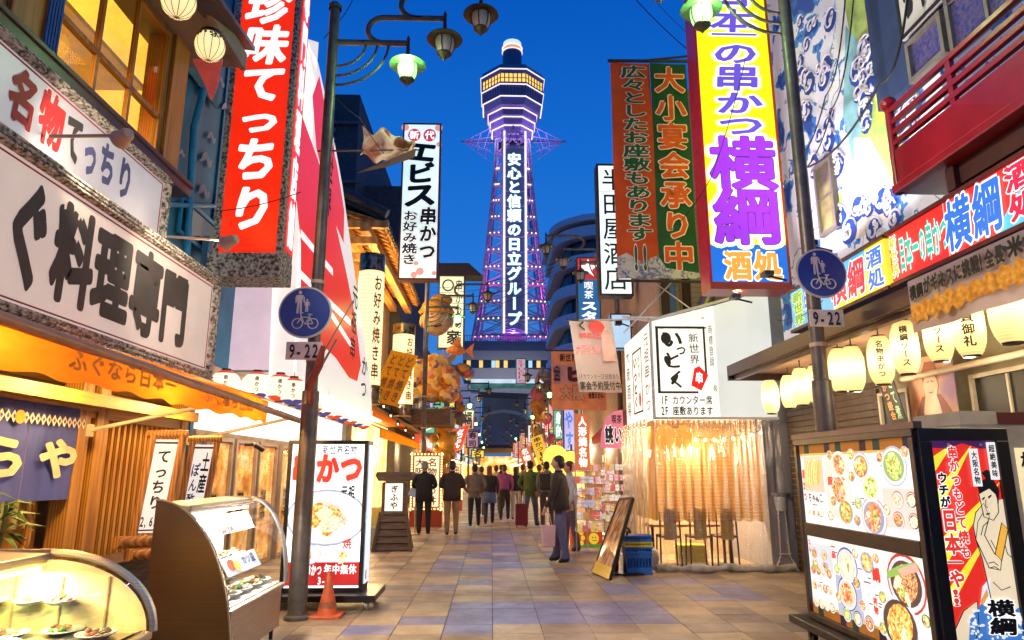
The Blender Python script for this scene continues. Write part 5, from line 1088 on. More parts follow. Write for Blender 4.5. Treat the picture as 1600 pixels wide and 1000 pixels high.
# base building with the passage
by = 133.0
bb = thing('tower_base_building', 'grey concrete base building under the tower with a lit window strip and dark passage', 'building', (at(802,600,y=by).x, by, 0))
BG = mat('pale_grey_panel', (.24,.23,.24), rough=.7, emit=0); 
def bz(p): return at(790, p, y=by).z
def bxx(p): return at(p, 650, y=by).x
m = MB(mat('dark_blue_parapet', (.06,.07,.13), rough=.6)); m.box(bxx(720), bxx(880), by, by+20, bz(548), bz(533)); put(m, 'parapet', bb)
m = MB(mat('dark_rail', (0,0,0)))
for k in range(40): x_ = bxx(720)+(bxx(880)-bxx(720))*k/39; m.box(x_-.05, x_+.05, by-.1, by, bz(533), bz(524))
m.box(bxx(720), bxx(880), by-.1, by, bz(524.6), bz(524)); put(m, 'roof_railing', bb)
m = MB(BG); m.box(bxx(722), bxx(878), by, by+18, bz(562), bz(548)); m.box(bxx(722), bxx(878), by, by+18, bz(592), bz(575)); put(m, 'facade_band', bb)
m = MB(mat('dark_window_wall', (.03,.03,.05))); m.box(bxx(722), bxx(878), by+.6, by+16, bz(575), bz(562)); put(m, 'window_recess', bb)
wcols = [glow('amber_office_window', (1,.62,.16), .95), mat('dark_window_glass', (0,0,0)), glow('cyan_office_window', (.45,.75,.9), .8)]
for k in range(22):
    x_ = bxx(728)+(bxx(872)-bxx(728))*k/22; m = MB(wcols[(0,1,1,0,1,1,2,0,1,0,1,1,0,1,1,2,1,0,1,1,0,1)[k]]); m.box(x_, x_+.75, by+.3, by+.5, bz(574), bz(563)); put(m, 'window', bb)
m = MB(glow('pale_lit_band', (.55,.68,.72), .7)); m.box(bxx(735), bxx(860), by-.2, by+.2, bz(599), bz(592.5)); put(m, 'lit_band', bb)
m = MB(ramp_mat('dark_green_panels', 'noise', [(.3, (.01,.06,.045)), (.7, (.03,.16,.10))], scale=.6, rough=.3, emit=.25)); m.box(bxx(735), bxx(860), by-.2, by+.2, bz(609), bz(599)); put(m, 'green_panel', bb)
m = MB(BG); m.prism([V((bxx(735),by-.5,bz(612))), V((bxx(865),by-.5,bz(617))), V((bxx(865),by-.5,bz(609))), V((bxx(800),by-.5,bz(607))), V((bxx(735),by-.5,bz(609)))], (0,15,0)); put(m, 'arch_slab', bb)
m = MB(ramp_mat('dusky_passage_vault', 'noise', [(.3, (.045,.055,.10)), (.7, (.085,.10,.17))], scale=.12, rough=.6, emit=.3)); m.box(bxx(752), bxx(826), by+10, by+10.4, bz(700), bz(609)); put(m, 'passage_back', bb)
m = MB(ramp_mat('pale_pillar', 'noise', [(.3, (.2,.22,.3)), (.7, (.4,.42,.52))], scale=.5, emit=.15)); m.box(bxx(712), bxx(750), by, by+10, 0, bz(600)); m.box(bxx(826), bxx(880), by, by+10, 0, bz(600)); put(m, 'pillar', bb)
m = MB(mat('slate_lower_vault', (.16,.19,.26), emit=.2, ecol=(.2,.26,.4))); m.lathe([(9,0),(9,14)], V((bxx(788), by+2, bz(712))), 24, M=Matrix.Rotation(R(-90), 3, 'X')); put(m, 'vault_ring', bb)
for k in range(4): lamp('facade_fill_light', 'POINT', (bxx(745)+k*4.2, by-5, bz(588)), 160, (.95,.92,1), bb, .4)  # fill lights without fixtures, added to brighten the base building front
# arcade mouth with strings of warm bulbs
ac = thing('arcade_entrance', 'low covered arcade mouth glowing with rows of warm bulbs at the end of the street', 'arcade', (at(768,720,y=112).x, 118, 0))
m = MB(mat('arcade_dark_roof', (.05,.04,.05))); a, b = at(700,700,y=112), at(845,700,y=112); m.box(a.x, b.x, 112, 150, a.z, a.z+.5); put(m, 'roof', ac)
m = MB(ramp_mat('arcade_shop_glow', 'noise', [(.3, (.5,.15,.02)), (.45, (1,.5,.1)), (.62, (1,.8,.4)), (.75, (.8,.75,.7))], scale=.7, emit=1.1)); m.box(a.x, a.x+3.4, 112, 150, 0, a.z-1.0); m.box(b.x-3.4, b.x, 112, 150, 0, a.z-1.0); m.box(a.x+3.4, b.x-3.4, 149.5, 150, 0, a.z-.6); put(m, 'shop_row', ac)
m = MB(glow('arcade_bulbs', (1,.62,.18), 5, samp=False))
for s_ in (-1, 1):
    for k in range(16):
        y = 111.5+k*1.4; q = at(768+s_*(62-k*2.6), 708+k*1.0, y=y); m.ball(q, .16, n=6, m=4)
        q = at(768+s_*(48-k*2.2), 722+k*.5, y=y); m.ball(q, .12, n=6, m=4)
put(m, 'bulb_string', ac, kind='stuff')
# round-cornered apartment block on the right of the tower
ay = 62.0
ap = thing('apartment_block', 'dark apartment block with rounded concrete balconies, right of the tower', 'building', (at(950,500,y=ay).x, ay+8, 0))
def apz(p): return at(910, p, y=ay).z
BALC = mat('bluish_balcony_concrete', (.66,.66,.70), rough=.7, var=.12); 
xl = at(872, 450, y=ay).x; RR = 5.2
def rounded(mb, z0, z1, g=0, x1=14):
    pts = [V((xl+RR-(RR+g)*math.cos(R(a)), ay+RR-(RR+g)*math.sin(R(a)), z0)) for a in range(0, 91, 6)]; pts = [V((xl-g, ay+RR+10, z0))]+pts+[V((xl+x1, ay-g, z0)), V((xl+x1, ay+RR+10, z0))]; mb.prism(pts, (0,0,z1-z0))
zt_ap = apz(335); nfl = 9; fh = 2.85
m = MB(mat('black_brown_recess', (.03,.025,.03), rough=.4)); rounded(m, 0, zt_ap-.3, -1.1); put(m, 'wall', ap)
for k in range(nfl):
    z = zt_ap-.9-fh*k
    m = MB(BALC); rounded(m, z-1.1, z, 0, 13.9); put(m, 'balcony', ap)
m = MB(BALC); rounded(m, zt_ap-.5, zt_ap+.1, .35, 13.8); m.box(xl+3, xl+8, ay+4, ay+9, zt_ap, zt_ap+1.6); put(m, 'roof', ap)
for k in range(nfl-1):
    z = zt_ap-.9-fh*k
    for j in range(4):
        a = R(28+j*20); p = V((xl+RR-(RR-1.06)*math.cos(a), ay+RR-(RR-1.06)*math.sin(a), 0)); m = MB(mat('dark_window_glass', (0,0,0))); m.cbox((p.x, p.y, z-2.0), (.7,.12,1.6), Matrix.Rotation(R(90)-a*-1-R(180), 3, 'Z')); put(m, 'window', ap)
# ================================================================== RIGHT: mural shop
ms_ = thing('mural_shop', 'mural-painted skewer shop building with a brown canopy along the right edge', 'building', (5.5, 7, 0))
MUR = ramp_mat('wave_mural_paint_glow', 'noise', [(0, (.05,.14,.42)), (.30, (.015,.07,.34)), (.38, (.05,.22,.55)), (.425, (.72,.74,.80)), (.56, (.66,.68,.66)), (.58, (.05,.20,.45)), (.60, (.74,.78,.74)), (1, (.70,.70,.78))], scale=1.5, rough=.7, distort=1.2, const=True, detail=5, emit=.22)  # mural paint glows in place of light falling on it
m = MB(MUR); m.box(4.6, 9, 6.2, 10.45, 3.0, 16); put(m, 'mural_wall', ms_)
FM = Face((4.597, 10.45, 3), (0,-1,0), (0,0,1), 4.25, 13)
def mq(px, py): p = at(px, py, x=4.597); return ((10.45-p.y)/4.25, (p.z-3)/13)
GP = [('lime_projected_light', (.42,.62,.16)), ('yellow_paint', (.85,.72,.10)), ('pale_pink_paint', (.72,.55,.70)), ('orange_paint', (.85,.36,.10)), ('cream_paint', (.80,.72,.62)), ('aqua_paint', (.25,.55,.60))]  # the lime shape is projected light painted onto the wall
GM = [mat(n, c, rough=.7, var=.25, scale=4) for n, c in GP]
rr = random.Random(11)
def blob(gm, pts, d):
    m = MB(gm); P = [mq(*p) for p in pts]; FM.poly(m, P, d); put(m, 'painted_shape', ms_)
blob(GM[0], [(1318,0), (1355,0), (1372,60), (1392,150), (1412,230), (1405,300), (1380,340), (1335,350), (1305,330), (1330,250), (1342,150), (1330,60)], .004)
blob(GM[1], [(1352,20), (1372,30), (1388,100), (1395,170), (1372,200), (1366,110)], .006)
blob(GM[5], [(1322,40), (1345,70), (1350,180), (1335,260), (1318,180)], .006)
blob(GM[3], [(1378,20), (1402,10), (1410,50), (1398,105), (1386,70)], .006)
blob(GM[2], [(1335,215), (1360,215), (1385,260), (1398,290), (1372,300), (1338,292)], .008)
blob(GM[4], [(1322,222), (1338,212), (1360,225), (1392,290), (1402,330), (1345,372), (1312,380), (1318,290)], .005)
WP_ = mat('white_foam_paint', (.78,.78,.84), rough=.7); BP_ = mat('deep_blue_wave_paint', (.012,.06,.33), rough=.7, var=.3)
def curlset(n, reg, seed):
    rr = random.Random(seed); mw, mb_ = MB(WP_), MB(BP_)
    for i in range(n):
        px, py = rr.uniform(*reg[0]), rr.uniform(*reg[1]); a, b = mq(px, py); r = rr.uniform(.07,.17)
        FM.disc(mb_, a, b, r*1.2, r*1.1, .010+.0004*(i % 9), 10, rr.uniform(0,3))
        for k in range(3): FM.disc(mw, a+rr.uniform(-.6,.6)*r/4.25, b+rr.uniform(-.6,.6)*r/13, r*.3, r*.3, .016, 7)
        p = [FM.p(a,b,.018)+FM.U*(r*(1.25-.09*k)*math.cos(k*.6))+FM.V*(r*(1.25-.09*k)*math.sin(k*.6)) for k in range(12)]; mw.tube(p, .016, n=4)
    put(mb_, 'blue_wave_print', ms_, kind='stuff'); put(mw, 'foam_curl', ms_, kind='stuff')
curlset(16, ((1250,1300),(30,200)), 1); curlset(16, ((1385,1430),(90,200)), 2); curlset(14, ((1260,1310),(190,330)), 3); curlset(14, ((1340,1380),(60,240)), 4); curlset(14, ((1310,1400),(300,380)), 5)
# small window low in the mural and large upstairs window
def rwin(root, px0, px1, pyt0, pyb0, x, cols, glassm, fm, bars=1, pyt1=None):
    a, b = at(px0, pyb0, x=x), at(px1, pyb0, x=x); z0, z1 = a.z, at(px0, pyt0, x=x).z
    F = Face((x, a.y, z0), (0,-1,0), (0,0,1), a.y-b.y, z1-z0); m = MB(fm); F.frame(m, .05, -.02, .05); fr = put(m, 'window', root)
    for k in range(cols):
        m = MB(glassm); F.box(m, (k+.04)/cols, .04, (k+.96)/cols, .96, .0, .012); put(m, 'pane', fr)
        if k: m = MB(fm); F.box(m, k/cols-.02/F.W, 0.03, k/cols+.02/F.W, .97, 0, .04); put(m, 'glazing_bar', fr)
    for k in range(bars): m = MB(fm); F.box(m, .03, (k+1)/(bars+1)-.012, .97, (k+1)/(bars+1)+.012, 0, .035); put(m, 'glazing_bar', fr)
    return F
CREAMF = mat('grey_beige_window_frame', (.28,.25,.20), rough=.4, metal=.4)
rwin(ms_, 1286, 1315, 252, 372, 4.57, 1, ramp_mat('dim_yellow_glass', 'noise', [(.4, (.10,.09,.03)), (.6, (.40,.34,.12))], scale=2, rough=.15, emit=.35), CREAMF, 1)
m = MB(mat('upstairs_navy_wall', (.02,.05,.13))); m.box(4.5, 4.62, 4.0, 7.15, 5.6, 11); put(m, 'upper_panel_wall', ms_)
OBS = ramp_mat('rippled_privacy_glass', 'noise', [(.35, (.04,.05,.22)), (.6, (.12,.09,.18))], scale=22, rough=.2, bump=.5, emit=.10)  # weak glow put into the panes to brighten them
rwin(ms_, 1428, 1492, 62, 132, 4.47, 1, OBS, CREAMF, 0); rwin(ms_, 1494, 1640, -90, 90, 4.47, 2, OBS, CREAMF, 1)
t = thing('wall_sign', 'white sign with bold black letters above the upstairs window at the top right', 'sign', at(1440, 20, x=4.42))
a, b = at(1405, 58, x=4.4), at(1480, 40, x=4.4); F = Face((4.42, a.y, a.z-.05), V((0,-1,0)), (0,0,1), a.y-b.y+.3, 1.2); m = MB(SW); F.box(m, 0, 0, 1, 1, -.05, 0); put(m, 'board', t); m = MB(INK); F.frame(m, .04, 0, .01); put(m, 'border', t); letters(F, 'ちゃんか', .08, .08, .96, .92, INK, t, off=.06, vert=False)
# red balcony
BALR = mat('dark_red_lacquer', (.36,.010,.016), rough=.28, var=.25, scale=2, coat=.4)
bc = thing('red_balcony', 'dark red lacquered balcony with a ball-topped post above the shop sign', 'balcony', (3.9, 5, 4.6))
xb_ = 3.72
pz0, pz1 = at(1400, 290, x=xb_).z, at(1388, 172, x=xb_).z; yb2 = at(1398, 240, x=xb_).y
m = MB(BALR); m.tube([(xb_, yb2, pz0-.1), (xb_, yb2, pz1)], .04, n=12); m.ball((xb_, yb2, pz1+.05), .075, n=16, m=10); put(m, 'post', bc)
H_ = pz1-pz0
for f in (.97, .80, .66, .52): m = MB(BALR); m.box(xb_-.025, xb_+.025, 2.5, yb2, pz0+H_*f-.03, pz0+H_*f+.02); put(m, 'rail', bc, bevel=.006)
for k in range(1, 5): m = MB(BALR); m.box(xb_-.02, xb_+.02, yb2-k*.85-.03, yb2-k*.85+.03, pz0+.2, pz0+H_*.97); put(m, 'baluster', bc)
m = MB(BALR); m.box(xb_-.03, xb_+.03, 2.5, yb2, pz0-.02, pz0+H_*.42); m.box(xb_-.03, 4.6, yb2-.05, yb2, pz0-.02, pz0+H_*.42); m.box(xb_-.06, 4.6, 2.5, yb2+.02, pz0-.1, pz0-.02); put(m, 'apron_board', bc, bevel=.01)
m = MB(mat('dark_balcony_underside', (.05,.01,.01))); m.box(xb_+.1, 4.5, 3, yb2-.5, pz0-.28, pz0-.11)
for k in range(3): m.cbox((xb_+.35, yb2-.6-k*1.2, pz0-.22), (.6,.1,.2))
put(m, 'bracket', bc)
# long street sign
x1s = 3.8
REDS = glow('red_sign_acrylic', (.88,.03,.025), .95)
FA = FR(x1s, (1240, 517), (1392, 444), (1240, 452)); FBs = FR(x1s, (1396, 442), (1640, 326), (1396, 366))
FA.H = FBs.H = (FA.H+FBs.H)/2; FBs.O.z = FA.O.z
ls = thing('long_shop_sign', 'long red lit sign with turquoise and blue outlined letters over the brown canopy', 'sign', FBs.p(.5, 0, 0))
m = MB(REDS); FBs.box(m, 0, 0, 1, 1, -.3, 0); put(m, 'lit_panel', ls)
m = MB(mat('dark_red_metal', (.12,.02,.02), rough=.4)); FBs.box(m, -.002, -.08, 1.002, 0, -.32, .03); FBs.box(m, -.002, 1, 1.002, 1.07, -.32, .03); put(m, 'frame', ls)
m = MB(glow('white_seam', (.9,.6,.55), .8, samp=False)); FBs.box(m, .44, 0, .445, 1, 0, .003); put(m, 'seam', ls)
TQ = glow('turquoise_print', (.02,.62,.45), .85, samp=False); BL = glow('royal_blue_print', (.03,.20,.80), .9, samp=False); YL = glow('lemon_print', (.95,.85,.10), 1.0, samp=False); BP2 = glow('sky_blue_print', (.10,.60,.85), .9, samp=False)
letters(FBs, '新世界', .01, .08, .075, .95, glow('olive_yellow_print', (.62,.65,.05), .8, samp=False), ls, off=.035, outl=[(.09, WPR)], d=.014)
letters(FBs, '日本一の串かつ', .085, .10, .46, .86, TQ, ls, off=.03, vert=False, outl=[(.07, WPR)], d=.014, slant=.12)
m = MB(BP2); FBs.poly(m, [(.72,0), (1,0), (1,.55), (.86,.5)], .003); put(m, 'blue_field', ls)
letters(FBs, '横綱', .44, .02, .80, 1.0, BL, ls, off=.03, vert=False, outl=[(.07, WPR)], d=.018, slant=.1)
letters(FBs, '酒処', .82, .05, .98, .98, glow('cherry_print', (.80,.02,.08), .9, samp=False), ls, off=.04, vert=True, outl=[(.09, WPR)], d=.018)
ls2 = thing('long_shop_sign', 'blue and yellow lit end of the canopy sign partly behind the right pole', 'sign', FA.p(.5, 0, 0))
m = MB(BP2); m.use(glow('sky_blue_lit_panel', (.10,.50,.85), .95)); FA.box(m, 0, 0, .82, 1, -.3, 0); put(m, 'blue_panel', ls2)
m = MB(glow('yellow_lit_panel', (.95,.85,.05), .95)); FA.box(m, .82, 0, .985, 1, -.3, 0); FA.poly(m, [(.45,0), (.82,0), (.82,.55)], .004); put(m, 'yellow_panel', ls2)
m = MB(MC['dark_red_metal']); FA.box(m, -.01, -.08, 1, 0, -.32, .03); FA.box(m, -.01, 1, 1, 1.07, -.32, .03); put(m, 'frame', ls2)
letters(FA, '新世界', .03, .05, .16, .95, glow('green_print', (.15,.5,.1), .8, samp=False), ls2, off=.04, outl=[(.09, YL)], d=.012)
letters(FA, '日本一', .16, .35, .46, .95, BL, ls2, off=.04, vert=False, outl=[(.09, WPR)], d=.012)
letters(FA, '横綱', .48, .05, .82, .95, glow('cherry_print', (0,0,0)), ls2, off=.03, vert=False, outl=[(.07, WPR)], d=.014, slant=.1)
letters(FA, '酒処', .83, .05, .97, .95, BL, ls2, off=.035, outl=[(.09, WPR)], d=.012)
# canopy
cp = thing('shop_canopy', 'brown steel canopy sheltering the glowing oval lanterns', 'canopy', (4, 7, 2.8))
m = MB(BROWNBEAM); m.box(3.5, 3.56, 2.2, 9.95, 2.86, 3.02); m.box(3.56, 3.64, 2.2, 9.90, 2.80, 2.86); m.box(3.5, 4.7, 9.95, 10.01, 2.80, 3.02); put(m, 'fascia', cp, bevel=.006)
m = MB(mat('brown_canopy_roof', (.07,.04,.04), rough=.5)); m.box(3.56, 4.6, 2.2, 9.94, 3.0, 3.03); put(m, 'roof_sheet', cp)
m = MB(mat('warm_canopy_ceiling', (.45,.28,.16), rough=.6)); m.box(3.64, 4.6, 2.2, 9.93, 2.90, 2.94); put(m, 'ceiling', cp)
m = MB(mat('cream_conduit', (.6,.5,.35))); m.tube([(3.75, 3, 2.87), (3.75, 9.6, 2.87)], .014, n=8); m.tube([(4.4, 4.0, 2.45), (4.4, 7.2, 2.45)], .03, n=8); put(m, 'conduit', cp)
for i, yy in enumerate((7.2, 8.4, 9.6)):
    t = thing('added_mural_floodlight', ('nearest','middle','farthest')[i]+' small added floodlight standing on the canopy roof and brightening the mural', 'floodlight', (3.55, yy, 3.9), 'added mural floodlights'); m = MB(BLACK); m.cbox((3.55, yy, 3.98), (.12,.16,.06)); m.tube([(3.80,yy,3.9),(3.55,yy,3.96)], .015, n=6); put(m, 'lamp_head', t)  # lamps added to brighten the mural wall
    lamp('flood_beam', 'SPOT', (3.56, yy, 4.06), 85, (1,.88,.93), t, .05, rot=V((1.05,-.1+.1*i,2.4)).to_track_quat('-Z','Y').to_euler(), spot=110)
# wall under the canopy
m = MB(mat('cream_green_shop_wall', (.30,.28,.17), rough=.6, var=.2)); m.box(4.7, 9, 2, 10.8, 0, 3.0); put(m, 'lower_wall', ms_)
sp = None
for i in range(30):
    if sp is None: b = MB(ramp_mat('brown_batten', 'wave', [(0, (.045,.022,.010)), (1, (.095,.05,.022))], scale=2, stretch=(1,8,8))); b.box(-.03, 0, 0, 2.6, 0, .072); sp = put(b, 'wall_batten', ms_, base=(0,0,0)); o = sp
    else: o = sp.copy(); COL.objects.link(o)
    o.location = V((4.69, 8.15, .02+i*.085))-V(ms_.location)
lat = thing('sliding_window', 'black-glassed sliding shopfront window with cream bars under the oval lanterns', 'window', (4.65, 6, .9))
CF = mat('cream_window_frame', (.62,.55,.38), rough=.45)
for i, (y0, y1) in enumerate(((3.6,4.5), (4.55,5.45), (5.5,6.45), (7.45,8.05))):
    F = Face((4.66, y1, .9), (0,-1,0), (0,0,1), y1-y0, 1.50); m = MB(CF); F.frame(m, .04, 0, .05); fr = put(m, 'window_frame', lat)
    m = MB(mat('black_window_film', (.012,.012,.010), rough=.5)); F.box(m, .04, .03, .96, .97, .005, .015); put(m, 'pane', fr)
    m = MB(CF)
    for a in (.5,): F.box(m, a-.012, .03, a+.012, .97, .015, .035)
    for b_ in (.35, .62): F.box(m, .04, b_-.01, .96, b_+.01, .016, .034)
    put(m, 'glazing_bar', fr)
tp = thing('sumo_tapestry', 'faded orange and violet wall hanging of a robed wrestler under the lanterns', 'wall hanging', at(1465, 600, x=4.5))
a, b = at(1427, 665, x=4.5), at(1500, 660, x=4.5); F = Face((4.5, a.y, a.z-.12), (0,-1,0), (0,0,1), a.y-b.y, at(1427,562,x=4.5).z-a.z+.12)
m = MB(ramp_mat('tapestry_cloth', 'noise', [(.35, (.55,.22,.10)), (.5, (.72,.45,.30)), (.65, (.40,.28,.48))], scale=1.6, rough=.8)); F.box(m, 0, 0, 1, 1, -.01, 0); put(m, 'cloth', tp)
for nm, P, c_ in (('robe_print', [(.05,0), (.1,.25), (.3,.5), (.7,.5), (.95,.2), (.97,0)], (.28,.10,.07)), ('skin_print', [(.35,0), (.3,.3), (.38,.5), (.35,.62), (.42,.8), (.62,.82), (.68,.62), (.62,.5), (.7,.25), (.66,0)], (.75,.52,.36)), ('hair_print', [(.36,.66), (.34,.8), (.45,.93), (.62,.92), (.7,.78), (.66,.68), (.6,.8), (.44,.8)], (.30,.10,.05))):
    m = MB(mat('tapestry_'+nm, c_)); F.poly(m, P, {'robe_print': .004, 'skin_print': .006, 'hair_print': .008}[nm]); put(m, nm, tp)
m = MB(mat('tapestry_hair_print', (0,0,0))); F.poly(m, [(.42,.66), (.5,.69), (.5,.665)], .01); F.poly(m, [(.54,.665), (.54,.69), (.63,.66)], .01); F.poly(m, [(.45,.54), (.58,.54), (.52,.52)], .01); put(m, 'face_print', tp)
t = thing('small_flag', 'small dark tilted flag with orange letters left of the wall hanging', 'flag', at(1400, 620, x=4.4))
a = at(1393, 662, x=4.3); F = Face(a, V((0,-1,-.0)), V((0,.35,1)), .28, .62); m = MB(INK); F.box(m, 0, 0, 1, 1, -.01, 0); put(m, 'cloth', t); letters(F, '串かつ盛合', .15, .05, .5, .95, glow('orange_print', (.9,.3,.08), .6, samp=False), t, off=.03); letters(F, 'どて煮', .55, .05, .9, .9, mat('pale_green_print', (.3,.5,.3)), t, off=.02)
# oval lanterns
OV = cloth(ramp_mat('oval_lantern_paper', 'bands', [(0, (1,.76,.36)), (.5, (1,.90,.56))], scale=14, emit=.34), .8)
def oval_lantern(px, py, hgt, w_, label, text='', x=3.72):
    c = at(px, py, x=x); t = thing('oval_lantern', label, 'lantern', c, 'oval lanterns under the canopy'); r, h = w_/2*.82, hgt*.44
    prof = []
    for k in range(33):
        a = -1+2*k/32; rad = r*(1-abs(a)**3.2*.42)*(1+.012*math.cos(k*math.pi)); prof.append((rad, a*h))
    m = MB(OV); m.lathe(prof, c, 28); put(m, 'paper_shade', t); lamp('lantern_bulb', 'POINT', c, 1.2, (1,.82,.52), t, .04)
    for s_ in (-1, 1): m = MB(BLACK); m.lathe([(r*.52, s_*h-.012), (r*.56, s_*h), (r*.52, s_*h+.012)], c, 20, cap=True); put(m, 'rim', t)
    m = MB(BLACK); m.tube([c+V((0,0,h)), c+V((0,0,h+.1))], .006, n=5); put(m, 'hook', t)
    if text:
        # printed letters follow the curved paper
        d = (V((0,0,CAMZ))-c); d.z = 0; d.normalize(); sd = V((-d.y, d.x, 0)); n = len(text); m = MB(INK)
        for i, ch in enumerate(text):
            vs_, fs = glyph(ch, .03); zc = h*.78-(i+.5)*(1.56*h/n); s_ = min(1.5*h/n, r*1.05); P = []
            for gx_, gy_, gz_ in vs_:
                u, v_ = gx_-.5, gy_-.38
                if ch == 'ー': u, v_ = v_, -u
                ang = u*s_*.95/r; rad = r*1.02; P.append(c + (d*math.cos(ang)+sd*math.sin(ang))*rad + V((0,0,zc+v_*s_*.95)))
            m.add(P, fs)
        put(m, 'lettering', t)
    return t
OLS = [(1204,620,.50,.27,'leftmost oval lantern under the canopy, hanging beyond the right pole',''), (1252,604,.50,.27,'second oval lantern from the left under the canopy',''), (1274,600,.48,.24,'oval lantern just left of the right pole with small black letters','ちゃんこ鍋'), (1312,578,.52,.27,'blank oval lantern touching the right side of the right pole',''), (1333,576,.52,.27,'blank bright oval lantern third right of the pole, overlapping its neighbour',''), (1376,563,.52,.28,'oval lantern lettered in black in three characters','名物串かつ'), (1414,543,.54,.28,'fully visible oval lantern lettered with four characters over the wall hanging','横綱ソース'), (1465,520,.54,.27,'oval lantern half under the fried skewer banner, above the wall hanging','横綱ソース'), (1512,508,.55,.28,'oval lantern with three formal characters left of the black windows','元直御礼'), (1574,483,.56,.30,'blank oval lantern at the far right below the banner','')]
OLS += [(1233,612,.46,.25,'small oval lantern between the two leftmost ones, set a little back','')]
for a in OLS: oval_lantern(*a)
for i, y in enumerate((4.2, 5.6, 7.2, 8.8)): lamp('lantern_light', 'POINT', (3.95, y, 2.35), 9, SOFT, cp, .12)
# skewer banner
FBn = FR(3.44, (1428, 522), (1640, 452), (1428, 436))
bn = thing('skewer_banner', 'pale banner printed with one long golden fried skewer below the red sign', 'banner', FBn.p(.5,0,0))
m = MB(ramp_mat('pale_banner_cloth', 'noise', [(.35, (.42,.33,.33)), (.65, (.58,.48,.46))], scale=2.5, rough=.8)); cloth(m.mats[0], .4); m.grid(lambda u, v: FBn.p(u, v, .02*math.sin(u*14)*(1-v)), 30, 6); put(m, 'cloth', bn)
letters(FBn, '横綱', .04, .58, .17, .88, mat('red_print', (0,0,0)), bn, off=.05, vert=False, d=.03, outl=[(.08, WHITEP)]); letters(FBn, 'がギネスに挑戦!全長', .17, .6, .80, .93, INK, bn, off=.05, vert=False, d=.03, outl=[(.08, mat('beige_outline', (.6,.45,.3)))]); letters(FBn, '米', .82, .62, .92, .95, mat('red_print', (0,0,0)), bn, off=.05, d=.03)
GF_ = ramp_mat('golden_crumb_print', 'noise', [(.35, (.60,.22,.015)), (.6, (.88,.42,.03)), (.75, (.95,.60,.12))], scale=25)
m = MB(GF_)
for i in range(30): FBn.disc(m, .07+.032*i, .34+.012*math.sin(i*2)+.002*i, .055+.01*math.sin(i*1.7), .085+.018*math.sin(i*2.3), .028+.0006*(i % 5), 11, i)
put(m, 'fried_skewer_print', bn)
# ================================================================== yellow vertical sign
FYS = FY(9.5, (1113, 441), (1233, 441), -60)
ys = thing('vertical_sign', 'tall yellow lit sign with violet letters in white halos and a blue foot', 'sign', FYS.p(.5, 0, .2))
YP = glow('yellow_lit_acrylic', (1,.93,.0), 1.05)
m = MB(YP); FYS.box(m, .0, 0, 1, 1, -.4, 0); put(m, 'lit_panel', ys)
zf = lambda py: (at(1150, py, y=9.5).z-FYS.O.z)/FYS.H
m = MB(glow('cobalt_lit_panel', (.01,.17,.72), .95)); FYS.box(m, .0, 0, 1, zf(382), -.399, .004); put(m, 'blue_foot', ys)
m = MB(mat('orange_red_case', (.45,.05,.01), rough=.35)); FYS.box(m, 1, -.005, 1.03, 1, -.42, .02); FYS.box(m, -.03, -.02, 1.03, 0, -.42, .02); put(m, 'case_edge', ys)
m = MB(mat('magenta_red_case', (.55,.01,.05), rough=.35)); FYS.box(m, -.03, 0, 0, 1, -.42, .02); put(m, 'case_side', ys)
VI = glow('violet_print', (.17,.10,.72), .85, samp=False); VP = glow('purple_print', (.38,.04,.80), .95, samp=False); PYEL = glow('pale_yellow_halo', (1,.97,.45), 1.1, samp=False)
for ch, a, b in (('日', -30, 12), ('本', 14, 52), ('一', 44, 66), ('の', 66, 102), ('串', 100, 143), ('か', 143, 180), ('つ', 178, 215)):
    letters(FYS, ch, .20, zf(b), .86, zf(a), VI, ys, off=.03, outl=[(.08, WPR), (.12, PYEL)], d=.016, fill=1.0, slant=.06)
for ch, a, b in (('横', 212, 298), ('綱', 292, 384)): letters(FYS, ch, .06, zf(b), .97, zf(a), VP, ys, off=.0285, outl=[(.038, mat('dark_violet_edge', (.05,.02,.12))), (.075, WPR), (.11, PYEL)], d=.018, fill=1.0)
letters(FYS, '酒処', .15, zf(440), .93, zf(390), glow('orange_letter_print', (1,.42,.05), .95, samp=False), ys, off=.04, vert=False, outl=[(.085, WPR)], d=.016)
# red-green cloth banner
BY = 11.0
FRG = FY(BY, (972, 436), (1101, 436), 98)
FRG.O.x = at(960,300,y=BY).x; FRG.W = at(1084,300,y=BY).x-FRG.O.x
rg = thing('cloth_banner', 'tall half red half green cloth banner with outlined letters left of the yellow sign', 'banner', FRG.p(.5, 0, 0))
def cl(a0, a1):
    return lambda u, v: FRG.p(a0+(a1-a0)*u, v, .03*math.sin(v*9+u*2)*(1.0-.3*v))
m = MB(ramp_mat('orange_red_cloth', 'noise', [(.3, (.66,.085,.02)), (.7, (.82,.14,.03))], scale=2, rough=.75)); cloth(m.mats[0], .5); m.grid(cl(0,.52), 8, 30); put(m, 'red_cloth', rg)
m = MB(ramp_mat('deep_green_cloth', 'noise', [(.3, (.02,.11,.035)), (.7, (.035,.17,.055))], scale=2, rough=.75)); cloth(m.mats[0], .5); m.grid(cl(.52,1), 8, 30); put(m, 'green_cloth', rg)
PINKC = mat('pale_pink_outline', (.90,.74,.68), rough=.7)
letters(FRG, '大小宴会承り中', .55, .03, .97, .98, mat('vermilion_print', (.72,.09,.01)), rg, off=.03, outl=[(.065, PINKC)], d=.05, slant=.0)
letters(FRG, '広々としたお座敷もあります', .12, .16, .46, .98, mat('dark_green_print', (.01,.10,.03)), rg, off=.028, outl=[(.07, PINKC)], d=.05, fill=1.0)
letters(FRG, '!!', .20, .03, .42, .15, mat('dark_green_print', (0,0,0)), rg, off=.05, vert=False, outl=[(.10, PINKC)], d=.05)
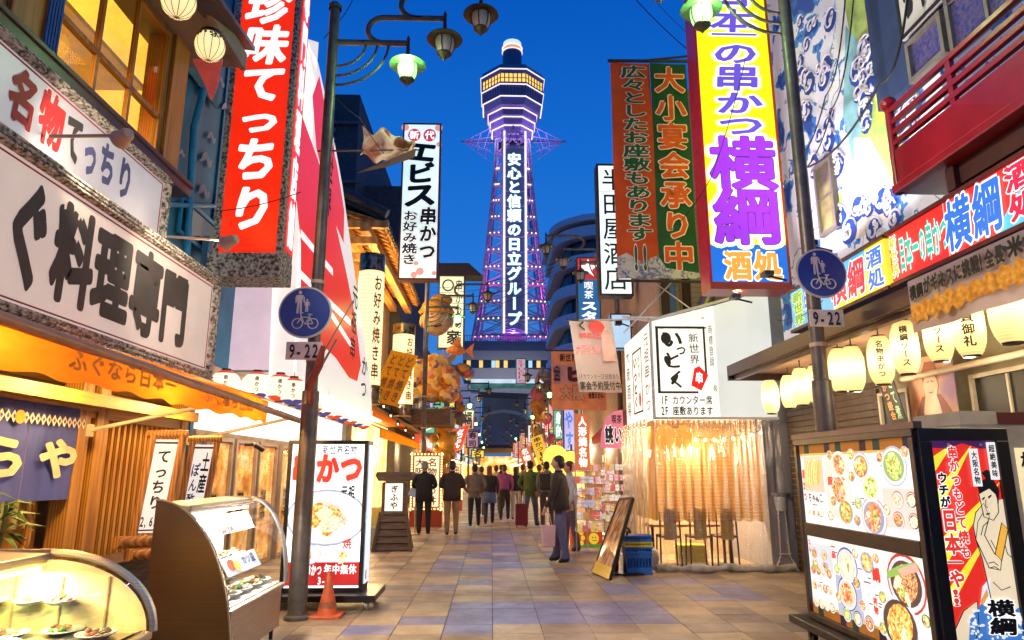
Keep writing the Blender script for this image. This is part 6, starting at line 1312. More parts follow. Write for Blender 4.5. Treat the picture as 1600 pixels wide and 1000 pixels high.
m = MB(ramp_mat('printed_surf', 'noise', [(.4, (.62,.58,.55)), (.5, (.5,.48,.5)), (.56, (.06,.10,.30)), (.66, (.6,.55,.52))], scale=5, distort=1)); FRG.poly(m, [(0,0), (1,0), (1,.025), (.6,.045), (.5,.10), (.3,.07), (.12,.11), (0,.09)], .036); put(m, 'surf_print', rg)
for a_, b_, r_ in (((-.03,1.005,.02), (1.05,1.01,.02), .03), ((-.02,-.01,.02), (1.25,-.012,.02), .025), ((.45,1.01,.02), (1.15,1.09,-.3), .02)): m = MB(DARKSTEEL); m.tube([FRG.p(*a_), FRG.p(*b_)], r_, n=8); put(m, 'rod', rg)
# white tiled building behind
wh = thing('pale_panel_building', 'pale grey panelled building with dark red bands behind the right pole', 'building', (5, 13, 0))
PG = mat('pale_grey_facade', (.33,.31,.34), rough=.6, var=.1, emit=.0)
z_r = lambda p: at(1215, p, y=11.0).z
m = MB(PG); m.box(4.36, 9, 11.0, 13.3, 0, 14); put(m, 'wall', wh)
m = MB(mat('dark_recess_wall', (.025,.02,.025))); m.box(4.37, 5.2, 10.97, 11.0, z_r(398), z_r(268)); put(m, 'dark_recess', wh)
DR = mat('dark_red_band', (.20,.02,.015), rough=.4)
for p0, p1 in ((-20,20), (168,196), (402,425)): m = MB(DR); m.box(4.25, 5.3, 10.9, 11.0, z_r(p1), z_r(p0)); put(m, 'red_band', wh)
m = MB(mat('cream_facade_right', (.42,.36,.30))); m.box(4.37, 5.2, 10.975, 11.0, z_r(268), z_r(198)); put(m, 'cream_panel', wh)
t = thing('cable_bundle', 'tangle of black cable and brackets beside the right pole', 'cables', at(1240, 235, y=10))
rr = random.Random(4); m = MB(BLACK); c = at(1238, 232, y=10.2)
for k in range(9): m.tube([c+V((rr.uniform(-.2,.2), rr.uniform(-.1,.1), rr.uniform(-.3,.3))) for _ in range(5)], .012, n=5)
put(m, 'cable', t)
# brown buildings behind the corner shop
br = thing('brown_building', 'tan and brown building behind the corner shop and cloth banner', 'building', (5, 16, 0))
m = MB(mat('tan_render', (.40,.24,.15), rough=.8, var=.2)); m.box(3.45, 9, 13.4, 26, 0, at(1100,180,y=12.6).z); put(m, 'wall', br)
m = MB(mat('dark_brown_pilaster', (.06,.03,.02))); 
for x_ in (3.5, 3.95): m.box(x_-.08, x_+.08, 13.3, 13.4, 3.5, 9)
put(m, 'pilaster', br)
F = FY(13.36, (1030, 500), (1062, 500), 440); m = MB(CREAMF); F.frame(m, .05, 0, .04); fr = put(m, 'window', br); m = MB(mat('blue_reflecting_glass', (.10,.22,.38), rough=.1)); F.box(m, .05, .05, .95, .95, 0, .01); put(m, 'pane', fr)
m = MB(STEEL); m.tube([at(1098,530,y=13), at(1100,480,y=13), at(1112,455,y=13)], .13, n=14); put(m, 'vent_duct', br)
t = thing('tiled_gable', 'white tiled wall strip with a lamp between the cloth banner and the yellow sign', 'wall', at(1090, 250, y=12))
m = MB(ramp_mat('white_square_tile', 'bands', [(0, (.30,.26,.25)), (.1, (.52,.44,.40)), (1, (.55,.47,.43))], scale=3)); m.box(at(1078,400,y=13.2).x, at(1135,400,y=13.2).x, 13.2, 13.39, 3.9, at(1085,140,y=13.2).z); put(m, 'tile_face', t)
# ================================================================== corner shop with plastic curtain
CB = 10.9
ct = thing('corner_bar', 'white-signed corner bar wrapped in clear plastic and reed blinds', 'building', (3.2, 11, 0))
CWH = glow('warm_white_sign', (1,.94,.82), 1.05); CW2 = glow('cool_white_sign', (.86,.88,.83), .74)
FC = FY(CB, (1022, 655), (1214, 638), 492); FC.O.z = at(1022, 652, y=CB).z; FC.H = at(1022, 503, y=CB).z-FC.O.z
m = MB(CWH); Hh = FC.H
hz0 = at(1022,655,y=CB).z
m.prism([FC.p(0,0), FC.p(.53,0), FC.p(.53,1.18), FC.p(0,1)], (0,.12,0)); cs = put(m, 'sign_face', ct)
m = MB(CW2); m.prism([FC.p(.535,0), FC.p(1,0), FC.p(1,1.36), FC.p(.535,1.18)], (0,.12,0)); put(m, 'plain_sign_face', ct)
m = MB(WHITEP); m.beam(FC.p(-.01,1.01,.03), FC.p(1,1.375,.03), .05, .04); m.beam(FC.p(-.01,-.01,.03), FC.p(1,-.01,.03), .05, .04); m.beam(FC.p(0,0,.02), FC.p(0,1,.02), .04, .04); put(m, 'sign_trim', ct)
FCs = Face((FC.O.x, CB+2.2, FC.O.z), (0,-1,0), (0,0,1), 2.2, Hh)
m = MB(CWH); FCs.box(m, 0, 0, 1, 1, -.12, 0); put(m, 'side_sign_face', ct)
m = MB(mat('pale_signbox_inside', (.5,.45,.4))); m.box(FC.O.x+.12, 4.6, CB+.15, CB+2.2, FC.O.z, FC.O.z+Hh*.9); put(m, 'sign_box_body', ct)
# brush logo of the front face
Fl = Face(FC.p(.05, .26, 0), (1,0,0), (0,0,1), FC.W*.40, Hh*.68); m = MB(INK); rr = random.Random(2)
m = MB(mat('olive_black_brush', (.03,.035,.02)))
Fl.box(m, 0, .985, 1, 1.02, 0, .004); Fl.box(m, 0, -.02, .80, .012, 0, .0042); Fl.box(m, -.02, -.02, .035, 1.02, 0, .0044); Fl.box(m, .96, .28, 1, 1.0, 0, .0046)
for i in range(24): Fl.disc(m, i/23, 1.0+rr.uniform(-.008,.008), .03, .016, .005+.0002*i, 6)
put(m, 'brush_frame', ct)
BRU = MC['olive_black_brush']
letters(Fl, 'い', .06, .66, .56, .98, BRU, ct, off=.03); letters(Fl, 'っ', .36, .55, .62, .78, BRU, ct, off=.02); letters(Fl, 'と', .08, .34, .52, .64, BRU, ct, off=.02); letters(Fl, 'く', .14, .04, .60, .36, BRU, ct, off=.01)
m = MB(BRU); Fl.disc(m, .19, .83, .085, .10, .008, 16); Fl.disc(m, .2, .48, .05, .085, .008, 14, .4); Fl.disc(m, .33, .19, .035, .10, .008, 14, -.6); put(m, 'brush_dab', ct)
letters(Fl, '新世界', .64, .42, .88, .92, INK, ct, off=.005, jit=.1)
m = MB(glow('vermilion_seal', (.85,.02,.01), .85)); Fl.poly(m, [(.66,.10), (.86,.02), (1.02,.26), (.84,.40), (.74,.36)], .008); put(m, 'seal_print', ct)
letters(Fl, '串', .72, .10, .94, .34, WPR, ct, off=.03, d=.012, jit=.3)
letters(FC, '商標登録', .475, .52, .515, .98, INK, ct, off=.0); letters(FC, '1F カウンター席', .06, .125, .48, .23, INK, ct, off=.015, vert=False); letters(FC, '2F 座敷あります', .06, .015, .48, .118, INK, ct, off=.02, vert=False)
m = MB(INK); m.tube([FC.p(.51+.013*math.cos(k*.524), .30+.03*math.sin(k*.524), .006) for k in range(12)], .004, n=4, closed=True); put(m, 'ring_mark', ct); letters(FC, 'R', .501, .275, .519, .325, INK, ct, off=0)
Fq = Face(FCs.p(.32, .1, 0), (0,-1,0), (0,0,1), .75, Hh*.72); m = MB(BRU); Fq.frame(m, .03, 0, .005); put(m, 'brush_frame', ct)
letters(Fq, 'いっとく', .10, .08, .52, .92, BRU, ct, off=.04); letters(Fq, '新世界', .6, .5, .85, .9, INK, ct, off=.0); m = MB(MC['vermilion_seal']); Fq.disc(m, .75, .2, .10, .14, .008, 5); put(m, 'seal_print', ct)
letters(FCs, '大衆酒場', .05, .08, .22, .92, INK, ct, off=.0, jit=.05); letters(FCs, '元祖串かつ', .76, .06, .94, .94, INK, ct, off=.0, jit=.05)
# reed blind, plastic sheet
RE = cloth(ramp_mat('amber_reed_blind', 'bandsx', [(0, (.60,.40,.11)), (.5, (.90,.66,.24)), (1, (.97,.78,.36))], scale=14, rough=.5), .5)
zt3, zb3 = FC.O.z-.02, at(1100, 815, y=CB+.15).z
reed = None
nreed = 150
xr0, xr1 = FC.O.x+.05, FC.O.x+FC.W-.12
rb = thing('reed_blind', 'amber reed blind hanging behind the clear plastic of the corner bar', 'blind', ((xr0+xr1)/2, CB+.3, zt3))
mb = MB(RE)
for i in range(nreed):
    x = xr0+(xr1-xr0)*i/nreed; mb.tube([(x, CB+.32+.02*math.sin(i*.9), zt3), (x, CB+.32+.03*math.sin(i*.5), zb3+.02*math.sin(i*.4))], (xr1-xr0)/nreed*.42, n=4, cap=False)
put(mb, 'reed', rb, kind='stuff')
m = MB(mat('blind_thread', (.25,.12,.04)))
for k in range(26): z = zb3+(zt3-zb3)*k/26; m.box(xr0, xr1, CB+.285, CB+.288, z, z+.004)
put(m, 'stitching', rb)
m = MB(RE)
for i in range(60):
    y = CB+.35+i*.03; m.tube([(FC.O.x+.06, y, zt3), (FC.O.x+.06+.02*math.sin(i*.7), y, zb3)], .0125, n=4, cap=False)
put(m, 'side_reed', rb, kind='stuff')
def plastic(name):
    m = bpy.data.materials.new(name); m.use_nodes = True; n = m.node_tree.nodes; l = m.node_tree.links; n.clear()
    o = n.new('ShaderNodeOutputMaterial'); mx = n.new('ShaderNodeMixShader'); t = n.new('ShaderNodeBsdfTransparent'); g = n.new('ShaderNodeBsdfGlossy'); g.inputs['Roughness'].default_value = .12
    t.inputs[0].default_value = (.95,.95,.93,1); g.inputs[0].default_value = (1,1,1,1)
    tc_ = n.new('ShaderNodeTexCoord'); mp = n.new('ShaderNodeMapping'); mp.inputs['Scale'].default_value = (14, 14, .9); z = n.new('ShaderNodeTexNoise'); z.inputs['Scale'].default_value = 1.0; z.inputs['Detail'].default_value = 4; z.inputs['Distortion'].default_value = 1.2
    bp = n.new('ShaderNodeBump'); bp.inputs['Strength'].default_value = .9; bp.inputs['Distance'].default_value = .05
    l.new(tc_.outputs['Object'], mp.inputs[0]); l.new(mp.outputs[0], z.inputs[0]); l.new(z.outputs[0], bp.inputs['Height']); l.new(bp.outputs[0], g.inputs['Normal'])
    lw = n.new('ShaderNodeLayerWeight'); lw.inputs[0].default_value = .3; mr = n.new('ShaderNodeMapRange'); mr.inputs[3].default_value = .15; mr.inputs[4].default_value = .8; l.new(bp.outputs[0], lw.inputs['Normal'])
    l.new(lw.outputs['Fresnel'], mr.inputs[0]); l.new(mr.outputs[0], mx.inputs[0]); l.new(t.outputs[0], mx.inputs[1]); l.new(g.outputs[0], mx.inputs[2]); l.new(mx.outputs[0], o.inputs[0]); return m
PLS = plastic('crinkled_clear_plastic')
pc = thing('plastic_curtain', 'crinkled clear plastic sheet draped round the corner bar down to the paving', 'plastic sheet', (3.0, CB, 0))
x0, x1 = FC.O.x-.12, FC.O.x+FC.W+.02
def sheet(u, v):
    bul = .12*(1-v)**2; z = .06+(zt3-.06)*v
    return V((x0+(x1-x0)*u + .03*math.sin(v*7+u*30), CB-bul + .035*math.sin(u*62+math.sin(v*5)*2)*(1.1-.6*v) + .02*math.sin(u*131+v*6), z))
m = MB(PLS); m.grid(sheet, 170, 18); put(m, 'front_sheet', pc)
m = MB(PLS); m.grid(lambda u, v: V((x0-.06*(1-v)+.025*math.sin(u*45+v*3), CB+2.1*u, .06+(zt3-.06)*v)), 60, 14); put(m, 'side_sheet', pc)
RL = ramp_mat('dirty_rolled_plastic', 'noise', [(.35, (.25,.20,.15)), (.6, (.55,.50,.44)), (.75, (.75,.72,.68))], scale=6, rough=.3, bump=.6)
m = MB(RL); pts = [V((x0+(x1-x0)*k/16*1.0, CB-.18+.05*math.sin(k*.9), .06+.012*math.sin(k*1.7))) for k in range(17)]; m.tube(pts, [.035+.03*abs(math.sin(k*.83+.6)) for k in range(17)], n=10); put(m, 'rolled_hem', pc)
# interior of the bar
m = MB(mat('bar_interior_wall', (.55,.38,.22), rough=.8, var=.3)); m.box(x0+.2, 4.68, CB+2.15, CB+2.3, 0, zt3); m.box(4.45, 4.7, CB+.7, CB+2.2, 0, zt3); put(m, 'inner_wall', ct)
m = MB(mat('bar_side_panel', (.55,.42,.28))); m.box(x1-.12, x1, CB+.15, CB+.7, 0, zt3); put(m, 'side_panel', ct)
tb = thing('bar_table', 'long dark bar table behind the plastic curtain', 'table', (3.2, CB+.8, 0))
m = MB(mat('brown_table_top', (.20,.09,.05), rough=.4)); m.box(2.55, 3.95, CB+.55, CB+.95, .60, .64); put(m, 'table_top', tb, bevel=.005)
for x_ in (2.62, 3.88):
    for y_ in (CB+.6, CB+.9): m = MB(BLACK); m.box(x_-.02, x_+.02, y_-.02, y_+.02, 0, .6); put(m, 'leg', tb)
stool = thing('bar_chair', 'yellow-backed black chair behind the plastic, leftmost of the row', 'chair', (2.85, CB+.5, 0), 'yellow-backed chairs in the corner bar')
m = MB(BLACK)
for dx in (-.17, .17):
    for dy in (-.15, .15): m = MB(BLACK); m.tube([(2.85+dx, CB+.5+dy, 0), (2.85+dx*.9, CB+.5+dy*.9, .46 if dy > 0 else .86)], .014, n=6); put(m, 'leg', stool)
m = MB(mat('brown_seat', (.18,.08,.05))); m.box(2.68, 3.02, CB+.34, CB+.66, .45, .49); put(m, 'seat', stool, bevel=.01)
m = MB(mat('yellow_back_panel', (.62,.38,.04), rough=.5)); m.box(2.75, 2.95, CB+.335, CB+.355, .42, .90); put(m, 'backrest', stool)
copy_thing(stool, (3.33, CB+.5, 0), label='yellow-backed black chair behind the plastic, in the middle of the row'); copy_thing(stool, (3.76, CB+.5, 0), label='yellow-backed black chair behind the plastic, rightmost of the row')
t = thing('yellow_crate', 'yellow crate under the table in the corner bar', 'crate', (3.35, CB+1, 0)); m = MB(mat('yellow_crate_plastic', (.65,.55,.03))); m.box(3.15, 3.6, CB+1, CB+1.3, 0, .28); put(m, 'crate_body', t, bevel=.01)
t = thing('plastic_sack', 'white plastic sack on the floor at the left end of the corner bar', 'sack', (2.5, CB+.3, 0)); m = MB(mat('milky_plastic', (.62,.58,.52), rough=.3, bump=.5, bscale=15)); m.ball((2.5, CB+.3, .16), .15, .13, .17, n=14, m=8); m.tube([(2.5,CB+.3,.3), (2.52,CB+.3,.4)], [.05,.03], n=8); put(m, 'sack_body', t)
sl_ = thing('string_lights', 'row of warm bulbs glowing behind the plastic of the corner bar', 'string lights', (3.2, CB+.15, 2.0))
m = MB(BLACK); pts = [V((xr0+.5+(xr1-xr0-.6)*k/8, CB+.18, zt3-.28-.06*math.sin(k/8*math.pi)+.1*k/8)) for k in range(9)]; m.tube(pts, .006, n=5); put(m, 'cable', sl_)
for p in pts: m = MB(glow('string_bulb', (1,.85,.45), 14)); m.ball(p-V((0,0,.03)), .026, n=10, m=6); put(m, 'bulb', sl_)
lamp('bar_light', 'POINT', (3.2, CB+.16, zt3-.5), 14, SOFT, sl_, .1); lamp('bar_front_light', 'POINT', (3.9, CB+.9, 1.9), 26, SOFT, sl_, .12); lamp('bar_front_light', 'POINT', (2.9, CB+.9, 1.9), 26, SOFT, sl_, .12); lamp('bar_inner_light', 'AREA', (3.3, CB+1.0, zt3-.1), 80, (1,.74,.42), sl_, (1.6, 1.0))
ol = thing('orange_lantern', 'orange lit paper lanterns seen through the plastic at the corner bar left end', 'lantern', (2.6, CB+.15, 1.95))
m = MB(glow('orange_lantern_paper', (1,.33,.03), 1.3)); m.ball((FC.O.x+.22, CB+.17, zt3-.30), .17, .09, .22, n=16, m=10); m.ball((FC.O.x+.52, CB+.18, zt3-.30), .15, .08, .21, n=16, m=10); put(m, 'paper_shade', ol)
# white folding posts / bracket rods over the corner bar
t = thing('white_awning_rods', 'thin white rods reaching from the corner bar sign towards the street', 'rods', FC.p(0,1))
m = MB(WHITEP); m.tube([FC.p(-.02,1.02,.05), at(905,500,y=CB+.8)], .014, n=6); m.tube([FC.p(-.02,1.0,.05), at(972,495,y=CB+.3), at(1100,497,y=CB)], .014, n=6); m.tube([at(975,520,y=CB+.4), at(1060,430,y=CB+.9)], .014, n=6); m.tube([at(1000,425,y=CB+.9), at(1110,505,y=CB)], .01, n=6); put(m, 'rod', t)
# white plant stand
q = at(1228, 890, z=0); pst = thing('white_plant_stand', 'white slender stand with splayed legs holding a grey bowl, right of the corner bar', 'stand', q)
for k in range(4):
    a = k*math.pi/2+.5; m = MB(WHITEP); m.tube([q+V((.24*math.cos(a),.24*math.sin(a),0)), q+V((.09*math.cos(a),.09*math.sin(a),.22)), q+V((.075*math.cos(a),.075*math.sin(a),.9))], .011, n=6); put(m, 'leg', pst)
m = MB(WHITEP); m.tube([q+V((.10*math.cos(k*.52),.10*math.sin(k*.52),.24)) for k in range(12)], .009, n=5, closed=True); m.lathe([(.085,.88), (.11,1.10), (.10,1.10), (.08,.9)], q, 20); put(m, 'holder', pst)
m = MB(mat('grey_zinc_bowl', (.25,.26,.25), rough=.4, metal=.6)); m.lathe([(.10,1.09), (.15,1.11), (.155,1.16), (.14,1.16), (.13,1.12), (0,1.12)], q, 24); put(m, 'bowl', pst)
# crates, leaning board, hand truck
cb0 = at(999, 898, z=0)
CBL = mat('blue_crate_plastic', (.02,.14,.52), rough=.4, var=.2); CYL = mat('yellow_band_plastic', (.75,.62,.05), rough=.4)
def crate(z, h, m_, label, w=.38, dpt=.30):
    c = cb0+V((0, .12, z)); t = thing('plastic_crate', label, 'crate', c, 'stacked plastic crates'); x0, x1, y0, y1 = c.x-w/2, c.x+w/2, c.y-dpt/2, c.y+dpt/2
    m = MB(m_); th = .012
    m.box(x0, x1, y0, y0+th, z, z+h*.35); m.box(x0, x1, y0, y0+th, z+h*.78, z+h); m.box(x0, x1, y1-th, y1, z, z+h); m.box(x0, x0+th, y0+th, y1-th, z, z+h); m.box(x1-th, x1, y0+th, y1-th, z, z+h); m.box(x0+th, x1-th, y0+th, y1-th, z, z+th); put(m, 'crate_shell', t)
    m = MB(m_)
    for k in range(9): xx = x0+(w-.02)*k/8; m.box(xx, xx+.02, y0, y0+th, z+h*.35, z+h*.78)
    put(m, 'grille_bar', t); m = MB(m_); m.box(x0-.012, x1+.012, y0-.012, y1+.012, z+h-.02, z+h); put(m, 'rim', t)
crate(.0, .30, CBL, 'large bottom blue crate in the stack beside the leaning board'); crate(.302, .085, CBL, 'second blue crate from the ground in the stack beside the leaning board', .40); crate(.389, .075, CYL, 'yellow crate in the middle of the blue stack', .40); crate(.466, .085, CBL, 'topmost blue crate of the stack by the corner bar', .40)
ab = thing('leaning_menu_board', 'glossy brown menu board leaning back against a black hand truck', 'menu board', at(945, 900, z=0))
b0, b1 = at(925, 893, z=0), at(955, 903, z=0); 
P0 = V((1.50, 9.95, .02)); Ux = V((.42, -.62, 0)).normalized(); Vx = V((.55, .18, 1)).normalized()
P0 = at(926, 893, z=.02); P1 = at(952, 905, z=.02); T0 = at(968, 781, y=P0.y+.25); T1 = at(988, 779, y=P1.y+.30)
m = MB(ramp_mat('glossy_menu_print', 'noise', [(.35, (.30,.12,.04)), (.5, (.55,.30,.14)), (.62, (.68,.50,.32)), (.7, (.75,.35,.25))], scale=9, rough=.12, emit=.05, stretch=(1,1,.5))); off_ = V((.04,.05,0)); m.hexa([P0, P1, P1+off_, P0+off_, T0, T1, T1+off_, T0+off_]); put(m, 'printed_panel', ab)
m = MB(BLACK); nn = (P1-P0).cross(T0-P0).normalized()*-1
for a, b in ((P0,P1), (P1,T1), (T1,T0), (T0,P0)): m.beam(a+off_*.3, b+off_*.3, .03, .05, nn)
put(m, 'frame', ab)
m = MB(glow('yellow_foot_print', (.85,.5,.05), .35)); fo = (P0.lerp(P1,.5)-V((0,0,0))); v_ = V((-.012,-.014,0)); m.add([P0+v_, P1+v_, P1.lerp(T1,.14)+v_, P0.lerp(T0,.14)+v_], [(0,1,2,3)]); put(m, 'yellow_strip', ab)
Fab = Face(P0.lerp(T0,.16)+v_*1.2, (P1-P0), (T0-P0), (P1-P0).length, (T0-P0).length*.8)
ht = thing('hand_truck', 'black folded hand truck with curled handle between the leaning board and crates', 'hand truck', at(962, 895, z=0))
m = MB(BLACK); c = at(962, 897, z=.02)+V((0,.12,0)); m.box(c.x-.1, c.x+.42, c.y-.15, c.y+.3, .01, .03); m.tube([c+V((.02,0,0)), c+V((.12,.02,.45)), c+V((.16,.02,.62))], .018, n=8); m.tube([c+V((.16,.02,0)), c+V((.22,.02,.6))], .018, n=8); put(m, 'frame', ht)
m = MB(BLACK); m.tube([c+V((.19+.07*math.cos(k*.45), 0, .56+.08*math.sin(k*.45))) for k in range(12)], .018, n=8); put(m, 'handle', ht)
m = MB(BLACK); m.lathe([(0,-.025), (.08,-.025), (.085,0), (.08,.025), (0,.025)], c+V((.05,.1,.09)), 16, M=Matrix.Rotation(R(90), 3, 'Y')); put(m, 'wheel', ht)
# spinner racks
def spinner(px, py, label, seed, h=1.45, r=.26):
    q = at(px, py, z=0); rr = random.Random(seed); t = thing('postcard_spinner', label, 'display rack', q, 'souvenir spinner racks')
    m = MB(STEEL); m.tube([q, q+V((0,0,h+.05))], .018, n=8); m.lathe([(.22,0), (.22,.03), (.03,.06)], q, 20); put(m, 'post', t)
    cm = [glow('souvenir_%d' % k, c, .55, samp=False, var=.3, scale=30) for k, c in enumerate(((.9,.85,.8), (.85,.45,.55), (.75,.35,.10), (.85,.62,.15), (.65,.6,.75), (.75,.15,.12), (.8,.75,.6)))]
    m = MB(STEEL)
    for lvl in range(6):
        z = .38+lvl*(h-.4)/6; m.tube([q+V((r*math.cos(a*.524), r*math.sin(a*.524), z)) for a in range(12)], .006, n=4, closed=True); m.tube([q+V((r*math.cos(a*.524), r*math.sin(a*.524), z+.07)) for a in range(12)], .004, n=4, closed=True)
    put(m, 'wire_tier', t)
    m = MB()
    for lvl in range(6):
        z = .38+lvl*(h-.4)/6
        for a in range(14):
            m.use(rr.choice(cm)); an = a*2*math.pi/14+rr.uniform(-.05,.05); M = Matrix.Rotation(an, 3, 'Z'); m.cbox(q+V(((r-.02)*math.cos(an), (r-.02)*math.sin(an), z+.065)), (.012,.085,.125+rr.uniform(-.02,.02)), M @ Matrix.Rotation(R(-8), 3, 'Y'))
    put(m, 'postcards', t, kind='stuff')
spinner(918, 862, 'souvenir spinner rack nearest the man in the dark jacket', 1, 1.72, .30); spinner(968, 842, 'souvenir spinner rack just left of the corner bar', 2, 1.75, .30); spinner(945, 836, 'far souvenir spinner rack between the two nearer ones', 3, 1.6, .28)
q0, q1 = at(893, 856, z=0), at(942, 856, z=0)
t = thing('flower_print_box', 'low box printed with a yellow smiling flower and green leaves under the racks', 'box', (q0+q1)/2)
F = Face(q0, (1,0,0), (0,0,1), q1.x-q0.x, .42); m = MB(glow('red_box_print', (.70,.07,.02), .45)); F.box(m, 0, 0, 1, 1, -.3, 0); put(m, 'box_body', t)
m = MB(glow('yellow_flower_print', (.95,.65,.05), .7, samp=False)); F.disc(m, .72, .42, .10, .11, .006, 16)
for k in range(7): F.disc(m, .25+.12*math.cos(k*.9), .45+.3*math.sin(k*.9), .045, .05, .006, 8)
m.use(glow('green_leaf_print', (.08,.35,.05), .5, samp=False)); F.box(m, .02, .0, .98, .16, 0, .004); put(m, 'flower_print', t)
m = MB(INK); F.disc(m, .68, .47, .012, .018, .01, 8); F.disc(m, .77, .47, .012, .018, .01, 8); m.tube([F.p(.66+.03*k, .36-.04*math.sin(k/5*math.pi), .01) for k in range(6)], .006, n=4); put(m, 'smile_print', t)
# ================================================================== RIGHT: signs farther on
FHN = FY(15.5, (938, 462), (990, 462), 256); FHN.W *= 1.0; FHN.O.x = at(934,350,y=15.5).x; FHN.W = at(986,350,y=15.5).x-FHN.O.x
hn = vsign('white lit sign with five thin dark characters left of the cloth banner', FHN, glow('bluish_white_panel', (.86,1,.98), 1.15), mat('dark_sign_frame', (.03,.03,.035)))
letters(FHN, '半田屋酒店', .12, .03, .88, .97, mat('dark_teal_ink', (.01,.05,.06)), hn, off=.01)
m = MB(mat('teal_rule', (.05,.2,.2)))
for k in range(1, 5): FHN.box(m, .08, .03+.94*k/5-.001, .92, .03+.94*k/5+.001, 0, .004)
put(m, 'rule_line', hn)
FBL = FY(18.4, (903, 520), (940, 520), 402)
bs = vsign('blue cafe sign with a white star on red, below the white lit sign', FBL, glow('cafe_blue_panel', (.015,.16,.42), .7), mat('dark_sign_frame', (0,0,0)), .3, .03)
m = MB(glow('cafe_red_panel', (.60,.03,.03), .8)); FBL.box(m, 0, .70, 1, 1, 0, .006); put(m, 'red_panel', bs)
m = MB(WPR); FBL.poly(m, [(.5+.42*math.cos(R(90+36*k))*(1 if k % 2 == 0 else .42), .85+.13*math.sin(R(90+36*k))*(1 if k % 2 == 0 else .42)) for k in range(10)], .012); put(m, 'star', bs)
letters(FBL, '喫茶', .28, .44, .72, .68, WPR, bs, off=.01); letters(FBL, 'スター', .12, .02, .88, .42, WPR, bs, off=.05)
t = thing('small_lit_sign', 'small pale blue lit box sign under the white five-character sign', 'sign', at(970, 500, y=16)); F = FY(15.9, (955, 545), (988, 545), 490); m = MB(glow('pale_blue_panel', (.5,.75,1), .8)); F.box(m, 0, 0, 1, 1, -.25, 0); put(m, 'lit_panel', t); m = MB(BLACK); F.frame(m, .03, -.27, .01); put(m, 'frame', t)
# hanging pink banners
def hang(label, bl, br, top, dist, c_, skew=0, stripes=None):
    F = FY(dist, bl, br, top); F.V = V((skew,0,1)).normalized(); t = thing('hanging_banner', label, 'banner', F.p(.5,1,0)); m = MB(c_); m.grid(lambda u, v: F.p(u, v, .05*math.sin(u*6+v*3)), 14, 10); put(m, 'cloth', t)
    m = MB(DARKSTEEL); m.tube([F.p(-.1,1.0,.02), F.p(1.05,1.0,.02)], .018, n=6); put(m, 'rod', t); return F, t
CRM = cloth(ramp_mat('cream_banner_cloth', 'noise', [(.3, (.82,.66,.55)), (.7, (.92,.80,.68))], scale=1.2, rough=.8), .45)
SAL = cloth(mat('salmon_banner_cloth', (.88,.38,.22), rough=.8, var=.15), .45)
F, t = hang('cream banner with a red seal and black lettering, in front of the salmon one', (905, 618), (972, 608), 500, 14.2, CRM, -.12)
m = MB(INK); F.frame(m, .03, .06, .064) if 0 else None
letters(F, '大阪名物', .05, .50, .62, .66, RP, t, off=.0, vert=False, d=.09); letters(F, '宴会予約受付中', .03, .02, .98, .15, mat('olive_black_brush', (0,0,0)), t, off=.03, vert=False, d=.09); letters(F, '1Fカウンター2F座敷あり', .03, .17, .97, .25, INK, t, off=.0, vert=False, d=.09)
letters(F, '難本店', .2, .74, .7, .82, RP, t, off=.04, vert=False, d=.09); letters(F, 'く', .15, .84, .4, .99, INK, t, off=.03, d=.09); m = MB(RP); F.disc(m, .62, .90, .17, .14, .085, 8); put(m, 'red_seal', t)
m = MB(mat('peach_figure_print', (.72,.42,.32))); F.poly(m, [(.66,.42), (.68,.7), (.74,.86), (.86,.86), (.93,.7), (.95,.42)], .085); put(m, 'figure_print', t)
F, t = hang('salmon banner with a big dark katakana letter on a pink field', (862, 640), (948, 642), 548, 16.6, SAL)
m = MB(mat('pink_field_cloth', (.82,.52,.45))); F.box(m, .02, .44, .97, .76, .05, .062); put(m, 'pink_field', t)
letters(F, '新世界おみやげ', .15, .80, .9, .95, INK, t, off=.03, vert=False, d=.08); letters(F, 'ビリ', .25, .46, .95, .74, mat('dark_maroon_print', (.12,.02,.02)), t, off=.09, vert=False, d=.08); letters(F, '大阪名物', .03, .47, .17, .74, INK, t, off=.03, d=.08); letters(F, '大阪', .15, .16, .6, .42, mat('pale_orange_print', (.9,.55,.30)), t, off=.06, vert=False, outl=[(.1, mat('dark_orange_outline', (.4,.12,.04)))], d=.08); letters(F, '福福おおに', .66, .18, .95, .34, INK, t, off=.03, vert=False, d=.08)
t = thing('orange_flag', 'tall orange flag with white lettering beside the near spinner rack', 'flag', at(910, 700, y=12.8)); F = FY(12.8, (900, 735), (922, 735), 646); m = MB(glow('orange_flag_cloth', (.80,.20,.06), .55)); F.box(m, 0, 0, 1, 1, -.004, .004); put(m, 'cloth', t); letters(F, '人形焼名物', .2, .05, .85, .95, WPR, t, off=.04, d=.01); m = MB(STEEL); m.tube([F.p(-.05,-1.6,0), F.p(-.05,1.03,0)], .012, n=6); put(m, 'pole', t)  # flag cloth given its own glow to look lit
t = thing('added_floodlight', 'added black floodlight on the side of the corner bar sign brightening the hanging banners', 'floodlight', (2.35, 12.4, 4.2)); m = MB(BLACK); m.cbox((2.35,12.4,4.2), (.12,.14,.1)); m.tube([(2.35,12.4,4.2), (2.62,12.4,4.1)], .015, n=6); put(m, 'lamp_head', t); lamp('flood_beam', 'SPOT', (2.3, 12.45, 4.2), 75, (1,.88,.74), t, .1, rot=V((-.35,3.2,.35)).to_track_quat('-Z','Y').to_euler(), spot=110)  # lamp added so the hanging banners look brighter
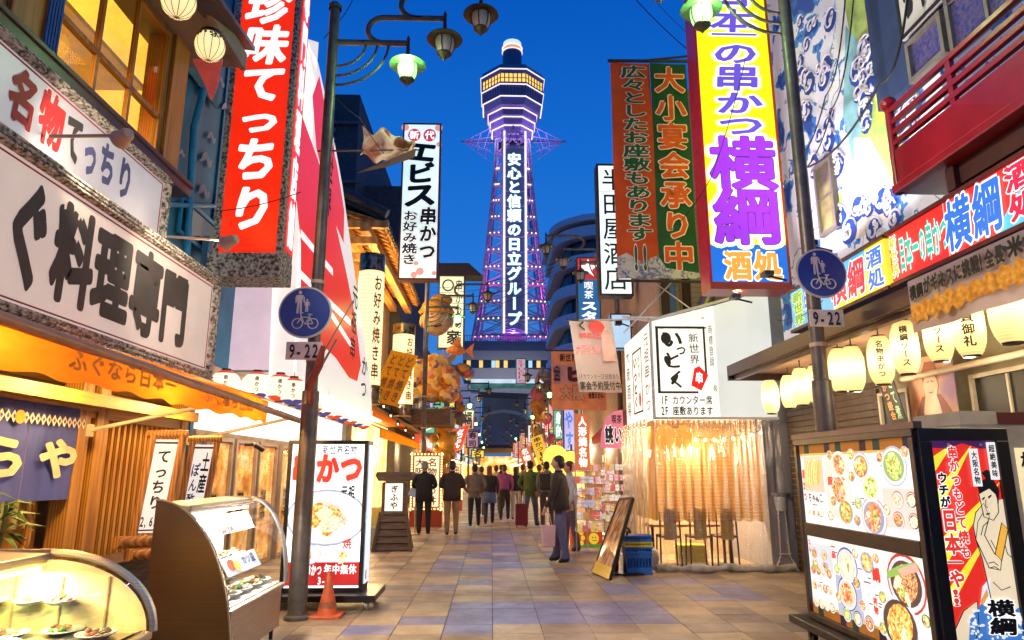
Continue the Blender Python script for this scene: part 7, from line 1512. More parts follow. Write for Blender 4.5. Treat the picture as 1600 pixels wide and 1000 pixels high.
# tilted yellow/orange flags deeper in
for i, (a, b, c_, tx) in enumerate((((828,740), (856,690), 'yellow', '串かつ100円'), ((812,735), (832,712), 'orange', '名物焼'))):
    q = at(a[0]+10, a[1]-8, y=24+i); F = Face(at(a[0]+18 if i == 0 else a[0]+8, a[1], y=24+i), V((.9,0,.35)), V((-.32,0,1)), .42, 1.25 if i == 0 else .75); t = thing('tilted_flag', 'tilted '+c_+' street flag above the people in the distance', 'flag', q)
    m = MB(glow(c_+'_flag_cloth', (.95,.55,.05) if i == 0 else (.85,.25,.08), .8)); F.box(m, 0, 0, 1, 1, -.01, 0); put(m, 'cloth', t); letters(F, tx, .15, .03, .85, .97, MC['red_print'] if i == 0 else WPR, t, off=.02)  # cloth emits in place of light falling on the flags
    m = MB(STEEL); m.tube([F.p(1.05,1,0), F.p(1.05,-.9,0)], .015, n=6); put(m, 'pole', t)
# ================================================================== far shops along both sides
TX = ['串かつ','たこ焼','寿司','酒処','ふぐ','喫茶','射的','うどん','名物','食堂','焼肉','カラオケ','将棋','お好み焼','ホルモン']
UW_ = [mat('far_wall_%d' % i, c, rough=.8, var=.25, scale=1.5) for i, c in enumerate(((.16,.13,.12), (.22,.15,.10), (.10,.10,.13), (.28,.24,.20), (.14,.08,.06)))]
SC = [('orange_far_panel', (.95,.38,.05)), ('cream_far_panel', (1,.88,.62)), ('red_far_panel', (.80,.06,.03)), ('lavender_far_panel', (.48,.45,.85)), ('white_far_panel', (1,.97,.92)), ('yellow_far_panel', (1,.72,.12)), ('pink_far_panel', (.9,.45,.42)), ('green_far_panel', (.15,.5,.3))]
SCM = [glow(n, c, .9) for n, c in SC]
GLOWS = [ramp_mat('far_shop_glow_%d' % k, 'noise', [(.3, a), (.45, b), (.6, c), (.75, d)], scale=1.3, emit=1.5, detail=6) for k, (a, b, c, d) in enumerate((((.35,.08,.01), (1,.5,.1), (1,.85,.5), (.6,.1,.04)), ((.4,.2,.04), (1,.68,.25), (1,.92,.75), (.2,.25,.4)), ((.5,.1,.05), (.95,.35,.08), (1,.75,.35), (.85,.8,.75))))]
ADJ = ['soot-dark','tan','slate','pale','brown']
def far_shop(side, x, y0, y1, h, i, names):
    rr = random.Random(i*13+side); s = side; root = thing('street_shop', names, 'shop', (s*abs(x)+s*2, (y0+y1)/2, 0), 'shops lining the %s side of the street' % ('left' if s < 0 else 'right'))
    def bx(m, a, b, ya, yb, za, zb_): m.box(min(s*a, s*b), max(s*a, s*b), ya, yb, za, zb_)
    m = MB(UW_[i % 5]); bx(m, x+.5, x+5, y0, y1-.05, 2.9, h); bx(m, x+1.2, x+5, y0, y1-.05, 0, 2.9); put(m, 'wall', root)
    m = MB(GLOWS[i % 3]); bx(m, x+1.0, x+1.15, y0+.2, y1-.3, .1, 2.6); put(m, 'lit_shopfront', root)
    m = MB(SCM[rr.randrange(8)]); bx(m, x+.1, x+.4, y0+.3, y1-.4, 2.55, 3.2); f_ = put(m, 'fascia_sign', root)
    F = Face((s*(x+.1)+(-.005)*s, (y0+.4) if s < 0 else (y1-.5), 2.6), (0, 1 if s < 0 else -1, 0), (0,0,1), y1-y0-1, .55); letters(F, rr.choice(TX)+rr.choice(TX), .05, .05, .95, .95, INK if i % 2 else WPR, f_, off=.04, vert=False, d=.012, res=1)
    m = MB(mat('awning_cloth_%d' % (i % 4), ((.40,.03,.02), (.5,.30,.03), (.10,.14,.10), (.42,.16,.05))[i % 4], rough=.8)); a, b = s*(x+.1), s*(x-.7); m.hexa([V((a,y0+.2,2.5)), V((b,y0+.2,2.2)), V((b,y1-.2,2.2)), V((a,y1-.2,2.5)), V((a,y0+.2,2.54)), V((b,y0+.2,2.24)), V((b,y1-.2,2.24)), V((a,y1-.2,2.54))]); bx(m, x-.7, x-.69, y0+.2, y1-.2, 2.0, 2.24); put(m, 'awning', root)
    for k in range(int((y1-y0)/2)):
        for z in ([4.0, 6.3, 8.6] if h > 8 else [4.0]):
            if z+1.2 > h: continue
            m = MB(glow('far_window_glow', (1,.65,.25), .55) if rr.random() < .35 else MC['dark_window_glass']); bx(m, x+.47, x+.5, y0+.6+k*2, y0+1.9+k*2, z, z+1.1); w_ = put(m, 'window', root)
            m = MB(WF); bx(m, x+.44, x+.465, y0+1.2+k*2, y0+1.28+k*2, z, z+1.1); bx(m, x+.44, x+.47, y0+.6+k*2, y0+1.9+k*2, z-.06, z); put(m, 'window_sash', w_)
    lamp('shop_light', 'POINT', (s*(x-.1), (y0+y1)/2, 2.3), 95, WARM, root, .2)
    for k in range(5):
        yq = y0+.8+k*(y1-y0-1.5)/4; wq, hq = rr.uniform(.45,.9), rr.uniform(.7,1.9); xq = x+.35-rr.uniform(0,.25)-wq; zq = rr.uniform(2.9, 4.6); xa = s*xq if s > 0 else s*(xq+wq)
        Fq_ = Face((xa, yq, zq), (1,0,0), (0,0,1), wq, hq); m = MB(SCM[rr.randrange(8)]); Fq_.box(m, 0, 0, 1, 1, -.15, 0); q_ = put(m, 'projecting_sign', root)
        letters(Fq_, rr.choice(TX), .15, .05, .85, .95, rr.choice((INK, WPR, RP)), q_, off=.025, res=1)
        m = MB(DARKSTEEL); Fq_.frame(m, .035, -.16, .01); put(m, 'sign_rim', q_)
    m = MB(glow('far_lantern_bulb', (1,.8,.45), 3, samp=False))
    for k in range(int((y1-y0)/1.1)): m.ball((s*(x-.72), y0+.6+k*1.1, 2.12), .10, n=8, m=5)
    put(m, 'awning_bulbs', root)
def far_vsign(side, px0, px1, pyb, pyt, y, label, col, text, tm=None, tall=True):
    F = FY(y, (px0, pyb), (px1, pyb), pyt); t = thing('vertical_sign', label, 'sign', F.p(.5,0,0), 'far projecting signs'); m = MB(col); F.box(m, 0, 0, 1, 1, -.3, 0); put(m, 'lit_panel', t); m = MB(DARKSTEEL); F.frame(m, .05, -.31, .02); put(m, 'frame', t)
    letters(F, text, .15, .04, .85, .96, tm or INK, t, off=.03, res=1, jit=.03); return t
yy = 33.0; i = 0
LN = ['slate shop right after the tiled-roof restaurant','pale-walled far shop, second past the tiled roof','third far shop on the left, past the second left lamp','fourth far shop on the left with a lit sign band','fifth far shop on the left side','sixth far shop on the left, small in the distance','seventh far shop on the left, near the arcade','last far shop on the left before the arcade']
for i in range(8):
    L = 7.5+i*.9; far_shop(-1, 3.3, yy, yy+L, (7.5, 8.5, 6.5, 8.0, 7.0, 8.2, 7.0, 7.5)[i], i, LN[i]); yy += L
yy = 26.2
RN = ['first far shop on the right beyond the brown building','second far shop on the right with bulbs under its awning','third far shop on the right side','fourth far shop on the right, under the apartment block','fifth far shop on the right side','sixth far shop on the right, small in the distance','seventh far shop on the right, near the arcade','last far shop on the right before the arcade']
for i in range(8):
    L = 7.5+i*1.1; far_shop(1, 3.9, yy, yy+L, (8.0, 7.0, 8.5, 7.0, 8.0, 7.5, 7.0, 7.5)[i], i+20, RN[i]); yy += L
# souvenir shops between the corner bar and the far shops on the right
sv = thing('souvenir_shop', 'bright souvenir shop with a red awning and packed shelves behind the spinner racks', 'shop', (4, 19, 0))
m = MB(GLOWS[1]); m.box(4.3, 4.4, 13.45, 25.9, 0, 2.8); put(m, 'lit_interior', sv)
rr = random.Random(77)
gm = [glow('goods_%d' % k, c, .5, samp=False) for k, c in enumerate(((.95,.8,.5), (.85,.2,.15), (.9,.6,.1), (.5,.6,.9), (.95,.9,.9), (.3,.6,.3)))]
m = MB()
for k in range(420): m.use(rr.choice(gm)); y = rr.uniform(13.5, 25.6); z = .35*rr.randrange(1, 7); m.cbox((rr.uniform(3.5, 4.25), y, z+.1), (.16, rr.uniform(.12,.3), rr.uniform(.12,.26)))
put(m, 'goods', sv, kind='stuff')
m = MB(WHITEP)
for z in range(1, 7): m.box(3.5, 4.28, 13.5, 25.6, .35*z-.04, .35*z-.02)
put(m, 'shelf', sv)
m = MB(mat('maroon_awning', (.42,.05,.03), rough=.8)); a = at(918, 690, x=2.75); 
m.hexa([V((2.75,13.6,2.35)), V((2.75,19,2.35)), V((3.45,19,3.0)), V((3.45,13.6,3.0)), V((2.75,13.6,2.38)), V((2.75,19,2.38)), V((3.45,19,3.03)), V((3.45,13.6,3.03))])
for k in range(22): m.prism([V((2.75,13.6+k*.245,2.36)), V((2.75,13.6+k*.245+.25,2.36)), V((2.75,13.6+k*.245+.19,2.2)), V((2.75,13.6+k*.245+.06,2.2))], (.006,0,0))
put(m, 'scalloped_awning', sv)
for i, y in enumerate((14, 17, 20.5, 24)): lamp('shop_light', 'POINT', (3.3, y, 2.2), 42, SOFT, sv, .15)
t = thing('pink_round_sign', 'pink fan-shaped sign with black characters over the maroon awning', 'sign', at(955, 665, y=13.6)); F = FY(13.6, (938, 700), (975, 700), 640); m = MB(glow('pink_fan_panel', (.80,.20,.28), .7)); F.poly(m, [(1,0), (1,1), (.6,.95), (.25,.75), (.05,.4), (0,0)], 0); F.box(m, .3, .0, 1, .6, -.1, -.001); put(m, 'fan_panel', t); letters(F, '喫茶', .5, .62, .95, .88, INK, t, off=.02, vert=False); letters(F, '誂い', .2, .1, .95, .6, INK, t, off=.05, vert=False, outl=[(.09, WPR)], d=.01)
far_vsign(1, 880, 900, 706, 638, 22, 'lavender lit sign with blue outlined letters under the salmon banner', SCM[3], 'やす', BL)
far_vsign(1, 806, 822, 600, 560, 48, 'narrow grey sign with stacked red letters in front of the tower base', glow('pale_grey_panel_sign', (.6,.65,.75), .6), 'STUDIO', RP)
far_vsign(1, 846, 858, 700, 655, 34, 'small white and red lit sign left of the salmon banner', SCM[4], '酒場', RP)
far_vsign(1, 832, 843, 706, 662, 42, 'small orange sign deep on the right side of the street', SCM[0], '食堂')
far_vsign(-1, 700, 712, 640, 570, 30, 'dark blue sign with yellow characters under the orange fish ornament', mat('dark_blue_panel', (.04,.04,.14), emit=.5), '食堂道楽', YL)
far_vsign(-1, 721, 741, 672, 640, 33, 'peach round-cornered stack of small signs left of the passage', SCM[6], '福')
far_vsign(-1, 728, 748, 700, 674, 37, 'mauve small lit sign under the peach one', glow('mauve_far_panel', (.55,.3,.4), .7), '寿司')
far_vsign(-1, 736, 757, 716, 703, 41, 'yellow small lit sign low at the left of the arcade', SCM[5], '名')
far_vsign(-1, 704, 718, 700, 650, 36, 'cool white lit strip sign between the golden ornament and the peach sign', glow('cool_strip', (.6,.75,1), .9), 'ゲーム')
t = thing('tilted_flag', 'tilted red sign board with a white rim left of the passage', 'flag', at(697, 700, y=28)); F = Face(at(694,712,y=28), V((.85,0,.3)), V((.3,0,.9)), .75, 1.1); m = MB(SCM[2]); F.box(m, 0,0,1,1,-.04,0); put(m, 'board', t); m = MB(WHITEP); F.frame(m, .05, 0, .02); put(m, 'rim', t); letters(F, '名代', .2,.1,.8,.9, WPR, t, off=.03)
# fish-and-lamp ornaments on the right far side
t = thing('ornament_cluster', 'cluster of lamplit papier-mache ornaments on the right, under the round apartment block', 'ornament', at(855, 640, y=30))
rr = random.Random(9); m = MB()
cols = [mat('orn_orange', (.65,.28,.05), var=.4), mat('orn_cream', (.6,.45,.3), var=.4), mat('orn_pink', (.6,.15,.2), var=.4), mat('orn_grey', (.2,.17,.16), var=.4)]
for k in range(20): m.use(rr.choice(cols)); m.ball(at(rr.uniform(838,868), rr.uniform(580,700), y=30+rr.uniform(-1,1)), rr.uniform(.15,.45), rr.uniform(.2,.4), rr.uniform(.1,.4), n=10, m=6, M=Matrix.Rotation(rr.uniform(0,3), 3, 'Y'))
put(m, 'ornament_body', t)
t = thing('ornament_cluster', 'brown and cream paper ornaments under the orange fish on the left', 'ornament', at(725, 690, y=30)); m = MB()
for k in range(16): m.use(rr.choice(cols)); m.ball(at(rr.uniform(702,732), rr.uniform(570,730), y=31+rr.uniform(-1,1)), rr.uniform(.12,.34), rr.uniform(.2,.4), rr.uniform(.1,.35), n=10, m=6, M=Matrix.Rotation(rr.uniform(0,3), 3, 'Y'))
put(m, 'ornament_body', t)
# yellow lamps over the people at the right
for i, (px, py, y) in enumerate(((868,716,20), (845,728,26), (893,728,18), (835,738,33))):
    c = at(px, py, y=y); t = thing('round_lantern', ('big','second','third','smallest')[i]+' yellow paper lantern above the heads of the people on the right', 'lantern', c, 'yellow lanterns on the right'); m = MB(glow('yellow_lantern_paper', (1,.75,.10), 1.4)); m.ball(c, .36, .36, .38, n=16, m=10); put(m, 'paper_shade', t); m = MB(BLACK); m.tube([c+V((0,0,.35)), c+V((0,0,.55))], .03, n=6); put(m, 'hook', t)
# ================================================================== cart menu box at the lower right
XM = 2.87
FMn = FR(XM, (1256, 966), (1450, 1040), (1256, 690)); yf_, yn_ = at(1256, 830, x=XM).y, at(1450, 830, x=XM).y
zT = 1.78; zB = .22
mc = thing('menu_cart', 'black framed lightbox cart with food menus and a wrestler poster on its end', 'menu cart', (3.2, (yf_+yn_)/2, 0))
xw = at(1588, 800, y=yn_).x
FS1 = Face((XM, yf_, zB), (0,-1,0), (0,0,1), yf_-yn_, zT-zB)
FS2 = Face((XM, yn_, .33), (1,0,0), (0,0,1), xw-XM, zT-.33)
m = MB(BLACK); m.box(XM+.04, xw-.02, yn_+.04, yf_-.02, zB, zT); m.box(XM, xw, yn_-.03, yn_+.03, zB, .33); put(m, 'box_body', mc)
FRM = mat('aged_brown_black_frame', (.035,.02,.016), rough=.35, var=.4, bump=.1)
m = MB(FRM); FS1.frame(m, .055, -.03, .03); FS1.box(m, .035, .455, .965, .525, -.02, .028); put(m, 'side_frame', mc, bevel=.005)
m = MB(BLACK); FS2.frame(m, .085, -.03, .03); put(m, 'end_frame', mc, bevel=.005)
m = MB(mat('brown_top_rail', (.14,.075,.06), rough=.4)); m.box(XM-.03, XM+.03, yn_-.03, yf_+.03, zT, zT+.045); put(m, 'top_rail', mc)
MW = glow('menu_print_white', (.97,.93,.88), 1.0)
PRC = [(.92,.48,.12), (.72,.16,.08), (.22,.42,.08), (.95,.72,.36), (.45,.20,.08), (.96,.84,.62), (.80,.34,.10)]
STR = [mat('stripe_orange', (.75,.28,.03), emit=.25), mat('stripe_purple', (.07,.03,.09), emit=.1), mat('stripe_green', (.03,.12,.09), emit=.1)]
for (b0, b1, lo) in ((.525, .965, False), (.035, .455, True)):
    m = MB(MW); FS1.box(m, .035, b0, .965, b1, -.02, 0); pn = put(m, 'menu_panel', mc)
    m = MB(); sb0, sb1 = (b1-.05, b1) if not lo else (b0, b0+.05)
    for k in range(18): m.use(STR[(0, 1, 2)[(k*2) % 3]] if k % 2 else STR[0]); FS1.box(m, .035+.93*k/18, sb0, .035+.93*(k+1)/18, sb1, 0, .003)
    put(m, 'striped_edge', pn)
    m = MB(glow('orange_menu_edge', (.95,.45,.08), .8)); FS1.box(m, .035, sb0-.012 if not lo else sb1, .965, sb0 if not lo else sb1+.012, 0, .0035); put(m, 'orange_rule', pn)
def photo(F, a, b, r, seed, par, bowl=None):
    rr = random.Random(seed); m = MB(); r = r*(1.25 if r > .07 else 1.12)
    if bowl: m.use(glow('bowl_print_'+bowl[0], bowl[1], .8, samp=False)); F.disc(m, a, b, r*1.08, r*.95, .004, 22)
    m.use(glow('plate_print_pale', (.78,.82,.88), .95, samp=False)); F.disc(m, a, b-.002, r, r*.86, .0052, 22)
    m.use(rr.choice([glow('plate_print_shade', (.50,.30,.16), .8, samp=False), glow('plate_print_cream', (.90,.80,.62), .8, samp=False), glow('plate_print_blue', (.35,.42,.62), .8, samp=False), glow('plate_print_dark', (.12,.07,.05), .8, samp=False), glow('plate_print_green', (.35,.50,.22), .8, samp=False)])); F.disc(m, a, b, r*.86, r*.72, .0062, 20)
    base_k = rr.randrange(6); m.use(foodtex(base_k)); F.disc(m, a, b, r*.70, r*.58, .0068, 14, rr.uniform(0,3))
    for k in range(9):
        m.use(foodtex(rr.choice((base_k, rr.randrange(6))))); q = rr.uniform(.1,.6)*r; an = rr.uniform(0,6.3)
        F.disc(m, a+q*math.cos(an)/F.W, b+q*.8*math.sin(an)/F.H, r*rr.uniform(.16,.34), r*rr.uniform(.08,.18), .0074+.0007*k, 9, rr.uniform(0,3))
    put(m, 'food_picture', par)
pan = [c for c in mc.children if c.name.startswith('menu_panel')]
up, low = pan
def skewers(F, a0, b0, a1, b1, par, seed):
    rr = random.Random(seed); m = MB()
    for k in range(12):
        m.use(glow('gold_skewer_print', (.95,.55,.12), .85, samp=False, var=.3, scale=50) if k % 2 else glow('pale_skewer_print', (1,.75,.35), .9, samp=False, var=.3, scale=50)); a = a0+(a1-a0)*k/12
        F.disc(m, a, (b0+b1)/2+rr.uniform(-.01,.01), .035, (b1-b0)*F.H*.45, .006+.0006*k, 10, rr.uniform(-.4,-.2))
    put(m, 'skewer_picture', par)
m = MB(glow('brown_photo_ground', (.75,.62,.48), .85)); FS1.box(m, .07, .70, .26, .90, 0, .004); put(m, 'photo_ground', up)
skewers(FS1, .09, .72, .24, .89, up, 3)
photo(FS1, .42, .85, .105, 1, up); photo(FS1, .60, .84, .095, 2, up, ('blue', (.45,.55,.8))); photo(FS1, .40, .72, .12, 3, up); photo(FS1, .66, .74, .10, 4, up); photo(FS1, .84, .84, .12, 5, up, ('grey', (.5,.55,.65))); photo(FS1, .44, .61, .10, 6, up); photo(FS1, .66, .60, .13, 7, up, ('rose', (.85,.45,.35)))
for a, b in ((.84,.69), (.93,.69), (.83,.60), (.93,.60)): photo(FS1, a, b, .058, int(a*100+b*10), up, ('red', (.7,.12,.08)))
for k in range(4): photo(FS1, .09+.045*k, .585, .028, 60+k, up)
for k in range(4): photo(FS1, .10+.05*(k % 2)*2, .30-.0+.06*(k//2), .05, 70+k, low, ('blue', (0,0,0)))
for k in range(12): photo(FS1, .075+.052*(k % 4), .10+.085*(k//4), .044, 80+k, low)
photo(FS1, .40, .34, .12, 21, low, ('navy', (.12,.15,.4))); photo(FS1, .38, .20, .11, 22, low, ('navy', (0,0,0))); photo(FS1, .57, .38, .085, 23, low); photo(FS1, .83, .33, .17, 24, low, ('crimson', (.7,.05,.03))); photo(FS1, .76, .14, .19, 25, low)
for k in range(3): photo(FS1, .36+.09*k, .095, .055, 30+k, low, ('black', (.06,.05,.05)))
for a, b, r in ((.53,.90,.05), (.52,.79,.05), (.75,.88,.05), (.55,.66,.055), (.34,.90,.045), (.34,.66,.05), (.92,.90,.045), (.76,.64,.05), (.30,.58,.045), (.53,.575,.05)): photo(FS1, a, b, r, int(a*1000+b*77), up)
for a, b, r in ((.48,.41,.045), (.31,.31,.045), (.47,.27,.05), (.30,.17,.045), (.50,.17,.045), (.64,.41,.045), (.66,.24,.05), (.64,.10,.05), (.93,.20,.05), (.93,.10,.045)): photo(FS1, a, b, r, int(a*1000+b*77), low)
for a0, b0, a1, b1, c_, p_ in ((.28,.57,.50,.90,(.93,.93,.80),up), (.74,.565,.955,.74,(.95,.85,.75),up), (.285,.08,.50,.28,(.62,.66,.85),low), (.055,.27,.27,.42,(.90,.93,.97),low)):
    m = MB(glow('photo_field_%d' % int(a0*1000+b0*100), c_, .72)); FS1.box(m, a0, b0, a1, b1, 0, .0036); put(m, 'photo_field', p_)
m = MB(glow('green_leek_print', (.35,.62,.12), .8, samp=False)); FS1.poly(m, [(.72,.36), (.80,.40), (.92,.435), (.94,.42), (.82,.37), (.73,.335)], .02); m.use(glow('pink_meat_print', (.95,.55,.45), .8, samp=False)); FS1.poly(m, [(.80,.385), (.92,.43), (.94,.40), (.83,.365)], .022); put(m, 'leek_print', low)
letters(FS1, '串かつ', .045, .64, .075, .83, RP, up, off=.06, jit=.05); letters(FS1, '豚三枚', .30, .74, .46, .79, RP, up, off=.05, vert=False); letters(FS1, 'ちゃんこ', .09, .64, .24, .70, NINK, up, off=.03, vert=False)
letters(FS1, 'とん', .045, .36, .07, .44, RP, low, off=.06); letters(FS1, '一品', .27, .36, .31, .44, RP, low, off=.06); letters(FS1, '鍋', .60, .30, .66, .37, RP, low, off=.06); letters(FS1, '丼物', .585, .15, .62, .23, RP, low, off=.05)
m = MB(mat('small_menu_text', (.25,.12,.10)))
rr = random.Random(5)
for k in range(60):
    a = rr.choice((.06, .27, .48, .70)) + rr.uniform(0,.15); b = rr.choice((rr.uniform(.10,.40), rr.uniform(.56,.88))); FS1.box(m, a, b, a+rr.uniform(.02,.05), b+.005, 0, .0035)
put(m, 'small_text', low)
# poster end
ps_ = MB(glow('poster_red', (.88,.03,.02), .85)); FS2.box(ps_, .12, .05, .88, .95, -.02, 0); po = put(ps_, 'poster', mc)
YR = glow('poster_yellow_ray', (1,.85,.05), .9, samp=False)
m = MB(YR); o_ = (.45,.35)
for (p, q, r) in (((.12,.86), (.12,.78), (.40,.93)), ((.12,.70), (.12,.60), (.62,.93)), ((.12,.50), (.12,.38), (.88,.76)), ((.12,.28), (.12,.20), (.80,.60))): m.add([FS2.p(*p,.003), FS2.p(*q,.003), FS2.p(*r,.003)], [(0,1,2)])
put(m, 'ray_print', po)
m = MB(glow('poster_purple_drape', (.10,.02,.14), .6)); FS2.poly(m, [(.12,.95), (.12,.91), (.32,.905), (.50,.93), (.70,.905), (.88,.91), (.88,.95)], .006); put(m, 'drape_print', po)
m = MB(WHITEP)
for a in (.34, .70): FS2.disc(m, a, .925, .012, .012, .012, 12)
put(m, 'stud', po)
SKP = glow('poster_skin', (1,.82,.55), .80, samp=False); LNP = mat('poster_line', (.03,.02,.02))
def ppoly(m_, P, d, nm, line=True):
    m = MB(m_); FS2.poly(m, P, d); o = put(m, nm, po)
    if line: m = MB(LNP); m.tube([FS2.p(a, b, d+.001) for a, b in P], .0035, n=4, closed=True); put(m, nm+'_outline', po)
ppoly(SKP, [(.56,.33), (.54,.42), (.50,.50), (.55,.58), (.66,.64), (.74,.67), (.88,.68), (.88,.16), (.66,.17), (.58,.22)], .008, 'torso_print')
ppoly(SKP, [(.50,.50), (.49,.56), (.54,.62), (.64,.66), (.68,.60), (.60,.52), (.68,.44), (.75,.42), (.72,.37), (.60,.38)], .010, 'arm_print')
ppoly(SKP, [(.62,.60), (.60,.70), (.64,.745), (.74,.755), (.80,.70), (.79,.62), (.72,.585)], .012, 'head_print')
m = MB(LNP); FS2.poly(m, [(.60,.70), (.595,.735), (.64,.76), (.70,.77), (.66,.795), (.72,.81), (.79,.80), (.81,.77), (.78,.765), (.83,.72), (.80,.655), (.78,.70), (.72,.725)], .0145)
FS2.poly(m, [(.625,.68), (.655,.69), (.66,.683), (.63,.672)], .0147); FS2.poly(m, [(.69,.688), (.735,.70), (.735,.692), (.70,.68)], .0148); FS2.poly(m, [(.64,.615), (.69,.618), (.69,.612), (.65,.608)], .0149)
m.tube([FS2.p(.665,.675,.0145), FS2.p(.655,.645,.0145), FS2.p(.675,.64,.0145)], .003, n=4); put(m, 'hair_and_face_print', po)
m = MB(LNP)
for q_ in (((.62,.32),(.70,.285),(.80,.30)), ((.80,.50),(.82,.44),(.87,.42)), ((.66,.50),(.70,.46),(.78,.47)), ((.70,.235),(.74,.245),(.76,.232)), ((.56,.52),(.60,.56),(.66,.58)), ((.60,.40),(.66,.405),(.70,.39)), ((.61,.38),(.66,.385),(.70,.375))): m.tube([FS2.p(a_, b_, .0115) for a_, b_ in q_], .003, n=4)
put(m, 'ink_line', po)
ppoly(glow('poster_orange_paddle', (.95,.50,.06), .85, samp=False), [(.68,.44), (.80,.575), (.86,.545), (.74,.41)], .016, 'paddle_print')
m = MB(glow('poster_white_band', (.92,.93,.98), .85, samp=False)); FS2.poly(m, [(.54,.21), (.58,.25), (.70,.20), (.88,.19), (.88,.145), (.66,.145)], .013); FS2.poly(m, [(.42,.18), (.50,.30), (.60,.34), (.56,.22), (.50,.10), (.40,.05), (.30,.05)], .009); put(m, 'belt_print', po)
m = MB(glow('poster_orange_check', (.90,.40,.10), .8, samp=False))
for k in range(9): a, b = .43+.03*(k % 3)+.012*(k//3), .13+.055*(k//3)+.018*(k % 3); FS2.poly(m, [(a,b), (a+.03,b+.018), (a+.035,b-.012), (a+.005,b-.03)], .0115)
put(m, 'check_print', po)
ppoly(SKP, [(.12,.05), (.14,.12), (.26,.20), (.42,.24), (.40,.12), (.30,.05)], .011, 'leg_print')
m = MB(glow('poster_blue_water', (.06,.22,.62), .8, samp=False)); FS2.poly(m, [(.26,.05), (.32,.17), (.46,.23), (.56,.20), (.66,.15), (.76,.19), (.88,.22), (.88,.05)], .0125); put(m, 'water_print', po)
m = MB(glow('poster_foam', (.95,.97,1), .85, samp=False)); rr = random.Random(6)
for k in range(80): a = rr.uniform(.30,.87); b = .05+rr.uniform(0,.16); FS2.disc(m, a, b, rr.uniform(.006,.016), rr.uniform(.005,.011), .0133+.0001*k, 7)
put(m, 'foam_print', po)
letters(FS2, '串かつもどて焼も', .30, .42, .42, .92, RP, po, off=.04, outl=[(.09, WPR)], d=.022, jit=.02)
letters(FS2, 'ウチが', .15, .64, .27, .80, INK, po, off=.055, outl=[(.12, WPR)], d=.022); letters(FS2, '日本一や!!', .14, .22, .32, .64, RP, po, off=.045, outl=[(.09, WPR)], d=.022, wts=[1.3,1.2,.7,1,.45,.45])
for (a0, b0, a1, b1, tx) in ((.755,.765,.855,.935,'超絶美味'), (.55,.735,.65,.905,'大阪名物')):
    m = MB(glow('poster_white_tag', (1,.97,.95), .9, samp=False)); FS2.box(m, a0, b0, a1, b1, .016, .018); put(m, 'tag_print', po); letters(FS2, tx, a0+.015, b0+.01, a1-.015, b1-.01, INK, po, off=.03, d=.021)
letters(FS2, '横綱', .50, .10, .80, .25, INK, po, off=.04, outl=[(.09, WPR)], d=.026, jit=.08)
m = MB(BLACK); m.box(XM-.14, xw+.1, yn_-.12, yf_+.16, zB-.07, zB-.005); put(m, 'base_board', mc, bevel=.005)
for x_ in (XM, xw-.05):
    for y_ in (yn_+.05, yf_+.0): m = MB(BLACK); m.lathe([(0,-.02), (.055,-.02), (.06,0), (.055,.02), (0,.02)], (x_, y_, .06), 16, M=Matrix.Rotation(R(90), 3, 'Y')); m.box(x_-.035, x_+.035, y_-.02, y_+.02, .06, zB-.07); put(m, 'castor', mc)
# second case behind the cart
t = thing('white_sample_case', 'white shop sample case with a maroon top edge behind the menu cart', 'display case', (4.0, 5.3, 0)); a, b = at(1506, 700, y=5.6), at(1606, 700, y=5.6)
zt_ = at(1540, 652, y=5.6).z; m = MB(mat('cream_case_side', (.55,.48,.40), emit=.15)); m.box(a.x, b.x+.6, 5.6, 6.2, .1, zt_-.06); put(m, 'case_body', t, bevel=.01)
m = MB(mat('maroon_case_top', (.10,.02,.03))); m.box(a.x+.3, b.x+.62, 5.58, 6.22, zt_-.06, zt_+.04); put(m, 'top_edge', t); m = MB(mat('cream_case_side', (0,0,0))); m.box(a.x-.01, a.x+.3, 5.58, 6.22, zt_-.06, zt_+.05); put(m, 'cream_top', t)
F = Face((b.x-.12, 5.595, .5), (1,0,0), (0,0,1), .3, zt_-.75); m = MB(glow('yellow_menu_strip', (1,.85,.5), .8)); F.box(m, 0, 0, 1, 1, -.002, .004); put(m, 'menu_strip', t); letters(F, '横綱名物', .1, .4, .6, .98, INK, t, off=.03, d=.008)
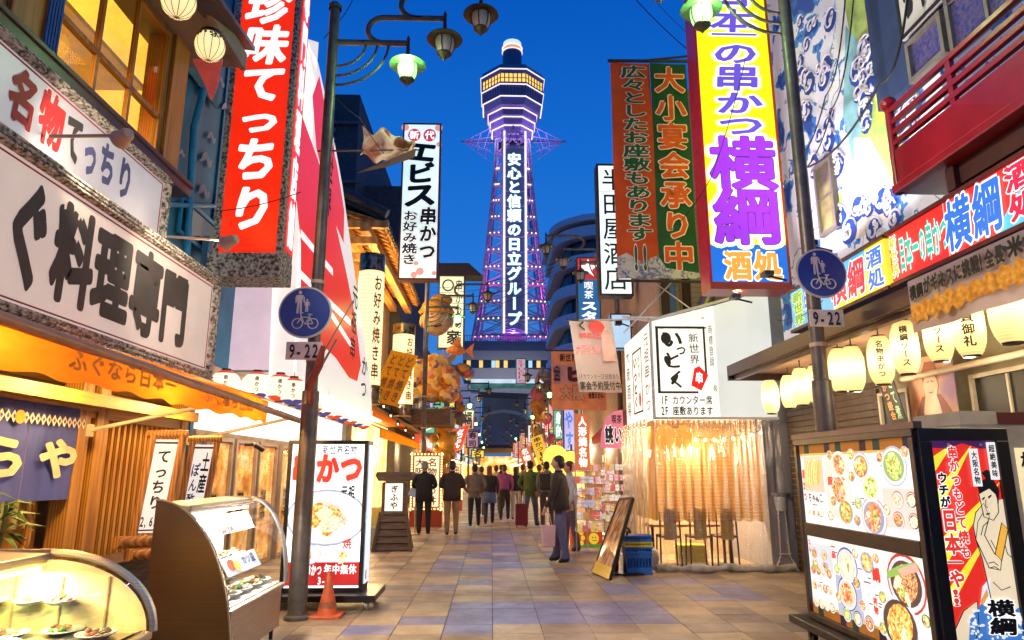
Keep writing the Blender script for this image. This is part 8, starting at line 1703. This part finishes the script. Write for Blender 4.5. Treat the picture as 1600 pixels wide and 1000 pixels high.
# ================================================================== PEOPLE
def person(px, py, h, face, name, top, bottom, hair=(.02,.015,.012), stride=.12, pose='stand', skin=(.45,.28,.20), bag=None, skirt=None, topm=None, lean=0, hands=True, y=None, coatlen=.44):
    """face: direction looked at in degrees, 90 = away from the camera"""
    q = at(px, py, z=0); t = thing('person', name, 'person', q, None, 0)
    s = h/1.72; rot = Matrix.Rotation(R(face-90), 3, 'Z')
    L = lambda x, y_, z: q + rot @ V((x*s, y_*s, z*s))
    stoop = ((px*31+py) % 7-3)*.006; lean = lean+abs(stoop); J = {'pel': (0,0,.93,.125), 'wai': (0,.0,1.08,.120), 'che': (0,.01+lean*.5,1.27,.145), 'nb': (0,-.005+lean,1.43,.075), 'nk': (0,.0+lean,1.50,.050), 'hd': (0,.02+lean,1.60,.088), 'ht': (0,.015+lean,1.66,.080)}
    edges = [('pel','wai'), ('wai','che'), ('che','nb'), ('nb','nk'), ('nk','hd'), ('hd','ht')]
    for sd, n_ in ((-1,'l'), (1,'r')):
        st = stride*sd
        J[n_+'hip'] = (.10*sd, 0, .88, .11); J[n_+'kn'] = (.105*sd, st*.6+.02, .49, .078); J[n_+'an'] = (.105*sd, st-.01, .09, .058); J[n_+'to'] = (.115*sd, st+.13, .035, .036)
        J[n_+'he'] = (.10*sd, st-.045, .04, .036)
        J[n_+'sh'] = (.20*sd, lean*.8, 1.39, .078)
        if pose == 'front': el, wr, hn = (.285*sd, -.02, 1.14, .060), (.16*sd, .20, 1.10, .032), (.10*sd, .26, 1.11, .030)
        elif pose == 'walk': el, wr, hn = (.27*sd, -.06*sd*1.2, 1.13, .058), (.25*sd, .08-.12*sd, .90, .032), (.25*sd, .11-.12*sd, .83, .030)
        elif pose == 'pocket': el, wr, hn = (.32*sd, -.08, 1.13, .060), (.20*sd, .05, .95, .034), (.17*sd, .08, .90, .030)
        else: el, wr, hn = (.265*sd, -.03, 1.13, .058), (.255*sd, .05, .90, .032), (.25*sd, .07, .82, .030)
        J[n_+'el'], J[n_+'wr'], J[n_+'hn'] = el, wr, hn
        edges += [('pel',n_+'hip'), (n_+'hip',n_+'kn'), (n_+'kn',n_+'an'), (n_+'an',n_+'to'), (n_+'an',n_+'he'), ('che',n_+'sh'), (n_+'sh',n_+'el'), (n_+'el',n_+'wr'), (n_+'wr',n_+'hn')]
        if hands:
            b = V(hn[:3]); dd = (V(hn[:3])-V(wr[:3])).normalized(); sdv = V((0,1,0)) if abs(dd.y) < .7 else V((0,0,1))
            for k in range(5):
                fn = n_+'f%d' % k; off = (k-1.5)*.017 if k < 4 else -.035; ln = (.055,.065,.062,.048,.04)[k]
                p1 = b+dd*(.03 if k < 4 else .0)+sdv*off; p2 = p1+dd*ln*.6+V((-.012*sd,0,0)); J[fn] = (*p1, .0095); J[fn+'e'] = (*p2, .0085); edges += [(n_+'hn', fn), (fn, fn+'e')]
    keys = list(J); vs_ = [tuple(L(*J[k][:3])-q) for k in keys]; me = bpy.data.meshes.new('body'); me.from_pydata(vs_, [(keys.index(a), keys.index(b)) for a, b in edges], [])
    o = bpy.data.objects.new('tmp', me); COL.objects.link(o); sk = o.modifiers.new('s', 'SKIN'); 
    for i, k in enumerate(keys): r_ = J[k][3]*s*(1.0 if k not in ('che','wai','pel') else 1.0); me.skin_vertices[0].data[i].radius = (r_*(1.22 if k in ('che','wai','pel') else 1), r_*(.82 if k in ('che','wai','pel') else 1))
    me.skin_vertices[0].data[0].use_root = True
    sb = o.modifiers.new('b', 'SUBSURF'); sb.levels = 2; sb.render_levels = 2
    dg = bpy.context.evaluated_depsgraph_get(); dg.update(); m2 = bpy.data.meshes.new_from_object(o.evaluated_get(dg)); bpy.data.objects.remove(o)
    inv = rot.inverted()
    key = '%s_%d' % (name.split()[-1], abs(px*7+py) % 997)
    mt_t = topm or mat('top_'+key, top, rough=.85, var=.25, scale=8, bump=.25, bscale=30); mt_b = mat('bottom_'+key, bottom, rough=.85, var=.2, scale=8, bump=.2, bscale=30); mt_s = mat('skin_tone', skin, rough=.5, var=.08); mt_sh = mat('black_shoe', (.015,.013,.012), rough=.4); mt_h = mat('hair_'+key, hair, rough=.6, var=.3, scale=40, bump=.5, bscale=90)
    m2.materials.clear()
    for mm in (mt_t, mt_b, mt_s, mt_sh): m2.materials.append(mm)
    hn_z = J['lwr'][2]
    for p in m2.polygons:
        c = inv @ p.center / s; z = c.z; ax = abs(c.x)
        if z > 1.47: k = 2
        elif z < .085: k = 3
        elif z < .80 and ax < .2: k = 1
        elif z < .93 and ax < .17 and pose != 'pocket': k = 1
        else:
            k = 0
            for n_ in 'lr':
                w_ = V(J[n_+'wr'][:3]); h_ = V(J[n_+'hn'][:3]); d_ = (h_-w_).normalized()
                if (c-w_).dot(d_) > .0 and (c-h_).length < .13: k = 2
        p.material_index = k
    m2.shade_smooth(); b = bpy.data.objects.new('body', m2); COL.objects.link(b); b.parent = t
    # head details: face, ears, hair cap
    hc = L(0, .02+lean, 1.615); m = MB(mt_s); m.ball(hc, .078*s, .095*s, .118*s, n=16, m=12, M=rot); 
    for sd in (-1, 1): m.ball(L(.08*sd, .01+lean, 1.60), .014*s, .022*s, .032*s, n=8, m=6, M=rot)
    m.ball(L(0, .115+lean, 1.595), .013*s, .02*s, .022*s, n=8, m=6, M=rot); put(m, 'head', t)
    m = MB(mat('eye_dark', (.01,.01,.01)))
    for sd in (-1, 1): m.ball(L(.03*sd, .108+lean, 1.622), .010*s, .006*s, .006*s, n=6, m=4)
    m.ball(L(0, .108+lean, 1.558), .024*s, .005*s, .005*s, n=8, m=4, M=rot); put(m, 'face_feature', t)
    m = MB(mt_h); m.ball(L(0, -.012+lean, 1.655), .088*s, .100*s, .090*s, n=18, m=12, M=rot); m.ball(L(0, -.045+lean, 1.60), .082*s, .070*s, .085*s, n=14, m=8, M=rot)
    if skirt or (bag == 'long'): m.ball(L(0, -.06+lean, 1.50), .085*s, .05*s, .14*s, n=12, m=8, M=rot)
    put(m, 'hair', t)
    # jacket: hangs from shoulders over the hips, with a collar
    m = MB(mt_t); zl = 1.40-coatlen-.02*0; n = 20; prof_ = [(1.455,.060,.060), (1.435,.13,.09), (1.39,.205,.118), (1.28,.215,.142), (1.12,.20,.138), (1.0,.20,.14), (1.40-coatlen,.215,.145)]
    base = len(m.v); vv = []
    for z, rx_, ry_ in prof_:
        for k in range(n):
            a = 2*math.pi*k/n; w_ = 1+.025*math.sin(a*5+z*9); vv.append(L(rx_*w_*math.cos(a), ry_*w_*math.sin(a)+lean*max(0, (z-1)/.45), z))
    m.smooth = True; m.add(vv, [(i*n+j, (i+1)*n+j, (i+1)*n+(j+1) % n, i*n+(j+1) % n) for i in range(len(prof_)-1) for j in range(n)])
    m.lathe([(.062*s,-.02*s), (.066*s,.03*s), (.058*s,.035*s)], L(0,lean-.005,1.455), 14); put(m, 'jacket', t, solid=.008)
    if skirt:
        m = MB(mat('skirt_'+key, skirt, rough=.85, var=.2)); m.smooth = True; vv = []
        for z, r_ in ((1.0,.16), (.85,.20), (.62,.235)):
            for k in range(16): a = 2*math.pi*k/16; vv.append(L(r_*(1+.05*math.sin(4*a))*math.cos(a), r_*.75*math.sin(a), z))
        m.add(vv, [(i*16+j, (i+1)*16+j, (i+1)*16+(j+1) % 16, i*16+(j+1) % 16) for i in range(2) for j in range(16)]); put(m, 'skirt', t, solid=.006)
    return t, L, s
person(661, 836, 1.70, 85, 'man in a black suit seen from behind before the wide bulb-framed board', (.018,.015,.016), (.02,.018,.018), hair=(.25,.2,.17), pose='front', stride=.03, coatlen=.62)
person(705, 837, 1.71, 95, 'man in a dark jacket and khaki trousers standing with his back to us', (.035,.025,.02), (.26,.18,.09), pose='front', stride=.04, coatlen=.60)
person(741, 823, 1.65, 88, 'person in an olive grey jacket and black trousers walking away', (.17,.14,.11), (.02,.02,.022), pose='pocket', stride=.13)
person(764, 819, 1.62, 92, 'woman in a dark top and blue skirt walking away', (.03,.025,.03), (.03,.03,.05), hair=(.18,.08,.03), pose='walk', skirt=(.10,.14,.30), stride=.14)
person(788, 813, 1.66, 85, 'person in a purple jacket walking away down the middle of the street', (.22,.05,.20), (.02,.018,.02), hair=(.04,.02,.015), pose='walk', stride=.16)
person(806, 812, 1.60, 90, 'woman with long dark hair, black top and pale trousers', (.02,.018,.02), (.42,.38,.32), pose='stand', stride=.1, bag='long')
pg, Lg, sg_ = person(829, 823, 1.74, 60, 'man in a green jacket and blue jeans standing by a red suitcase', (.10,.15,.035), (.11,.16,.22), pose='pocket', stride=.15)
pb, Lb, sb_ = person(855, 825, 1.72, 75, 'man in a grey jacket with a black backpack', (.17,.19,.22), (.05,.04,.06), pose='walk', stride=.08)
pd, Ld, sd_ = person(877, 880, 1.73, 165, 'man in a dark jacket and blue jeans walking towards the left, nearest of the people', (.035,.025,.024), (.10,.10,.20), pose='walk', stride=.10, lean=.02, coatlen=.55)
person(893, 862, 1.66, 175, 'man in a light blue shirt just behind the dark-jacketed man', (.42,.48,.60), (.09,.07,.10), hair=(.06,.03,.02), pose='stand', stride=.12)
for i, (px, py, nm, c1, c2, hh) in enumerate(((752, 806, 'small distant person in a brown coat left of the blue skirt', (.25,.12,.06), (.03,.03,.03), 1.62), (775, 804, 'small distant person in a cream coat left of the purple jacket', (.55,.42,.32), (.05,.05,.06), 1.66), (817, 803, 'small distant person in grey behind the green jacket', (.2,.2,.22), (.03,.03,.04), 1.7), (783, 795, 'farthest small person in dark clothes near the arcade, middle', (.03,.03,.04), (.03,.03,.03), 1.7), (843, 806, 'small distant person in a red-brown jacket right of the green jacket', (.3,.08,.05), (.03,.03,.03), 1.68))):
    person(px, py, hh, 90+(i*37 % 30)-15, nm, c1, c2, pose='walk', stride=.12*(1 if i % 2 else -1), hands=False)
t = thing('backpack', 'black backpack worn by the man in the grey jacket', 'backpack', Lb(0,-.18,1.2)); m = MB(mat('black_nylon', (.02,.02,.024), rough=.7, bump=.3)); rb_ = Matrix.Rotation(R(75-90), 3, 'Z'); m.cbox(Lb(0,-.20,1.2), (.30,.16,.42), rb_); m.cbox(Lb(0,-.30,1.13), (.22,.06,.22), rb_); put(m, 'pack_body', t, bevel=.04)
m = MB(MC['black_nylon']); 
for sd in (-1, 1): m.tube([Lb(.1*sd,-.15,1.38), Lb(.12*sd,.0,1.46), Lb(.12*sd,.13,1.36), Lb(.12*sd,.12,1.15)], .018, n=6)
put(m, 'shoulder_strap', t)
q = at(815, 824, z=0); t = thing('suitcase', 'dark red suitcase standing beside the man in the green jacket', 'suitcase', q); m = MB(mat('dark_red_fabric', (.16,.012,.02), rough=.7)); m.box(q.x-.17, q.x+.17, q.y-.12, q.y+.12, .06, .62); put(m, 'case_body', t, bevel=.03); m = MB(STEEL); m.tube([q+V((-.08,0,.6)), q+V((-.08,0,.95)), q+V((.08,0,.95)), q+V((.08,0,.6))], .01, n=6); put(m, 'pull_handle', t)
for s_ in (-1, 1): m = MB(BLACK); m.lathe([(0,-.012), (.03,-.012), (.03,.012), (0,.012)], q+V((.13*s_,0,.03)), 12, M=Matrix.Rotation(R(90), 3, 'Y')); put(m, 'wheel', t)
q = Ld(-.26,.16,.6); t = thing('carrier_bag', 'pale pink carrier bag held by the dark-jacketed man', 'bag', q); m = MB(mat('pale_pink_plastic', (.60,.38,.40), rough=.4, bump=.4, bscale=20)); m.hexa([q+V((-.10,-.05,-.32)), q+V((.10,-.05,-.32)), q+V((.10,.05,-.32)), q+V((-.10,.05,-.32)), q+V((-.12,-.04,.02)), q+V((.12,-.04,.02)), q+V((.12,.04,.02)), q+V((-.12,.04,.02))]); put(m, 'bag_body', t, bevel=.02)
m = MB(MC['pale_pink_plastic']); m.tube([q+V((-.05,0,.02)), q+V((-.02,0,.20)), q+V((.02,0,.20)), q+V((.05,0,.02))], .008, n=5); put(m, 'handle', t)
# parked bicycle / clutter left of the lantern stand
t = thing('stacked_stools', 'pale round stools and boxes tucked behind the white lightbox', 'stools', at(588, 850, z=0)); q = at(588, 850, z=0)
m = MB(mat('pale_green_box', (.45,.5,.3), emit=.1)); m.box(q.x-.18, q.x+.12, q.y-.4, q.y+.1, 0, .35); put(m, 'box', t, bevel=.01); m = MB(mat('yellow_stool', (.6,.45,.1))); m.lathe([(.2,.35), (.22,.5), (.2,.72), (.0,.74)], q+V((-.03,.3,0)), 20); put(m, 'stool', t)
# ================================================================== overhead wires
def wire(pts, label, r=.008, sag=.25, n=14):
    t0 = thing('overhead_wire', label, 'wire', pts[0], 'overhead wires'); m = MB(mat('black_wire', (.015,.015,.018)))
    for a, b in zip(pts, pts[1:]):
        m.tube([a.lerp(b, k/n)-V((0,0,sag*4*(k/n)*(1-k/n))) for k in range(n+1)], r, n=5)
    put(m, 'cable', t0)
t = thing('added_floodlight', 'added black floodlight under the red balcony brightening the shops opposite', 'floodlight', (3.9, 4.6, 4.2)); m = MB(BLACK); m.cbox((3.9, 4.6, 4.2), (.12,.3,.2)); m.tube([(3.9,4.6,4.2), (3.9,4.6,4.4)], .02, n=6); put(m, 'lamp_head', t); lamp('flood_beam', 'SPOT', (3.6, 4.6, 4.12), 130, (1,.72,.42), t, .12, rot=V((-6.4,1.6,-1.9)).to_track_quat('-Z','Y').to_euler(), spot=100)  # lamp added to brighten the left shopfronts and awning
wire([at(1420,-20,x=4.2), at(1375,130,x=4.2), at(1240,265,x=4.2)], 'thick black wire crossing the mural', .014)
wire([at(1322,-20,x=4.1), at(1290,150,x=4.1), at(1232,250,x=4.1)], 'left thin black wire over the mural', .009)
wire([at(1335,-20,x=4.15), at(1300,170,x=4.15), at(1236,270,x=4.15)], 'right thin black wire over the mural', .009)
wire([at(985,-10,y=13), at(1075,78,y=12)], 'wire from the top edge to the yellow sign', .010, .05); wire([at(1015,-10,y=16), at(1072,50,y=13)], 'thinner wire parallel to the yellow sign wire', .007, .05)
wire([at(1165,90,y=9.3), at(1110,280,y=9.3), at(1035,370,y=10.5)], 'thin wire running down over the yellow sign', .006, .1)
wire([at(505,60,y=7.4), at(540,20,y=8), at(560,-20,y=8.5)], 'thin wire rising from the left lamp pole', .006, .02)
wire([at(522,150,y=7.4), at(563,185,y=7.4), at(600,240,y=7.5)], 'thin line holding the crumpled banner', .005, .02)
wire([at(505,236,y=7.6), at(700,150,y=14), at(930,262,y=17)], 'long thin wire crossing the sky from the left pole to the right signs', .007, .2) if 0 else None
wire([at(690,530,y=60), at(760,546,y=60)], 'distant wire below the greenish cream sign', .02, .1); wire([at(660,395,y=30), at(735,430,y=30)], 'wire running behind the greenish cream sign', .012, .1)
for k in range(5):
    wire([at(668,450+k*6,y=20), at(905-k*9,395+k*9,y=17.5)], ('highest','second','third','fourth','lowest')[k]+' of the five thin cables slung across the street between the second street lamps', .007, .25+.06*k)
wire([at(470,300,y=LY), at(330,330,y=8.3)], 'thin cable from the near left pole to the red sign box', .006, .05); wire([at(1285,470,y=RY), at(1215,500,y=CB)], 'thin cable from the near right pole to the corner bar roof', .006, .08)
bpy.data.objects.remove(_fo)
